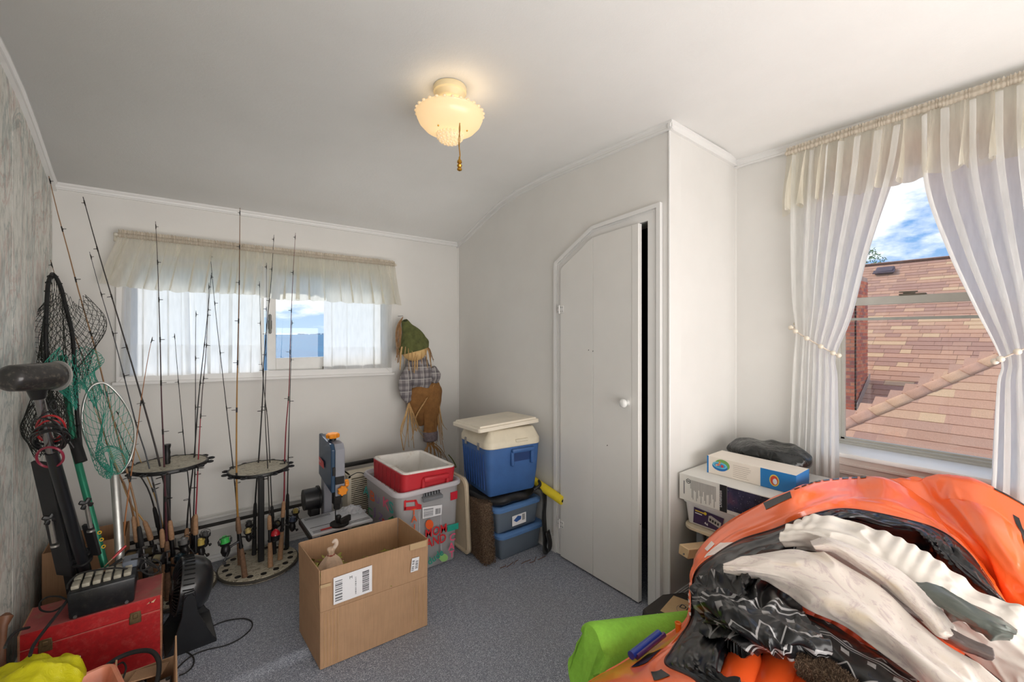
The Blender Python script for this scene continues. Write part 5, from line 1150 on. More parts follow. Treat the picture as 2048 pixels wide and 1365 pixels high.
mb = MB(); slab(mb, bxA+V(0, 0, .004), bxu, bxv); mb.build('bottom', M_CARD, bt, smooth=False)
FP = bxA+nf_*.0045
mb = MB()
for k in range(5):
    p = FP+bxu*(.03+k*.028); mb.tube([p+V(0, 0, .01), p+V(0, 0, crs-.004)], .0011, 4)
for k in range(3):
    p = FP+bxu*(.86+k*.05); mb.tube([p+V(0, 0, .03), p+V(0, 0, crs-.03)], .0011, 4)
o = mb.build('crease', M_CEDGE, bt, smooth=False); o['kind'] = 'stuff'
def decal(mb, pts, P0, n, off=.0008, th=.0004):
    n = Vector(n).normalized(); q_ = [hit(a, b, Vector(P0)+n*off, n) for a, b in pts]; m = len(q_)
    mb.add(q_+[p+n*th for p in q_], [list(range(m))[::-1], list(range(m, 2*m))]+[(i, (i+1) % m, m+(i+1) % m, m+i) for i in range(m)]); return q_
def quad_uv(q_, u, v): return (q_[3].lerp(q_[2], u)).lerp(q_[0].lerp(q_[1], u), v)     # q_: TL TR BR BL
def bars(q_, u0, u1, v0, v1, n, n_, rnd_, vertical=True, off=.0010):
    mb = MB(); n_ = Vector(n_).normalized()*off; t = 0.0
    ws = [rnd_.uniform(.3, 1) for _ in range(2*n)]; tot = sum(ws); acc = 0
    for k, w in enumerate(ws):
        a, b = acc/tot, (acc+w)/tot; acc += w
        if k % 2: continue
        c = [(lerp(u0, u1, a), v0), (lerp(u0, u1, b), v0), (lerp(u0, u1, b), v1), (lerp(u0, u1, a), v1)] if vertical else [(u0, lerp(v0, v1, a)), (u1, lerp(v0, v1, a)), (u1, lerp(v0, v1, b)), (u0, lerp(v0, v1, b))]
        mb.add([quad_uv(q_, x, y)+n_ for x, y in c], [(0, 1, 2, 3)])
    return mb
rn = random.Random(4)
UP = V(0, 0, 1)
FPf = FP+nf_*.006
mb = MB(); q_ = decal(mb, [(667, 1157), (744, 1131), (744, 1183), (667, 1211)], FPf, nf_); lb = mb.build('shipping_label', M_PAPERW, bt, smooth=False)
bars(q_, .74, .92, .10, .90, 17, nf_, rn, False).build('barcode', M_INK, lb, smooth=False, fixn=False)['kind'] = 'stuff'
mbx = bars(q_, .04, .22, .10, .9, 9, nf_, rn, False); o = mbx.build('print', M_INKG, lb, smooth=False, fixn=False); o['kind'] = 'stuff'
mbx = bars(q_, .55, .58, .12, .8, 12, nf_, rn, False); o = mbx.build('print', M_INKG, lb, smooth=False, fixn=False); o['kind'] = 'stuff'
e1 = (q_[1]-q_[0]).normalized()
text('lettering', 'M', .017, quad_uv(q_, .40, .76)+nf_*.001, e1, UP, M_INK, lb)
mb = MB(); q_ = decal(mb, [(824, 1118), (838.6, 1114), (836, 1141), (821, 1146)], FPf, nf_); lb = mb.build('small_label', M_PAPERW, bt, smooth=False)
bars(q_, .55, .9, .2, .8, 6, nf_, rn, False).build('barcode', M_INK, lb, smooth=False, fixn=False)['kind'] = 'stuff'
bars(q_, .1, .4, .1, .9, 6, nf_, rn, False).build('print', M_INKG, lb, smooth=False, fixn=False)['kind'] = 'stuff'
nl = -bxu.normalized(); LP = bxA+nl*.0045
mb = MB(); q_ = decal(mb, [(600.5, 1170), (613.5, 1190), (613.5, 1234), (600, 1212)], LP+nl*.004, nl); lb = mb.build('side_label', M_PAPERW, bt, smooth=False)
bars(q_, .2, .8, .3, .85, 8, nl, rn, False).build('print', M_INKG, lb, smooth=False, fixn=False)['kind'] = 'stuff'
mb = MB(); decal(mb, [(641, 1172), (662, 1166), (662, 1172), (641, 1178)], FPf, nf_, off=.0003); mb.build('tape', M_TAPE, bt, smooth=False)
mb = MB(); decal(mb, [(820, 1090), (853, 1081), (853, 1093), (820, 1102)], FPf, nf_, off=.0003); mb.build('tape', M_TAPE, bt, smooth=False)
# contents of the box
dl = thing('cloth_bundle', 'knotted cream cloth bundle with a twisted top inside the open cardboard box', 'cloth', (.55, 2.03, .28))
c = D(662, 1124, 1.98); mb = MB()
mb.lathe([(0, -.12), (.05, -.10), (.062, -.05), (.055, -.015), (.035, .012), (.018, .028), (.012, .036), (.016, .048), (.020, .060), (.010, .066), (0, .064)], c, 22, wob=lambda a, r, z: 1+.10*math.sin(5*a+z*40)+.06*math.sin(9*a-z*60)); mb.build('cloth_body', pm((206, 178, 154), .85, var=.15, sc=40, bump=.4), dl, sub=1)
mb = MB(); mb.torus(c+V(0, 0, .032), .013, .004, n=16, k=6); mb.build('tie', pm((150, 74, 60), .6), dl)
mb = MB(); mb.tube(catmull([c+V(.01, 0, .055), c+V(.022, -.005, .075), c+V(.018, -.01, .095), c+V(.004, -.005, .088)], 5), [.009]*12+[.008, .007, .006, .004], 8); mb.build('twisted_end', pm((226, 206, 190), .8), dl)
fl_ = thing('leaf_filler', 'yellow-green crinkled paper leaves filling the bottom of the cardboard box', 'filler', (.7, 2.04, .2)); mb = MB(); rn = random.Random(9)
for _ in range(420):
    s_, t_ = rn.uniform(.04, .96), rn.uniform(.05, .95); p = bxA+bxu*s_+bxv*t_; p.z = .265+rn.uniform(-.03, .02)+(.05 if s_ < .35 else 0); d1 = V(rn.uniform(-1, 1), rn.uniform(-1, 1), rn.uniform(-.4, .4)).normalized()*rn.uniform(.012, .03); d2 = V(-d1.y, d1.x, rn.uniform(-.01, .01))*.45
    mb.add([p-d1, p+d2, p+d1, p-d2], [(0, 1, 2, 3)])
o = mb.build('leaves', pm((150, 146, 70), .8, var=.35, sc=50), fl_, smooth=False, fixn=False); o['kind'] = 'stuff'
mb = MB(); slab(mb, bxA+bxu*.02+bxv*.02+V(0, 0, .235), bxu*.96, bxv*.96); mb.build('packing_sheet', M_CARD, fl_, smooth=False)

# ---------------------------------------------------------------- clear tote with red cooler in it
def m_clear(name, rgb, mixv=.45, rough=.35):
    a = Mt(name); n, l = a.n, a.l; tr = n.new('ShaderNodeBsdfTransparent'); tl = n.new('ShaderNodeBsdfTranslucent'); tr.inputs[0].default_value = (.93, .93, .94, 1); tl.inputs[0].default_value = (*lin(rgb), 1)
    a.col(lin(rgb)).set(Roughness=rough); m1 = n.new('ShaderNodeMixShader'); m1.inputs[0].default_value = .4; l.new(a.b.outputs[0], m1.inputs[1]); l.new(tl.outputs[0], m1.inputs[2])
    m2 = n.new('ShaderNodeMixShader'); m2.inputs[0].default_value = mixv; l.new(m1.outputs[0], m2.inputs[1]); l.new(tr.outputs[0], m2.inputs[2]); l.new(m2.outputs[0], a.out.inputs[0]); return a.m
M_CLR = m_clear('clear_plastic', (222, 222, 224), .42)
tx0, tx1, ty0, ty1, tz = .985, 1.395, 2.295, 2.835, .497
ct = thing('storage_tote', 'tall clear plastic tote covered in coloured letter stickers, red cooler inside', 'tote', ((tx0+tx1)/2, (ty0+ty1)/2, 0))
Mx = T(((tx0+tx1)/2, (ty0+ty1)/2, .002)); hx, hy = (tx1-tx0)/2, (ty1-ty0)/2
tub(Mx, [(.028, 0), (.022, .006), (.002, tz-.03), (.004, tz-.03), (.024, .010), (.03, .008)], hx, hy, .05, 'tub_body', M_CLR, ct)
M_RIM = m_clear('rim_plastic', (236, 236, 240), .12)
rg = MB(M=Mx); 
def ring(mb, prof, hx, hy, rad, n=6):
    rings = [[V(x, y, z) for x, y in rr_poly(hx-i, hy-i, max(.004, rad-i), n)] for i, z in prof]; m = len(rings[0]); k = len(rings)
    mb.add([p for r_ in rings for p in r_], [(i*m+j, i*m+(j+1) % m, ((i+1) % k)*m+(j+1) % m, ((i+1) % k)*m+j) for i in range(k) for j in range(m)]); return mb
ring(rg, [(.003, tz-.028), (-.016, tz-.026), (-.018, tz-.016), (-.012, tz-.002), (.002, tz-.002)], hx, hy, .05).build('rim', M_RIM, ct)
for x in (.33, .67):
    mb = MB(); xx = lerp(tx0, tx1, x); mb.box((xx, ty0+.011, tz/2), (.006, .02, tz-.06), rx=-.045, bev=.002); mb.build('rib', M_RIM, ct)
mb = MB(); g_ = pm((120, 122, 126), .35)
mb.box((1.195, ty0-.012, tz-.055), (.125, .03, .006), rx=.3, bev=.002); mb.box((1.195, ty0-.004, tz-.04), (.11, .012, .02), bev=.003); mb.box((1.195, ty0-.024, tz-.064), (.13, .008, .02), bev=.003); lt = mb.build('handle_latch', g_, ct)
for k in range(6): m = MB(); m.box((1.15+.018*k, ty0-.010, tz-.036), (.003, .012, .018)); m.build('latch_rib', M_BLK, lt)
nY = V(0, -1, .045).normalized(); tP = V(0, ty0+.002, tz-.03)
nX = V(-1, 0, .045).normalized(); tL = V(tx0+.002, 0, tz-.03)
def fpz(z): return ty0+.002+(tz-.03-z)*.045       # y of the sloping front at z
def stk(body, px, py, size, col, face='F', name='sticker', xs=1, rot=0):
    n_, P0 = (nY, tP) if face == 'F' else (nX, tL); o_ = hit(px, py, P0+n_*(.0015 if face == 'F' else .005), n_); xd = V(1, 0, 0) if face == 'F' else V(0, -1, 0); yd = UP
    if face == 'L': xs = 1.8
    if rot: xd = xd*math.cos(rot)+UP*math.sin(rot); yd = n_.cross(xd)
    return text(name, body, size, o_, xd, yd, pm(col, .45, var=.05), ct, xs=xs, bold=.014*size*1.4, ext=.0)
TEAL, ORG, GRNS, PNK, RDS, PUR = (40, 168, 160), (232, 96, 40), (50, 150, 90), (236, 92, 130), (206, 40, 48), (150, 120, 180)
for b, x, y, s_, c in (('A', 727, 987, .085, TEAL), ('B', 739.5, 998, .085, ORG), ('U', 750, 1003, .06, PUR), ('K', 765, 1012, .085, PNK), ('S', 777, 1022, .09, TEAL), ('C', 735, 1027, .07, GRNS), ('J', 748, 1030, .07, PUR), ('Z', 757, 1038, .06, PUR), ('G', 776, 1048, .07, GRNS), ('R', 764, 1050, .06, RDS)):
    stk(b, x, y, s_, c, 'L')
for b, x, y, s_, c in (('T', 823, 1032, .05, ORG), ('A', 823, 1046, .05, ORG), ('I', 827, 1062, .05, ORG), ('C', 899, 1084, .060, PNK), ('A', 897, 1102, .060, PNK), ('T', 899, 1117, .055, PNK), ('MOM', 850, 1078, .072, RDS), ('AND', 852, 1097, .072, RDS), ('dude', 858, 1132, .062, (40, 150, 130))):
    stk(b, x, y, s_, c, xs=.85 if len(b) > 2 else 1, rot=.35 if b == 'dude' else 0)
def shp(pts, col, face='F'):
    mb = MB(); n_, P0 = (nY, tP) if face == 'F' else (nX, tL); decal(mb, pts, P0, n_, .0012, .0003); mb.build('sticker', pm(col, .45, var=.05), ct, smooth=False)
shp([(901, 986), (915, 982), (914.5, 998), (901, 1002)], (196, 30, 50)); shp([(895, 1052), (917, 1046), (917, 1058), (895, 1065)], (40, 160, 140))
shp([(859+8*math.cos(a), 1050+10*math.sin(a)) for a in [i*PI/8 for i in range(16)]], (232, 96, 40)); shp([(887+9*math.cos(a), 1116+8*math.sin(a)) for a in [i*PI/8 for i in range(16)]], (150, 200, 120))
for pts in ([(808, 1003), (812, 1000), (812, 1020), (808, 1022)], [(812, 1002), (832, 1000), (832, 1004), (812, 1006)], [(829, 1000), (833, 1000), (836, 1008), (843, 1010), (843, 1019), (839, 1019), (838, 1013), (831, 1012)], [(808, 1015), (842, 1012), (842, 1019), (808, 1022)]): shp(pts, (206, 40, 48))
shp([(775, 1040), (786, 1032), (791, 1052), (777, 1050)], (20, 110, 70), 'L')
mb = MB(); q_ = decal(mb, [(845, 1016), (884, 1010), (883, 1030), (845, 1038.5)], tP, nY, .0014); lb = mb.build('product_label', M_PAPERW, ct, smooth=False)
bars(q_, .66, .94, .15, .7, 10, nY, rn, True).build('barcode', M_INK, lb, smooth=False, fixn=False)['kind'] = 'stuff'
bars(q_, .05, .55, .1, .9, 6, nY, rn, False).build('print', M_INKG, lb, smooth=False, fixn=False)['kind'] = 'stuff'
# red cooler
M_RC = pm((196, 44, 54), .5, var=.08, bump=.15, bsc=60); M_WIN = pm((240, 236, 230), .4, var=.05, dirt=((206, 190, 170), 9))
rc = thing('cooler', 'open red cooler with white liner and no lid, sunk in the clear tote', 'cooler', (1.185, 2.545, .3), 'coolers')
Mr = T((1.187, 2.548, .325), R(1.5), 0, R(2.6)); hx2, hy2, hz = .178, .232, .262
tub(Mr, [(.028, 0), (.02, .008), (.012, .11), (.010, .11), (.0, hz-.02), (-.001, hz-.008), (.004, hz-.006)], hx2, hy2, .035, 'body', M_RC, rc, captop=False)
o = tub(Mr, [(.012, .02), (.004, hz-.012), (.002, hz), (.006, hz+.004), (.022, hz+.004), (.027, hz), (.034, .03), (.06, .02)], hx2, hy2, .035, 'liner', M_WIN, rc)
for sx in (-1, 1):
    for k in range(7):
        mb = MB(M=Mr); mb.box((sx*(hx2+.001), -hy2+.05+k*.06, .19), (.003, .004, .11), bev=.001); mb.build('groove', pm((150, 30, 40), .6), rc, smooth=False)
mb = MB(M=Mr); mb.box((.03, -hy2-.012, .215), (.17, .03, .028), bev=.008, seg=2); mb.box((-.052, -hy2-.006, .175), (.02, .022, .09), bev=.006); mb.box((.112, -hy2-.006, .175), (.02, .022, .09), bev=.006); mb.build('handle', M_RC, rc)
# tote lid leaning on its right side
ld = thing('tote_lid', 'cream plastic tote lid standing on edge against the right side of the clear tote', 'lid', (1.43, 2.55, 0))
M_LID = pm((224, 206, 178), .45, var=.05)
Ml = T((1.437, 2.55, .252), 0, 0, R(90-3)); mb = MB(M=Ml)
ld_rings = [[V(x, y, z) for x, y in rr_poly(.245-i, .275-i, .05, 6)] for i, z in ((0, .014), (0, -.002), (.014, -.006), (.02, .006), (.1, .006))]; m_ = len(ld_rings[0])
mb.add([p for r_ in ld_rings for p in r_], [(i*m_+j, i*m_+(j+1) % m_, (i+1)*m_+(j+1) % m_, (i+1)*m_+j) for i in range(4) for j in range(m_)]+[[4*m_+j for j in range(m_)]]); mb.build('panel', M_LID, ld, solid=.003)
for k in range(7): mb = MB(M=Ml); mb.box((-.2+k*.066, -.262, .010), (.006, .022, .014), bev=.001); mb.build('rib', M_LID, ld, smooth=False)
# ---------------------------------------------------------------- carpet offcut, blue totes, black bag, blue cooler
def m_shag(name, c1, c2, c3):
    a = Mt(name); a.col(a.ramp(a.noise(190, 3, .8), [(.36, lin(c1)), (.5, lin(c2)), (.66, lin(c3))])).set(Roughness=.95); a.bump(a.noise(150, 4, .8), 1, .01); return a.m
M_SHAG = m_shag('shag', (54, 40, 30), (112, 88, 68), (172, 146, 120))
def shag(name, M, d, mat, parent, dens, ln, seed):
    """soft block with real short tufts"""
    rr = random.Random(seed); mb = MB(M=M); mb.box((0, 0, 0), d, bev=.02, seg=3); o = mb.build(name, mat, parent)
    mb = MB(M=M); hx, hy, hz = d[0]/2, d[1]/2, d[2]/2
    for (ax, sg) in ((0, -1), (1, -1), (2, 1), (0, 1)):
        ar = [d[1]*d[2], d[0]*d[2], d[0]*d[1]][ax]
        for _ in range(int(dens*ar)):
            p = [rr.uniform(-.97, .97)*hx, rr.uniform(-.97, .97)*hy, rr.uniform(-.97, .97)*hz]; p[ax] = sg*[hx, hy, hz][ax]
            n_ = V(0, 0, 0); n_[ax] = sg; t_ = (n_+V(rr.uniform(-.6, .6), rr.uniform(-.6, .6), rr.uniform(-.8, .3))).normalized()*ln*rr.uniform(.6, 1.2); w = t_.orthogonal().normalized()*.0022
            p = Vector(p); mb.add([p-w, p+w, p+t_], [(0, 1, 2)])
    o = mb.build('tufts', mat, parent, smooth=False, fixn=False); o['kind'] = 'stuff'; return o
cp = thing('carpet_offcut', 'folded brown shag carpet offcut standing between the clear tote and the blue totes', 'carpet', (1.49, 2.28, 0))
shag('pile_block', T((1.500, 2.27, .194), R(-6), 0, R(-4)), (.072, .31, .372), M_SHAG, cp, 42000, .008, 1)
M_BLUL = pm((92, 132, 186), .35, var=.06); M_BTUB = m_clear('tote_tub_plastic', (150, 164, 180), .25, .3)
GT = 'low totes with blue lids'
def low_tote(label, c, hx, hy, z0, h, rz):
    t = thing('storage_tote', label, 'tote', (c[0], c[1], z0), GT); M = T((c[0], c[1], z0), rz)
    tub(M, [(.03, 0), (.024, .006), (.006, h-.03), (.010, h-.03), (.028, .012), (.04, .01)], hx, hy, .04, 'tub_body', M_BTUB, t)
    mb = MB(M=M); rings = [[V(x, y, z) for x, y in rr_poly(hx-i, hy-i, .045, 6)] for i, z in ((.002, h-.034), (-.008, h-.032), (-.010, h-.014), (.0, h-.004), (.015, h-.002), (.025, h-.010), (.05, h-.010))]; m = len(rings[0])
    mb.add([p for r_ in rings for p in r_], [(i*m+j, i*m+(j+1) % m, (i+1)*m+(j+1) % m, (i+1)*m+j) for i in range(6) for j in range(m)]+[[6*m+j for j in range(m)]]); mb.build('lid', M_BLUL, t)
    mb = MB(M=M); mb.bb(-hx+.06, hx-.06, -hy+.06, hy-.06, .016, h*.6, .01); mb.build('contents', pm((120, 112, 124), .8, var=.3, sc=12), t)
    return t
low_tote('low tote with a blue lid on the carpet, bottom of the stack beside the door', (1.738, 2.345), .178, .245, .002, .168, 0)
lt2 = low_tote('low tote with a blue lid and white sticker, under the black bag', (1.712, 2.345), .180, .245, .170, .168, 0)
mb = MB(); q_ = decal(mb, [(1024.4, 1034), (1052, 1024), (1052, 1044), (1024.4, 1054)], V(0, 2.345-.245+.012, .25), V(0, -1, .1), .004); lb = mb.build('label', M_PAPERW, lt2, smooth=False)
mb = MB(); n_ = V(0, -1, .1).normalized()*.0008; mb.add([quad_uv(q_, x, y)+n_ for x, y in ((.1, .55), (.4, .9), (.65, .75), (.62, .45), (.3, .3))], [(0, 1, 2, 3, 4)]); mb.build('print', pm((50, 90, 160), .5), lb, smooth=False)
bars(q_, .72, .92, .3, .9, 6, V(0, -1, .1), rn, True).build('barcode', M_INK, lb, smooth=False, fixn=False)['kind'] = 'stuff'
M_NYL = pm((28, 28, 30), .5, var=.25, sc=20, bump=.3, bsc=30)
bg = thing('fabric_bag', 'flattened black nylon bag with hanging strap, squeezed under the blue cooler', 'bag', (1.68, 2.28, .339))
def fbag(u, v):
    a = 2*PI*u; r = 1+.04*math.sin(5*a)+.03*math.sin(9*a+1); w = [0, .8, 1.0, 1.03, .98, .6, 0][min(6, int(round(v*6)))]
    z = [.342, .342, .350, .378, .402, .412, .412][min(6, int(round(v*6)))]+.008*math.sin(4*a+2)*w*(1 if .3 < v < .8 else .0)
    return V(1.685+.225*math.cos(a)*r*w, 2.30+.225*math.sin(a)*r*w, z-.014*max(0, math.cos(a+.5))*(v*.5))
mb = MB(); mb.grid(72, 7, fbag, closeu=True); mb.build('bag_body', M_NYL, bg, sub=1)
mb = MB(); P_ = [V(1.84, 2.13, .40), V(1.875, 2.075, .395), V(1.883, 2.058, .33), V(1.865, 2.045, .24), V(1.875, 2.05, .14), V(1.86, 2.03, .06), V(1.842, 2.01, .03), V(1.865, 2.0, .016), V(1.895, 2.02, .05), V(1.90, 2.05, .12)]
cc_ = catmull(P_, 5); vs = []
for i, p in enumerate(cc_): vs += [p+V(-.028, -.012, .0), p+V(.028, .012, 0)]
mb.add(vs, [(2*i, 2*i+1, 2*i+3, 2*i+2) for i in range(len(cc_)-1)]); mb.build('strap', M_NYL, bg, solid=.003)
mb = MB(); mb.tube(catmull([V(1.80, 2.07, .405), V(1.84, 2.06, .425), V(1.87, 2.09, .43), V(1.90, 2.14, .425)], 5), .010, 10); mb.build('carry_handle', M_NYL, bg)
M_BC = pm((58, 98, 156), .5, var=.08, bump=.2, bsc=70); M_BLID = pm((222, 212, 190), .45, var=.06)
bc = thing('cooler', 'blue cooler with beige lid on top of the black bag, beside the closet door', 'cooler', (1.67, 2.27, .41), 'coolers')
Mb = T((1.672, 2.262, .413), R(-7)); bh = .305
tub(Mb, [(.036, 0), (.028, .010), (.012, .13), (.0, bh-.02), (.0, bh)], .196, .196, .05, 'body', M_BC, bc, n=8)
tub(Mb, [(-.001, bh-.012), (-.005, bh-.008), (-.005, bh+.022), (.0, bh+.03), (.03, bh+.085), (.036, bh+.092), (.045, bh+.095)], .196, .196, .05, 'lid', M_BLID, bc, n=8)
for yy in (-.09, .09):
    mb = MB(M=Mb); mb.box((-.200, yy, bh-.008), (.006, .028, .045), bev=.002); mb.box((-.205, yy, bh+.002), (.006, .016, .018), bev=.002); mb.build('latch', M_STEEL, bc)
mb = MB(M=Mb); mb.box((0.05, -.204, bh-.035), (.16, .028, .024), bev=.007, seg=2); mb.box((-.022, -.198, bh-.085), (.022, .02, .09), bev=.006); mb.box((.122, -.198, bh-.085), (.022, .02, .09), bev=.006); mb.build('handle', M_BC, bc)
mb = MB(M=Mb); mb.box((.05, -.1905, bh-.08), (.12, .006, .05)); mb.build('handle_recess', pm((24, 56, 110), .6), bc)
mb = MB(M=Mb); mb.box((.045, -.2, bh+.024), (.09, .012, .018), bev=.003); mb.build('front_catch', M_BLID, bc)
for k in range(9): mb = MB(M=Mb); mb.box((-.193+.0035, -.14+k*.035, .15), (.004, .003, .22), rx=0, ry=-.055); mb.build('groove', pm((34, 78, 148), .6), bc, smooth=False)
wl2 = thing('loose_lid', 'loose off-white cooler lid lying askew on top of the blue cooler', 'lid', (1.66, 2.25, .81))
Mw = T((1.640, 2.262, .829), R(-4), R(-2.2), R(-2)); tub(Mw, [(.02, -.012), (.0, -.012), (.0, .006), (.004, .010), (.016, .010), (.018, .020), (.024, .022)], .225, .178, .02, 'lid_panel', pm((232, 222, 204), .5, var=.05), wl2)
pn = thing('pool_noodle', 'short yellow foam pool noodle poking out behind the blue cooler by the door', 'noodle', (1.88, 2.1, .37)); a, b = V(1.885, 2.26, .435), V(1.895, 1.905, .362)
mb = MB(); dd = (b-a).normalized(); mb.tube([a, b-dd*.004, b], [.028, .028, .025], 20); mb.build('foam', pm((228, 204, 48), .85, var=.06, bump=.2), pn)
mb = MB(); mb.cyl(b-dd*.001, b+dd*.0012, .010, n=14); mb.build('hole', M_DARKGAP, pn)
wire('garland_wire', [on(897, 910, Y=3.12), on(905, 920, Y=3.08), on(912, 935, Y=3.05), on(903, 932, Y=3.06), on(900, 945, Y=3.05), on(915, 952, Y=3.02)], .004, pm((96, 104, 40), .7, var=.4, sc=80), sw)
# twigs and debris on carpet by totes
rn = random.Random(12)
for k in range(6):
    p = on(1000+k*16+rn.uniform(-6, 6), 1136-k*3+rn.uniform(-3, 3), Z=.006); mb = MB(); mb.tube([p, p+V(rn.uniform(.02, .05), rn.uniform(-.01, .02), .002), p+V(rn.uniform(.05, .08), rn.uniform(0, .03), 0)], .0018, 5)
    tag(mb.build('twig', pm((110, 70, 44), .8, var=.3), None), 'thin brown dry twig on the carpet in front of the blue totes', 'twig', 'dry twigs before the blue totes')
p = on(574, 1122, Z=.004); mb = MB(); mb.add([p+V(-.012, 0, 0), p+V(0, -.01, .004), p+V(.014, .002, .006), p+V(.002, .012, .002)], [(0, 1, 2, 3)]); tag(mb.build('dry_leaf', pm((168, 84, 40), .8), None, solid=.001), 'tiny orange-brown dry leaf on the carpet right of the rod rack', 'leaf')

# ---------------------------------------------------------------- band saw
bs = thing('band_saw', 'blue and grey benchtop band saw with orange knobs and a white table', 'band saw', (.76, 2.68, 0))
M_BSB = pm((34, 66, 96), .4, var=.08, coat=.2); M_BSG = pm((146, 148, 158), .45, var=.05); M_OR = pm((240, 146, 34), .4, var=.05); M_TBL = pm((212, 214, 218), .3, .35, var=.04)
mb = MB(); mb.prism([(2.60, .475), (2.60, .725), (2.63, .755), (2.87, .775), (2.875, .52), (2.78, .50)], lambda y, z, t: V(t, y, z), .712, .735); mb.build('wheel_cover', M_BSB, bs, smooth=False, bevel=.006)
mb = MB(); mb.prism([(2.602, .45), (2.602, .72), (2.63, .75), (2.865, .77), (2.87, .50)], lambda y, z, t: V(t, y, z), .736, .790); mb.build('upper_frame', M_BSG, bs, smooth=False, bevel=.004)
mb = MB(); mb.bb(.725, .775, 2.80, 2.872, .02, .52, .006); mb.build('column', M_BSG, bs)
mb = MB(); mb.bb(.715, .80, 2.50, 2.86, .04, .262, .012, 2); mb.build('lower_housing', M_BSB, bs)
mb = MB(); mb.bb(.66, .88, 2.48, 2.88, .002, .04, .006); mb.build('base', M_BSG, bs)
mb = MB(); mb.cyl((.70, 2.86, .38), (.62, 2.86, .38), .062, n=24); mb.cyl((.712, 2.86, .38), (.70, 2.86, .38), .07, n=24); mb.box((.68, 2.86, .30), (.06, .07, .06), bev=.01); mb.build('motor', M_BLK, bs)
mb = MB(); mb.bb(.587, .923, 2.51, 2.775, .288, .302, .002); tbl = mb.build('table', M_TBL, bs, smooth=False)
for yy in (2.535, 2.552, 2.605, 2.735, 2.752): mb = MB(); mb.bb(.60, .745 if yy > 2.6 else .915, yy, yy+.005, .3018, .3028); mb.build('slot', M_BLK, tbl, smooth=False)
mb = MB(); mb.bb(.578, .587, 2.50, 2.785, .27, .30, .002); mb.build('edge_rail', M_BLK, bs)
mb = MB(); mb.bb(.728, .772, 2.605, 2.65, .40, .475, .004); mb.bb(.735, .765, 2.608, 2.64, .37, .40, .003); mb.build('blade_guide', M_BLK, bs)
mb = MB(); mb.bb(.7365, .7395, 2.604, 2.614, .255, .42); mb.build('blade', M_BLK, bs)
mb = MB(); mb.bb(.735, .785, 2.596, 2.602, .52, .565, .002); mb.build('tracking_window', M_BLK, bs); mb = MB(); mb.bb(.718, .734, 2.592, 2.600, .575, .625, .002); mb.build('cover_catch', M_BLK, bs)
def knob(c, ax, r, h, nl=7, nm='knob'):
    mb = MB(); mb.lathe([(0, 0), (r*.9, 0), (r, h*.2), (r, h*.8), (r*.85, h), (0, h)], c, 42, axis=ax, wob=lambda a, rr, z: 1+.10*math.cos(nl*a)); mb.build(nm, M_OR, bs)
knob((.748, 2.70, .775), (0, 0, 1), .036, .026); knob((.770, 2.590, .486), (0, -1, 0), .027, .022); knob((.792, 2.62, .512), (1, 0, 0), .022, .022)
mb = MB(); mb.cyl((.748, 2.70, .76), (.748, 2.70, .776), .02, n=16); mb.build('knob_collar', M_BLK, bs)
mb = MB(); q_ = decal(mb, [(638, 913), (647, 924), (648, 939), (638, 929)], V(.706, 0, 0), (-1, 0, 0), .0005); lb = mb.build('logo_badge', pm((206, 40, 44), .4), bs, smooth=False)
text('lettering', 'RYOBI', .020, quad_uv(q_, .06, .38)+V(-.001, 0, 0), (0, -1, -.0), UP, M_PAPERW, lb, xs=.62)
mg = thing('miter_gauge', 'black mitre gauge with a round knob lying on the white saw table', 'gauge', (.77, 2.55, .303))
mb = MB(); mb.lathe([(0, 0), (.05, 0), (.052, .012), (0, .014)], (.745, 2.555, .303), 30); mb.box((.775, 2.545, .328), (.075, .022, .035), rz=.5, bev=.005); mb.build('head', M_RUB, mg); mb = MB(); mb.lathe([(0, .045), (.012, .043), (.016, .036), (.014, .012), (.012, 0)], (.740, 2.56, .314), 16); mb.build('knob', M_BLK, mg); mb = MB(); mb.bb(.64, .70, 2.536, 2.546, .3035, .309); mb.build('guide_bar', pm((180, 60, 60), .4), mg)
pb = thing('clear_bag', 'small crumpled clear plastic bag on the white saw table', 'bag', (.82, 2.68, .303))
mb = MB(); mb.grid(40, 26, lambda u, v: V(.845+.075*(u-.5)*2*(1+.12*math.sin(9*v)), 2.685+.055*(v-.5)*2*(1+.12*math.sin(8*u)), .305+.035*math.sin(PI*u)*math.sin(PI*v)+.016*noise.noise(V(u*8, v*7, 2))+.005)); mb.build('film', m_film('clear_film', (236, 238, 244), .5, .12), pb, fixn=False)
# cream window fan behind the saw
wf = thing('window_fan', 'cream slatted box fan standing between the band saw and the clear tote', 'fan', (1.05, 2.98, 0)); M_IV = pm((214, 204, 184), .5, var=.06)
fx0, fx1, fy0, fy1, fz1 = .905, 1.32, 2.93, 3.04, .455
for a in ((fx0, fx0+.03, fy0, fy1, .02, fz1), (fx1-.03, fx1, fy0, fy1, .02, fz1), (fx0, fx1, fy0, fy1, .02, .05), (fx0, fx1, fy0, fy1, fz1-.03, fz1)): mb = MB(); mb.bb(*a, .008, 2); mb.build('case_side', M_IV, wf)
z = .06
while z < fz1-.035: mb = MB(); mb.bb(fx0+.028, fx1-.028, fy0+.004, fy0+.012, z, z+.0065); mb.build('slat', M_IV, wf, smooth=False); z += .0135
mb = MB(); mb.bb(fx0+.03, fx1-.03, fy0+.05, fy1-.02, .05, fz1-.03); mb.build('shroud', pm((196, 186, 166), .6), wf, smooth=False)
mb = MB(); mb.cyl((1.12, fy0+.02, .25), (1.12, fy0+.049, .25), .165, n=36); mb.build('fan_opening', pm((30, 28, 26), .8), wf)
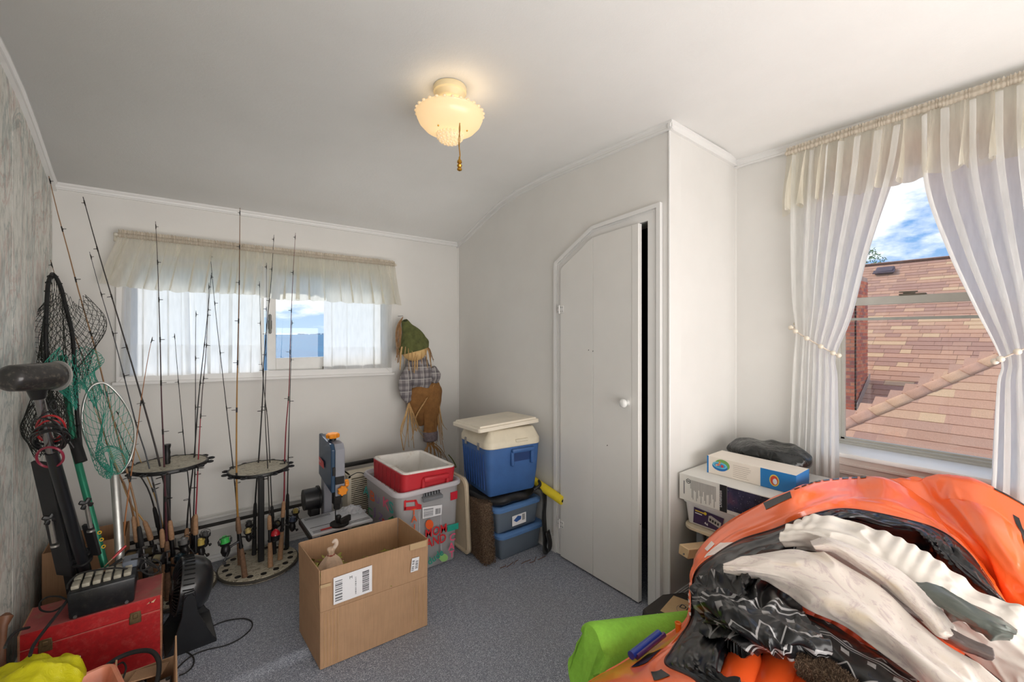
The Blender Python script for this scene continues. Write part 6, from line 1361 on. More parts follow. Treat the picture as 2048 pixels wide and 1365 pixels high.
for k in range(3): m = MB(); a0 = k*2*PI/3; m.grid(6, 5, lambda u, v: V(1.12+math.cos(a0+u*1.3)*lerp(.03, .15, v), fy0+.018+.02*u, .25+math.sin(a0+u*1.3)*lerp(.03, .15, v))); m.build('blade', M_IV, wf, solid=.002)
mb = MB(); mb.box((1.02, 3.10, .475), (.26, .03, .03), bev=.008); mb.box((.90, 3.10, .44), (.03, .03, .08), ry=.5, bev=.008); tag(mb.build('folded_stand', M_BLK, None), 'black folded bar lying behind and above the cream fan', 'stand')
wire('fan_wire', [V(.92, 2.92, .45), V(.97, 2.915, .465), V(1.02, 2.915, .44), V(1.05, 2.92, .36), V(1.06, 2.92, .28)], .0028, M_BLK, None, label='thin black wire hanging over the front of the cream fan', cat='cord')
# ---------------------------------------------------------------- shelf stool in the alcove with boxes
ss = thing('plastic_stool', 'small beige plastic shelf table in the alcove beside the window wall', 'table', (2.25, .95, 0)); M_BEIG = pm((222, 208, 180), .5, var=.05)
mb = MB(); pts = [(x+2.25, y+.95) for x, y in rr_poly(.25, .225, .06, 6)]; mb.prism(pts, lambda a, b, t: V(a, b, t), .432, .449); mb.build('top', M_BEIG, ss, smooth=False, bevel=.003)
for x in (2.06, 2.44):
    for y in (.80, 1.10): mb = MB(); mb.bb(x-.018, x+.018, y-.018, y+.018, .002, .432, .004); mb.build('leg', pm((128, 134, 140), .45), ss)
Mbn = T((2.235, .985, .450)); bn_ = thing('storage_bin', 'white plastic bin with a purple and yellow label on the beige shelf table', 'bin', (2.235, .985, .45))
tub(Mbn, [(.022, 0), (.018, .004), (.004, .105), (-.006, .108), (-.006, .118), (.002, .120), (.006, .112), (.020, .012), (.03, .01)], .215, .192, .03, 'tub_body', pm((236, 236, 238), .4, var=.03), bn_)
nB = V(-1, 0, -.12).normalized(); PBn = V(2.030, 0, .50); mb = MB(); q_ = decal(mb, [(1388, 1014), (1448, 1038), (1442, 1065), (1386.5, 1045)], PBn, nB, .004); lb = mb.build('label', pm((66, 46, 84), .4, var=.15), bn_, smooth=False)
def patch(q_, poly, n_, name, m, par_, off=.0012): mb = MB(); n_ = Vector(n_).normalized()*off; mb.add([quad_uv(q_, a, b)+n_ for a, b in poly], [list(range(len(poly)))]); return mb.build(name, m, par_, smooth=False, fixn=False)
patch(q_, [(.05, .86), (.38, .86), (.38, .78), (.05, .78)], nB, 'print', pm((226, 196, 80), .5), lb); patch(q_, [(.05, .70), (.30, .70), (.30, .64), (.05, .64)], nB, 'print', M_PAPERW, lb)
patch(q_, [(.40+.05*math.cos(a), .84+.10*math.sin(a)) for a in [i*PI/6 for i in range(12)]], nB, 'print', pm((236, 206, 60), .5), lb)
patch(q_, [(.52, .80), (.60, .86), (.95, .62), (.95, .22), (.52, .42)], nB, 'print', pm((196, 192, 190), .5), lb)
for k in range(4): patch(q_, [(.56+k*.09, .68-k*.04), (.62+k*.09, .65-k*.04), (.62+k*.09, .48-k*.04), (.56+k*.09, .52-k*.04)], nB, 'print', M_INK, lb, .0018)
patch(q_, [(.40, .20), (.44, .32), (.48, .14), (.52, .30), (.54, .10)], nB, 'print', M_PAPERW, lb)
# long computer carton: pale panel with fine print, starry dark panel
cbn = thing('carton', 'long white carton with a starry dark blue end panel lying on the white bin', 'box', (2.2, .93, .572), 'boxes stacked on the beige shelf table')
ex0, ex1, ey0, ey1, ez0, ez1 = 2.0, 2.50, .675, 1.183, .5725, .700
M_CW = pm((226, 224, 218), .5, var=.03)
mb = MB(); mb.bb(ex0, ex1, ey0, ey1, ez0, ez1); mb.build('carton_body', M_CW, cbn, smooth=False, bevel=.001)
def m_stars():
    a = Mt('starry_print'); base_ = a.ramp(a.noise(9, 4, .6), [(.35, lin((26, 24, 40))), (.55, lin((54, 52, 80))), (.72, lin((92, 62, 84)))])
    v = a.n.new('ShaderNodeTexVoronoi'); v.inputs['Scale'].default_value = 110; a.l.new(a.co(1), v.inputs['Vector']); sp = a.ramp(v.outputs['Distance'], [(0, (.8, .8, .85)), (.10, (.8, .8, .85)), (.14, (0, 0, 0))])
    a.col(a.mix(a.math('MULTIPLY', a.noise(25, 2, .5), .8), base_, sp, 'ADD')).set(Roughness=.25); return a.m
ysp = on(1449, 1000, X=ex0).y; nm1 = V(-1, 0, 0)
mb = MB(); mb.bb(ex0-.0008, ex0, ey0+.06, ysp-.012, ez0+.018, ez1-.004); mb.build('starry_panel', m_stars(), cbn, smooth=False)
mb = MB(); mb.bb(ex0-.0009, ex0, ysp-.011, ysp+.022, ez0+.002, ez1-.002); sp_ = mb.build('dark_band', pm((30, 30, 34), .4), cbn, smooth=False)
text('lettering', 'Dimension', .018, V(ex0-.0016, ysp+.012, ez0+.02), (0, 0, 1), (0, 1, 0), M_PAPERW, sp_, ext=0)
mb = MB(); mb.bb(ex0-.0009, ex0, ey0+.002, ey0+.058, ez0+.03, ez1-.008); lb = mb.build('bar_label', M_PAPERW, cbn, smooth=False)
for k in range(5): mb = MB(); mb.bb(ex0-.0016, ex0-.0009, ey0+.008+k*.010, ey0+.012+k*.010, ez0+.05, ez1-.02); mb.build('bar', M_INK, lb, smooth=False)
mb = MB()
for k in range(22): yy = lerp(ysp+.04, 1.12, k/21); L_ = .07+.03*math.sin(k*1.7); mb.bb(ex0-.0006, ex0, yy, yy+.0045, ez1-.02-L_, ez1-.02)
mb.build('print', pm((176, 174, 170), .6), cbn, smooth=False)['kind'] = 'stuff'
mb = MB(); c = V(ex0-.0008, 1.135, ez0+.098); mb.torus(c, .010, .0014, (1, 0, 0), n=24, k=4); mb.box(c, (.0006, .012, .004)); mb.build('logo_ring', M_INK, cbn); mb = MB(); mb.bb(ex0-.0007, ex0, 1.155, 1.160, ez0+.03, ez0+.095); mb.build('print', M_INKG, cbn, smooth=False)
# paddling pool box
ppn = thing('pool_box', 'flat paddling pool box with round pool picture and blue panel, on the long carton', 'box', (2.3, .93, .70), 'boxes stacked on the beige shelf table')
gx0, gx1, gy0, gy1, gz0, gz1 = 2.115, 2.27, .705, 1.10, .7008, .786
Mpp = T(((gx0+gx1)/2, (gy0+gy1)/2, 0), R(0)); mb = MB(); mb.bb(gx0, gx1, gy0, gy1, gz0, gz1); mb.build('box_body', pm((236, 226, 214), .5, var=.03), ppn, smooth=False, bevel=.0015)
M_PBL = pm((36, 120, 186), .4, var=.06); y_s = on(1521, 955, X=gx0).y
mb = MB(); mb.bb(gx0-.0008, gx0, gy0, y_s, gz0+.001, gz1-.0005); mb.bb(gx0, gx1, gy0-.0008, gy0, gz0+.001, gz1-.0005); mb.build('blue_panel', M_PBL, ppn, smooth=False); mb = MB(); mb.bb(gx0-.0009, gx0, gy1-.008, gy1, gz0, gz1); mb.build('blue_edge', M_PBL, ppn, smooth=False)
def disc(c, ry, rz, m, nm, off, a0=0): mb = MB(); mb.add([V(gx0-off, c[0]+ry*math.cos(a), c[1]+rz*math.sin(a)) for a in [i*PI/12 for i in range(24)]], [list(range(24))]); mb.build(nm, m, ppn, smooth=False, fixn=False)
pc_ = (1.035, .745); disc((pc_[0]-.012, pc_[1]+.010), .036, .026, pm((120, 170, 90), .5), 'picture_lawn', .0008); disc(pc_, .038, .022, pm((30, 110, 180), .5), 'picture_pool', .0012); disc((pc_[0], pc_[1]+.006), .036, .016, pm((110, 196, 220), .5), 'picture_pool', .0016); disc((pc_[0], pc_[1]+.005), .028, .011, pm((60, 150, 200), .5), 'picture_water', .0020)
for dy, dz, c_, r_ in ((.006, .008, (220, 120, 100), .006), (-.012, .004, (200, 70, 70), .007), (.016, .004, (226, 170, 140), .005), (.0, .024, (206, 150, 110), .0045), (.0, .017, (226, 190, 80), .005)): disc((pc_[0]+dy, pc_[1]+dz), r_, r_, pm(c_, .5), 'picture_bather', .0024)
disc((y_s-.058, .742), .020, .026, pm((226, 206, 90), .5), 'picture_badge', .0012); disc((y_s-.058, .742), .016, .021, pm((206, 70, 50), .5), 'picture_badge', .0016); disc((y_s-.061, .738), .009, .013, pm((220, 226, 236), .5), 'picture_badge', .0020)
mb = MB()
for k in range(7): mb.bb(gx0-.0006, gx0, .90+.01*math.sin(k), .972, gz0+.012+k*.009, gz0+.0135+k*.009)
mb.build('print', pm((176, 160, 150), .6), ppn, smooth=False)['kind'] = 'stuff'
# black bin bag on top
def m_gloss(name, rgb, rough, bump_s, bsc, coat=0, spec=.5):
    a = Mt(name); a.col(lin(rgb)).set(Roughness=rough); a.b.inputs['Coat Weight'].default_value = coat; a.b.inputs['Coat IOR'].default_value = 1.75; a.b.inputs['Coat Roughness'].default_value = .12; a.b.inputs['Specular IOR Level'].default_value = spec
    a.bump(a.noise(bsc, 1.5, .5, None, .6), bump_s, .006); return a.m
M_BIN = m_gloss('bin_bag_plastic', (34, 36, 36), .22, .9, 40)
kb = thing('plastic_bag', 'shiny black plastic bag crumpled behind the paddling pool box', 'bag', (2.4, .9, .70))
def kbag(u, v):
    a = 2*PI*u; w = math.sin(PI*min(.999, max(.001, v)))**.6; p = V(2.405+.125*math.cos(a)*w, .93+.20*math.sin(a)*w, .712+.06*(1-math.cos(PI*v)))
    return p+V(noise.noise(p*9), noise.noise(p*9+V(5, 0, 0)), noise.noise(p*16+V(0, 5, 0))*.7)*.022*(1 if v > .15 else .2)+V(0, 0, .008)
mb = MB(); mb.grid(70, 26, kbag, closeu=True); mb.build('bag_film', M_BIN, kb, fixn=False)
# dark things under the shelf table
db = thing('duffel_bag', 'black bag slumped on the floor under the beige shelf table', 'bag', (2.2, .95, 0)); mb = MB(); mb.box((2.25, .96, .21), (.30, .20, .40), bev=.06, seg=4); mb.build('bag_body', M_NYL, db); mb = MB(); mb.tube(catmull([V(2.12, 1.0, .38), V(2.03, 1.03, .36), V(2.01, 1.04, .20), V(2.03, 1.04, .08)], 5), .016, 10); mb.build('side_strap', M_NYL, db)
wb = thing('wooden_board', 'end of a pale wooden board sticking out under the shelf table', 'board', (2.0, .95, .3)); p = D(1386, 1117, 1.98); mb = MB(); mb.box(p+V(.14, .0, 0), (.32, .06, .045), rz=-.25, ry=.12, bev=.003); mb.build('board', pm((222, 192, 150), .6, var=.1), wb); mb = MB(); mb.cyl(p+V(-.012, .035, .01), p+V(-.02, .035, .01), .004, n=8); mb.build('screw', M_STEEL, wb)
# paint kit box
pk_ = thing('paint_kit_box', 'black paint kit box with a kraft paper label on the floor at the closet corner', 'box', (1.8, 1.0, 0)); pz = .158
oc = [(1.632, 1.10), (1.665, 1.165), (1.83, 1.172), (1.925, 1.12), (1.935, .86), (1.66, .84)]
M_KBX = pm((52, 48, 46), .5, var=.15, sc=14); mb = MB(); cx0, cy0 = 1.78, 1.0
def ocp(s_, z): return [V(cx0+(x-cx0)*s_, cy0+(y-cy0)*s_, z) for x, y in oc]
vs = ocp(.97, .003)+ocp(1.03, .10)+ocp(1.0, pz-.01)+ocp(.97, pz); m = 6; mb.add(vs, [(i*m+j, i*m+(j+1) % m, (i+1)*m+(j+1) % m, (i+1)*m+j) for i in range(3) for j in range(m)]+[[0, 5, 4, 3, 2, 1], [18, 19, 20, 21, 22, 23]]); mb.build('box_body', M_KBX, pk_, smooth=False, bevel=.002)
mb = MB(); lq = [V(1.71, 1.105, pz), V(1.86, 1.13, pz), V(1.90, .97, pz), V(1.745, .93, pz)]; mb.add([p+V(0, 0, .0006) for p in lq]+[p+V(0, 0, .0012) for p in lq], [(0, 1, 2, 3), (7, 6, 5, 4), (0, 4, 5, 1), (1, 5, 6, 2), (2, 6, 7, 3), (3, 7, 4, 0)]); lb = mb.build('kraft_label', pm((196, 166, 124), .7, var=.1), pk_, smooth=False)
mb = MB(); mb.torus(V(1.805, 1.035, pz+.0016), .04, .0008, n=30, k=4); mb.build('printed_ring', M_INKG, lb)
xd = (lq[2]-lq[1]).normalized(); text('lettering', 'DIY', .042, V(1.80, 1.07, pz+.0016), (.12, -1, 0), (1, .12, 0), M_INK, lb, ext=.0004, bold=.0006)
text('lettering', 'PAINT KITS', .022, V(1.668, 1.10, pz+.0012), (.25, -1, 0), (1, .25, 0), M_PAPERW, pk_, ext=.0004, bold=.0004)
mb = MB(); mb.tube([V(1.655, 1.115, pz+.001), V(1.715, .90, pz+.001)], .0012, 4); mb.build('printed_line', M_PAPERW, pk_)

# ---------------------------------------------------------------- towable inflatable heaped under the window, cloths on it
def cgrid(rows):
    """rows of (px, py, distance) -> smooth surface function"""
    G = [[D(*p) if len(p) == 3 else Vector(p[:3]) for p in r] for r in rows]; nr, nc = len(G), len(G[0])
    def cr(a, b, c, d, t): return .5*((2*b)+(c-a)*t+(2*a-5*b+4*c-d)*t*t+(3*b-a-3*c+d)*t**3)
    def row(r, u):
        x = min(max(u, 0), .99999)*(nc-1); i = int(x); t = x-i; P = r; p0 = P[i-1] if i > 0 else P[0]*2-P[1]; p3 = P[i+2] if i+2 < nc else P[nc-1]*2-P[nc-2]; return cr(p0, P[i], P[i+1], p3, t)
    def f(u, v):
        x = min(max(v, 0), .99999)*(nr-1); j = int(x); t = x-j; Q = [row(G[min(max(k, 0), nr-1)], u) for k in (j-1, j, j+1, j+2)]
        if j == 0: Q[0] = Q[1]*2-Q[2]
        if j+2 >= nr: Q[3] = Q[2]*2-Q[1]
        return cr(*Q, t)
    return f
def nrm(f, u, v, e=.004):
    a = f(min(1, u+e), v)-f(max(0, u-e), v); b = f(u, min(1, v+e))-f(u, max(0, v-e)); n = a.cross(b)
    if n.length < 1e-9: return V(0, 0, 1)
    n.normalize(); return n if n.dot(V(0, 0, CH)-f(u, v)) > 0 else -n
def ridge(x): return 1-abs(math.sin(x))          # sharp crests
def wrinkled(f, amp, fu, fv, seed, sharp=.5, warp=.35, extra=None):
    def g(u, v):
        w1 = noise.noise(V(u*3+seed, v*3, seed))*warp; w2 = noise.noise(V(u*6, v*6+seed, 2))*warp*.5
        a = noise.noise(V((u+w1)*fu, (v+w2)*fv, seed*1.7)); r = 1-2.2*abs(noise.noise(V((u+w2)*fu*.8, (v+w1)*fv*.8, seed+31)))
        r2 = 1-2.2*abs(noise.noise(V((u-w1)*fu*2.1+9, (v+w2)*fv*2.1, seed+17)))
        h = amp*(a*(1-sharp)+(r-.55)*sharp+(r2-.55)*sharp*.10)
        if extra: h += extra(u, v)
        return f(u, v)+nrm(f, u, v)*h
    return g
M_ORG = m_gloss('orange_vinyl', (250, 106, 40), .32, .12, 8, .6, .7); M_BVN = m_gloss('black_vinyl', (17, 18, 22), .3, .2, 9, .3, .5); M_RIB = m_gloss('orange_rib_vinyl', (244, 92, 36), .33, .15, 14, .2)
tw = thing('inflatable_tube', 'large half-inflated orange and black vinyl towable tube heaped below the right window', 'inflatable', (1.8, .3, 0))
outer = [(1150, 1420, 1.22), (1176, 1368, 1.29), (1250, 1324, 1.40), (1310, 1288, 1.49), (1352, 1262, 1.56), (1378, 1230, 1.62), (1379, 1180, 1.70), (1385, 1138, 1.76), (1400, 1099, 1.82), (1446, 1056, 1.90), (1518, 1018, 1.86), (1584, 990, 1.80), (1636, 972, 1.90), (1709, 962, 2.0), (1775, 966, 1.90), (1838, 1000, 1.84), (1882, 1036, 1.77), (1915, 1072, 1.69), (1950, 1118, 1.60), (1985, 1170, 1.50), (2012, 1212, 1.42)]
seam = [(1415, 1440, 1.10), (1396, 1366, 1.16), (1332, 1330, 1.28), (1344, 1300, 1.37), (1362, 1272, 1.45), (1380, 1236, 1.56), (1382, 1184, 1.64), (1390, 1144, 1.68), (1432, 1109, 1.70), (1482, 1080, 1.74), (1545, 1060, 1.70), (1605, 1036, 1.69), (1660, 1021, 1.74), (1702, 1019, 1.78), (1765, 1029, 1.74), (1843, 1048, 1.68), (1880, 1062, 1.63), (1908, 1080, 1.58), (1942, 1112, 1.52), (1978, 1160, 1.45), (2008, 1206, 1.40)]
mid = [((a[0]*.5+b[0]*.5), (a[1]*.5+b[1]*.5)-0, (a[2]*.45+b[2]*.55)-.03) for a, b in zip(outer, seam)]
ctr = V(1.75, .15, 0)
def inward(p, k, z): q = D(*p); d_ = (ctr-q); d_.z = 0; d_.normalize(); w = q+d_*k; return (w.x, w.y, z, 0)
under = [inward(p, .02, .30) for i, p in enumerate(outer)]; floor_ = [inward(p, .20, .01) for p in outer]; under = [(min(x, 2.60), y, z, w) for x, y, z, w in under]
f1 = cgrid([floor_, under, outer, mid, seam])
h1 = wrinkled(f1, .014, 13, 2.2, 2.2, .45, extra=lambda u, v: 0)
h1b = lambda u, v: f1(u, v).lerp(h1(u, v), max(0, min(1, (v-.35)*4))*max(0, min(1, (1-v)*6)))
mb = MB(); mb.grid(300, 60, h1b); mb.build('outer_hull', M_ORG, tw, fixn=False)
# piping along the seam
mb = MB(); mb.tube([h1b(i/160, 1.0) for i in range(161)], .0032, 6); mb.build('seam_piping', pm((60, 26, 20), .4), tw)
# white and black print on the hull
def on_hull(f, u0, u1, v0, v1, mat, name, par_, nu=8, nv=4, off=.0016, skew=0):
    mb = MB(); mb.grid(nu, nv, lambda a, b: (lambda u, v: f(u, v)+nrm(f, u, v)*off)(lerp(u0, u1, a)+skew*b, lerp(v0, v1, b))); return mb.build(name, mat, par_, fixn=False)
M_WVN = m_gloss('white_vinyl', (240, 222, 214), .3, .2, 14, .3)
on_hull(h1b, .385, .425, .80, .985, M_WVN, 'white_print', tw, 20, 8, .0022, .012)
for k in range(9): on_hull(h1b, .552+k*.0135, .561+k*.0135, .56+.0*k, .60, M_BVN, 'printed_letter', tw, 4, 3, .0022)
for k, (a, b) in enumerate(((.505, .545), (.40, .418))): on_hull(h1b, a, b, .60 if k == 0 else .66, .66 if k == 0 else .72, M_BVN if k == 0 else M_WVN, 'printed_letter', tw, 8, 4, .0022)
on_hull(h1b, .085, .125, .66, .76, M_BVN, 'printed_letter', tw, 10, 5, .002, .02); on_hull(h1b, .055, .075, .80, .90, M_BVN, 'printed_letter', tw, 8, 5, .002, .01)
for k in range(6): on_hull(h1b, .252+k*.012, .258+k*.012, .62, .93, M_WVN, 'printed_letter', tw, 4, 5, .003)
# black inner wall
inn = [(1560, 1440, 1.08), (1500, 1385, 1.12), (1440, 1350, 1.18), (1440, 1310, 1.22), (1450, 1290, 1.28), (1470, 1260, 1.32), (1480, 1220, 1.36), (1490, 1180, 1.40), (1500, 1150, 1.46), (1530, 1130, 1.52), (1570, 1110, 1.56), (1620, 1080, 1.60), (1662, 1046, 1.66), (1702, 1039, 1.68), (1768, 1057, 1.63), (1824, 1066, 1.58), (1856, 1084, 1.53), (1880, 1104, 1.49), (1912, 1134, 1.44), (1960, 1174, 1.39), (2006, 1210, 1.36)]
deep = [(a, b+60, c+.06) for a, b, c in inn]
f2 = cgrid([[(a, b, c) for a, b, c in seam], [((a[0]+b[0])/2, (a[1]+b[1])/2-2, (a[2]+b[2])/2-.015) for a, b in zip(seam, inn)], inn, deep])
h2 = wrinkled(f2, .022, 14, 2.2, 7.1, .6)
h2b = lambda u, v: f2(u, v).lerp(h2(u, v), max(0, min(1, v*7)))
mb = MB(); mb.grid(260, 44, h2b); mb.build('inner_wall', M_BVN, tw, fixn=False)
# ribbed floor of the cockpit
F0, Fx, Fy = D(1440, 1420, 1.02), None, None
fA, fB, fC, fD = D(1400, 1440, 1.10), D(1720, 1440, 1.02), D(1960, 1120, 1.62), D(1600, 1110, 1.68)
for k in range(9):
    t0 = (k+.5)/9; a = fA.lerp(fB, t0*1.3); b = fD.lerp(fC, t0)+V(0, 0, -.06); a = a+V(0, 0, -.02)
    mb = MB(); P = [a.lerp(b, s_/10)+V(0, 0, -.05*math.sin(PI*s_/10)) for s_ in range(11)]; mb.tube(P, [.030]+[.043]*9+[.03], 16); mb.build('floor_rib', M_RIB, tw)
for (x, y, d_) in ((1412, 1334, 1.14),):
    pass
# near ribs, seen at the bottom edge
for k, (xa, xb) in enumerate(((1500, 1462), (1570, 1536), (1645, 1616), (1722, 1696))):
    mb = MB(); a, b = D(xa, 1312, 1.27), D(xb-8, 1420, 1.13); P = [a.lerp(b, s_/8) for s_ in range(9)]; mb.tube(P, [.036, .047, .050, .051, .051, .051, .051, .05, .04], 20); mb.build('floor_rib', M_RIB, tw)
# lower chamber the heap rests on
mb = MB(); mb.box((1.86, .10, .185), (1.10, 1.05, .36), bev=.14, seg=6); mb.build('lower_chamber', M_ORG, tw)
mb = MB(); mb.box((1.84, .14, .365), (.80, .75, .12), bev=.055, seg=5); mb.build('inner_cushion', M_BVN, tw)
# second chamber at the right
f3 = cgrid([[inward((1760, 990, 1.90), .02, .02), inward((1860, 978, 1.82), .02, .02), inward((1960, 985, 1.70), .02, .02), inward((2060, 1030, 1.58), .02, .02), inward((2200, 1120, 1.45), .02, .02)],
            [(1775, 975, 1.92), (1850, 976, 1.83), (1950, 988, 1.72), (2056, 1036, 1.60), (2200, 1120, 1.44)],
            [(1790, 1010, 1.84), (1880, 1010, 1.75), (1970, 1030, 1.64), (2070, 1085, 1.52), (2210, 1180, 1.38)],
            [(1860, 1050, 1.75), (1930, 1075, 1.60), (2000, 1100, 1.50), (2080, 1150, 1.42), (2210, 1230, 1.32)],
            [(1930, 1120, 1.65), (1970, 1150, 1.55), (2010, 1185, 1.46), (2090, 1225, 1.38), (2210, 1290, 1.28)],
            [(1960, 1200, 1.66), (1990, 1210, 1.58), (2020, 1240, 1.5), (2100, 1290, 1.4), (2210, 1340, 1.3)]])
def ex3(u, v): return .05*math.exp(-((u-.42)**2)/.04-((v-.42)**2)/.03)-.02*math.exp(-((u-.2-.3*(v-.3))**2)/.003)
h3 = wrinkled(f3, .010, 8, 5, 4.4, .3, extra=ex3)
mb = MB(); mb.grid(120, 60, lambda u, v: h3(u, v) if v > .2 else f3(u, v).lerp(h3(u, v), v/.2)); mb.build('side_chamber', M_ORG, tw, fixn=False)
for (u0, u1, v0, v1, sk) in ((.66, .69, .34, .50, .03), (.58, .75, .265, .275, 0), (.57, .74, .245, .25, 0), (.30, .33, .22, .24, 0)): on_hull(h3, u0, u1, v0, v1, M_BVN, 'printed_letter', tw, 8, 6, .002, sk)
vl = D(1357, 1256, 1.52); mb = MB(); mb.tube([vl+V(0, 0, -.02), vl+V(.004, .004, .012)], .010, 14); mb.torus(vl+V(.004, .004, .012), .009, .003, n=16, k=6); mb.build('air_valve', pm((240, 120, 30), .35), tw)
# green foam float and blue pump tube in front
gf = thing('foam_float', 'lime green double-ridged foam float lying on the floor left of the orange tube', 'float', D(1260, 1330, 1.6))
ga, gb = D(1176, 1300, 1.46), D(1420, 1262, 1.80); gd = (gb-ga).normalized(); gs = gd.cross(UP).normalized(); gu = gs.cross(gd)
prof = []
for i in range(40):
    a = 2*PI*i/40; r = .075+.020*math.cos(2*a-1.5)**1; x, y = math.cos(a)*.078, math.sin(a)*.118-.035; nt = math.exp(-((a-PI*1.02)**2)/.05)+math.exp(-((a-2*PI*.98)**2)/.05); x *= (1-.24*nt); prof.append((x, y))
M_LIME = pm((146, 208, 70), .85, var=.08, sc=60, bump=.6, bsc=160)
mb = MB(); vs = []; stn = [0, .012, .035, .2, .5, .8, 1]; sc2 = [.88, .97, 1, 1, 1, 1, 1]; Lg = (gb-ga).length
for t_, s_ in zip(stn, sc2):
    c = ga+gd*(Lg*t_)
    for x, y in prof:
        e = (.022*math.exp(-((y-.012)/.020)**2)-.020*(1 if y < -.02 else 0)*min(1, (-.02-y)/.05))*max(0, 1-t_*12)
        vs.append(c+gd*e+gs*x*s_*(1-.12*math.exp(-((y-.012)/.02)**2)*max(0, 1-t_*12))+gu*(y*s_))
n = 40; mb.add(vs, [(i*n+k, i*n+(k+1) % n, (i+1)*n+(k+1) % n, (i+1)*n+k) for i in range(len(stn)-1) for k in range(n)]+[list(range(n))[::-1], [(len(stn)-1)*n+k for k in range(n)]]); mb.build('foam', M_LIME, gf)
pt = thing('pump_tube', 'blue and purple plastic pump tube between the green float and orange hull', 'pump', D(1300, 1290, 1.45)); a, b = D(1318, 1268, 1.46), D(1262, 1312, 1.36); mb = MB(); mb.tube([a, b], .0125, 16); mb.build('barrel', pm((34, 58, 150), .3, coat=.4), pt); mb = MB(); mb.tube([a+V(.014, -.01, -.004), b+V(.014, -.01, -.004)], .009, 12); mb.build('side_tube', pm((86, 44, 96), .3, coat=.4), pt)
# ---- fabrics
def m_print(name, light=(226, 214, 204)):
    a = Mt(name); n, l = a.n, a.l; uv = a.co(1, 'UV'); tc = a.n.new('ShaderNodeMapping'); tc.inputs['Scale'].default_value = (4, 2.0, 1); l.new(uv, tc.inputs[0])
    v = a.noise(2.2, 7, .72, tc.outputs[0], 2.2); c = a.ramp(v, [(.38, lin((204, 188, 184))), (.48, lin(light)), (.62, lin((224, 214, 204))), (.72, lin((212, 190, 184)))])
    c = a.mix(a.ramp(a.noise(1.1, 3, .5, tc.outputs[0]), [(.55, (0, 0, 0)), (.7, (.5, .5, .5))]), c, lin((222, 200, 160)))
    a.col(c).set(Roughness=.55); a.b.inputs['Sheen Weight'].default_value = .3; a.bump(a.noise(160, 3, .6), .15, .001); return a.m
M_PRN = m_print('printed_cloth'); M_CRM2 = pm((232, 224, 214), .6, var=.04, bump=.3, bsc=50)
def m_geo():
    a = Mt('black_white_geometric'); n, l = a.n, a.l; uv = a.co(1, 'UV'); sp = n.new('ShaderNodeSeparateXYZ'); l.new(uv, sp.inputs[0]); u, v = sp.outputs[0], sp.outputs[1]
    def stripe(x, fr, lo, hi):
        f = a.math('FRACT', a.math('MULTIPLY', x, fr)); return a.math('MULTIPLY', a.math('GREATER_THAN', f, lo), a.math('LESS_THAN', f, hi))
    tri = a.math('ABSOLUTE', a.math('SUBTRACT', a.math('FRACT', a.math('MULTIPLY', u, 5)), .5))
    zig = stripe(a.math('ADD', a.math('MULTIPLY', tri, .30), v), 3, .05, .12)
    l1 = stripe(v, 2, .54, .57); l2 = stripe(v, 2, .61, .63)
    ck = a.math('MULTIPLY', stripe(u, 6, .1, .42), stripe(v, 2, .70, .84))
    bands = a.math('GREATER_THAN', a.math('FRACT', a.math('MULTIPLY', v, 2)), .5)
    m = a.math('MAXIMUM', a.math('MULTIPLY', zig, a.math('SUBTRACT', 1.0, bands)), a.math('MAXIMUM', a.math('MAXIMUM', l1, l2), ck))
    a.col(a.mix(m, lin((14, 15, 18)), lin((160, 158, 158)))).set(Roughness=.3); a.b.inputs['Coat Weight'].default_value = .15; return a.m
M_GEO = m_geo()
def cloth(name, label, cat, rows, mat, nu, nv, amp, fu, fv, seed, sharp=.5, warp=.35, group=None, th=.0025, part='cloth', edge=True, extra=None):
    f = cgrid(rows); g = wrinkled(f, amp, fu, fv, seed, sharp, warp, extra); t = thing(name, label, cat, f(.5, .5)-V(0, 0, .1), group)
    def h(u, v): return g(u, v)
    mb = MB(); mb.grid(nu, nv, h, uv=True); mb.build(part, mat, t, fixn=False, solid=th, offset=0); return t, h
# black and white vinyl bundle
cloth('patterned_cloth', 'crumpled glossy black cloth with white geometric lines in the middle of the heap', 'cloth',
      [[(1388, 1150, 1.60), (1420, 1145, 1.58), (1470, 1150, 1.52), (1540, 1160, 1.50), (1600, 1185, 1.46)],
       [(1384, 1180, 1.56), (1410, 1178, 1.46), (1470, 1185, 1.36), (1540, 1200, 1.34), (1606, 1225, 1.34)],
       [(1386, 1220, 1.50), (1415, 1220, 1.34), (1475, 1222, 1.27), (1545, 1235, 1.25), (1620, 1262, 1.25)],
       [(1396, 1250, 1.42), (1440, 1255, 1.26), (1500, 1258, 1.19), (1570, 1266, 1.18), (1650, 1280, 1.18)],
       [(1430, 1278, 1.36), (1470, 1290, 1.22), (1530, 1298, 1.15), (1580, 1296, 1.14), (1655, 1292, 1.16)],
       [(1450, 1272, 1.42), (1485, 1290, 1.32), (1540, 1300, 1.24), (1590, 1300, 1.22), (1650, 1298, 1.22)]], M_GEO, 190, 150, .05, 3.2, 3.6, 3.3, .75, .5)
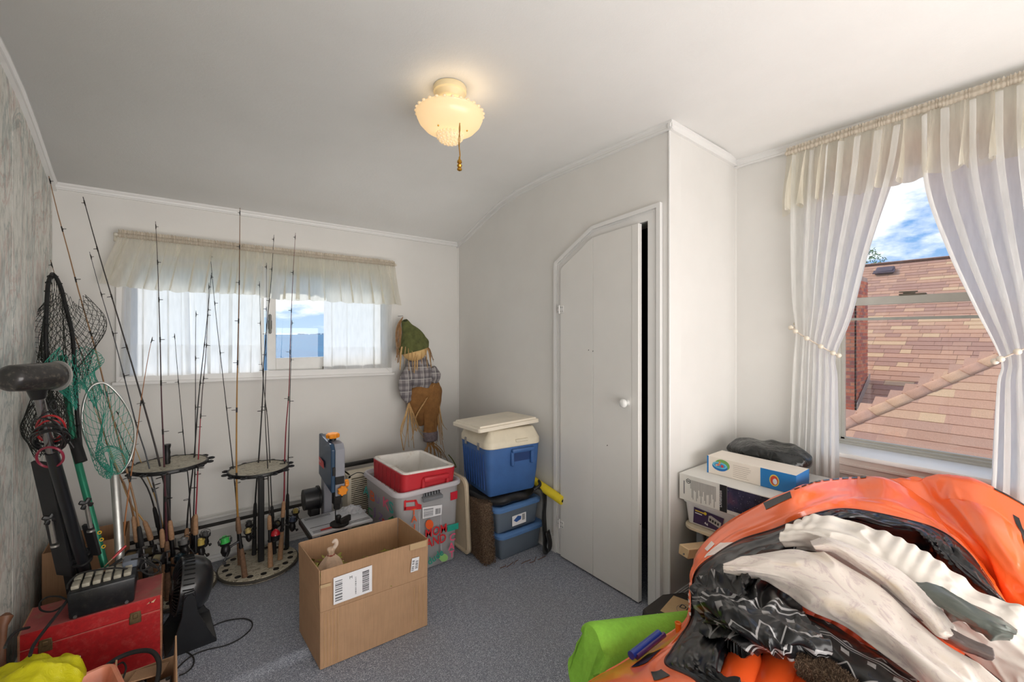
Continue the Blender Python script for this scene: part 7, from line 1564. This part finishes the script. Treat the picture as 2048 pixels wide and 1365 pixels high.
cloth('patterned_cloth', 'black cloth strip with white zigzags below the long cream cloth, at the bottom edge', 'cloth',
      [[(1570, 1215, 1.42), (1640, 1240, 1.36), (1720, 1285, 1.28), (1820, 1340, 1.2), (1900, 1400, 1.12)],
       [(1585, 1262, 1.34), (1650, 1275, 1.26), (1730, 1315, 1.18), (1810, 1365, 1.1), (1880, 1430, 1.04)],
       [(1600, 1300, 1.26), (1650, 1318, 1.20), (1720, 1365, 1.12), (1790, 1420, 1.04), (1850, 1480, 1.0)],
       [(1600, 1320, 1.32), (1640, 1340, 1.26), (1700, 1400, 1.16), (1760, 1460, 1.1), (1800, 1500, 1.05)]], M_GEO, 120, 70, .02, 4, 2.5, 9.1, .6, .3)
# brown fleece peeping out
ct_f = cgrid([[(1508, 1112, 1.60), (1530, 1098, 1.62), (1570, 1094, 1.62), (1625, 1100, 1.60)], [(1512, 1120, 1.50), (1535, 1112, 1.52), (1580, 1108, 1.52), (1640, 1112, 1.50)], [(1520, 1135, 1.5), (1550, 1130, 1.5), (1600, 1125, 1.5), (1650, 1125, 1.5)]])
fz = thing('fleece_throw', 'sliver of dark brown fleece above the pointed end of the long cream cloth', 'throw', ct_f(.5, .5), 'brown fleece')
mb = MB(); mb.grid(50, 16, ct_f, uv=True); mb.build('fleece', m_shag('fleece_pile', (40, 26, 22), (84, 62, 54), (130, 104, 92)), fz, fixn=False, solid=.006)
sh_f = cgrid([[(1605, 1302, 1.18), (1650, 1320, 1.15), (1700, 1355, 1.10), (1740, 1400, 1.05)], [(1590, 1318, 1.14), (1640, 1345, 1.11), (1690, 1385, 1.06), (1720, 1430, 1.02)], [(1600, 1345, 1.18), (1630, 1375, 1.14), (1670, 1420, 1.08), (1700, 1450, 1.05)]])
fz2 = thing('fleece_throw', 'curl of brown shaggy throw under the zigzag cloth at the bottom edge', 'throw', sh_f(.5, .5), 'brown fleece'); mb = MB(); mb.grid(40, 16, sh_f, uv=True); mb.build('fleece', M_SHAG, fz2, fixn=False, solid=.01)
rr = random.Random(3); mb = MB()
for _ in range(3500):
    u, v = rr.random(), rr.random(); p = sh_f(u, v); n_ = nrm(sh_f, u, v)*.006; w = V(rr.uniform(-1, 1), rr.uniform(-1, 1), rr.uniform(-1, 1))*.0035; t_ = w.orthogonal().normalized()*.0014; p = p+n_; mb.add([p-t_, p+t_, p+n_*1.3+w], [(0, 1, 2)])
mb.build('tufts', M_SHAG, fz2, smooth=False, fixn=False)['kind'] = 'stuff'
# cream ruffled sheer strip (behind), grey satin, long printed cloth (front)
cloth('ruffled_cloth', 'off-white ruffled fabric with a gathered fan-shaped end, along the upper side of the heap', 'cloth',
      [[(1598, 1042, 1.62), (1640, 1030, 1.60), (1720, 1046, 1.56), (1800, 1078, 1.48), (1880, 1122, 1.40), (1960, 1182, 1.32), (2050, 1216, 1.24), (2160, 1300, 1.16)],
       [(1572, 1056, 1.58), (1630, 1050, 1.54), (1710, 1066, 1.50), (1790, 1105, 1.42), (1870, 1150, 1.34), (1950, 1205, 1.27), (2050, 1250, 1.20), (2160, 1340, 1.12)],
       [(1558, 1075, 1.56), (1620, 1072, 1.52), (1700, 1092, 1.46), (1780, 1135, 1.39), (1860, 1185, 1.31), (1950, 1240, 1.24), (2050, 1290, 1.17), (2160, 1380, 1.09)],
       [(1566, 1090, 1.56), (1620, 1094, 1.54), (1690, 1116, 1.48), (1770, 1165, 1.41), (1850, 1215, 1.33), (1940, 1275, 1.25), (2040, 1335, 1.17), (2140, 1410, 1.09)],
       [(1590, 1098, 1.58), (1630, 1106, 1.56), (1690, 1140, 1.50), (1760, 1190, 1.43), (1840, 1245, 1.35), (1930, 1310, 1.27), (2020, 1375, 1.18), (2110, 1440, 1.1)]], M_CRM2, 260, 80, .010, 9, 3, 5.5, .6, .3, 'pale fabrics on the heap',
      extra=lambda u, v: .006*math.sin(v*34+math.sin(u*3)*2)*max(0, 1-u*6)+.0035*math.sin(u*95+v*5+3*math.sin(u*13))*math.exp(-v*3.5))
cloth('satin_cloth', 'grey-green satin cloth with a dark folded edge at the right side of the heap', 'cloth',
      [[(1832, 1166, 1.30), (1872, 1170, 1.27), (1930, 1200, 1.21), (1990, 1232, 1.16), (2034, 1262, 1.13)],
       [(1850, 1185, 1.26), (1890, 1195, 1.22), (1945, 1225, 1.16), (2000, 1250, 1.12), (2034, 1268, 1.10)],
       [(1880, 1215, 1.25), (1905, 1225, 1.20), (1950, 1245, 1.15), (1990, 1258, 1.12), (2030, 1272, 1.11)],
       [(1900, 1245, 1.26), (1925, 1248, 1.22), (1955, 1262, 1.18), (1982, 1280, 1.15), (2020, 1282, 1.14)]], m_gloss('grey_satin', (104, 110, 104), .42, .3, 30, .05), 90, 60, .010, 2.5, 3.5, 8.8, .6, .3, 'pale fabrics on the heap')
cloth('satin_cloth', 'brownish grey satin fold lying below the grey-green satin cloth', 'cloth',
      [[(1760, 1170, 1.34), (1830, 1215, 1.27), (1900, 1258, 1.19), (1985, 1296, 1.11)], [(1775, 1200, 1.30), (1850, 1245, 1.22), (1920, 1285, 1.14), (1990, 1316, 1.07)], [(1800, 1225, 1.32), (1860, 1262, 1.25), (1920, 1300, 1.18), (1984, 1322, 1.10)]], m_gloss('mauve_satin', (128, 116, 114), .4, .3, 30, .05), 80, 30, .008, 5, 3, 1.8, .4, .3, 'pale fabrics on the heap')
cloth('printed_cloth', 'long thin cream cloth with a faint pink floral print, pointed end at left', 'cloth',
      [[(1447, 1128, 1.50), (1500, 1112, 1.50), (1590, 1100, 1.47), (1650, 1112, 1.43), (1730, 1160, 1.35), (1810, 1225, 1.26), (1890, 1290, 1.17), (2000, 1372, 1.06), (2090, 1450, .98)],
       [(1446, 1131, 1.49), (1500, 1125, 1.46), (1588, 1130, 1.40), (1650, 1150, 1.35), (1725, 1195, 1.27), (1800, 1255, 1.18), (1880, 1320, 1.09), (1980, 1400, 1.0), (2060, 1470, .93)],
       [(1446, 1135, 1.48), (1500, 1142, 1.44), (1580, 1160, 1.37), (1645, 1190, 1.30), (1715, 1232, 1.23), (1790, 1290, 1.14), (1860, 1352, 1.05), (1950, 1430, .97), (2030, 1500, .9)],
       [(1448, 1139, 1.50), (1505, 1156, 1.46), (1565, 1180, 1.40), (1610, 1216, 1.33), (1690, 1255, 1.26), (1765, 1312, 1.17), (1840, 1376, 1.08), (1920, 1450, 1.0), (2000, 1520, .93)]], M_PRN, 240, 70, .020, 4, 2.2, 6.6, .5, .4, 'pale fabrics on the heap',
      extra=lambda u, v: .02*math.sin(v*9+u*3)*u)
cloth('printed_cloth', 'narrow rolled fold of cream floral cloth above the long printed cloth', 'cloth',
      [[(1620, 1082, 1.48), (1660, 1076, 1.46), (1720, 1098, 1.42), (1790, 1135, 1.36), (1860, 1195, 1.28), (1900, 1245, 1.22), (1915, 1262, 1.2)],
       [(1625, 1092, 1.44), (1665, 1092, 1.41), (1720, 1118, 1.36), (1785, 1160, 1.30), (1850, 1222, 1.22), (1885, 1262, 1.17), (1905, 1272, 1.16)],
       [(1632, 1100, 1.46), (1668, 1108, 1.43), (1715, 1138, 1.38), (1775, 1182, 1.32), (1835, 1238, 1.24), (1872, 1272, 1.19), (1895, 1278, 1.18)]], M_PRN, 120, 30, .007, 4, 2, 4.6, .4, .3, 'pale fabrics on the heap')
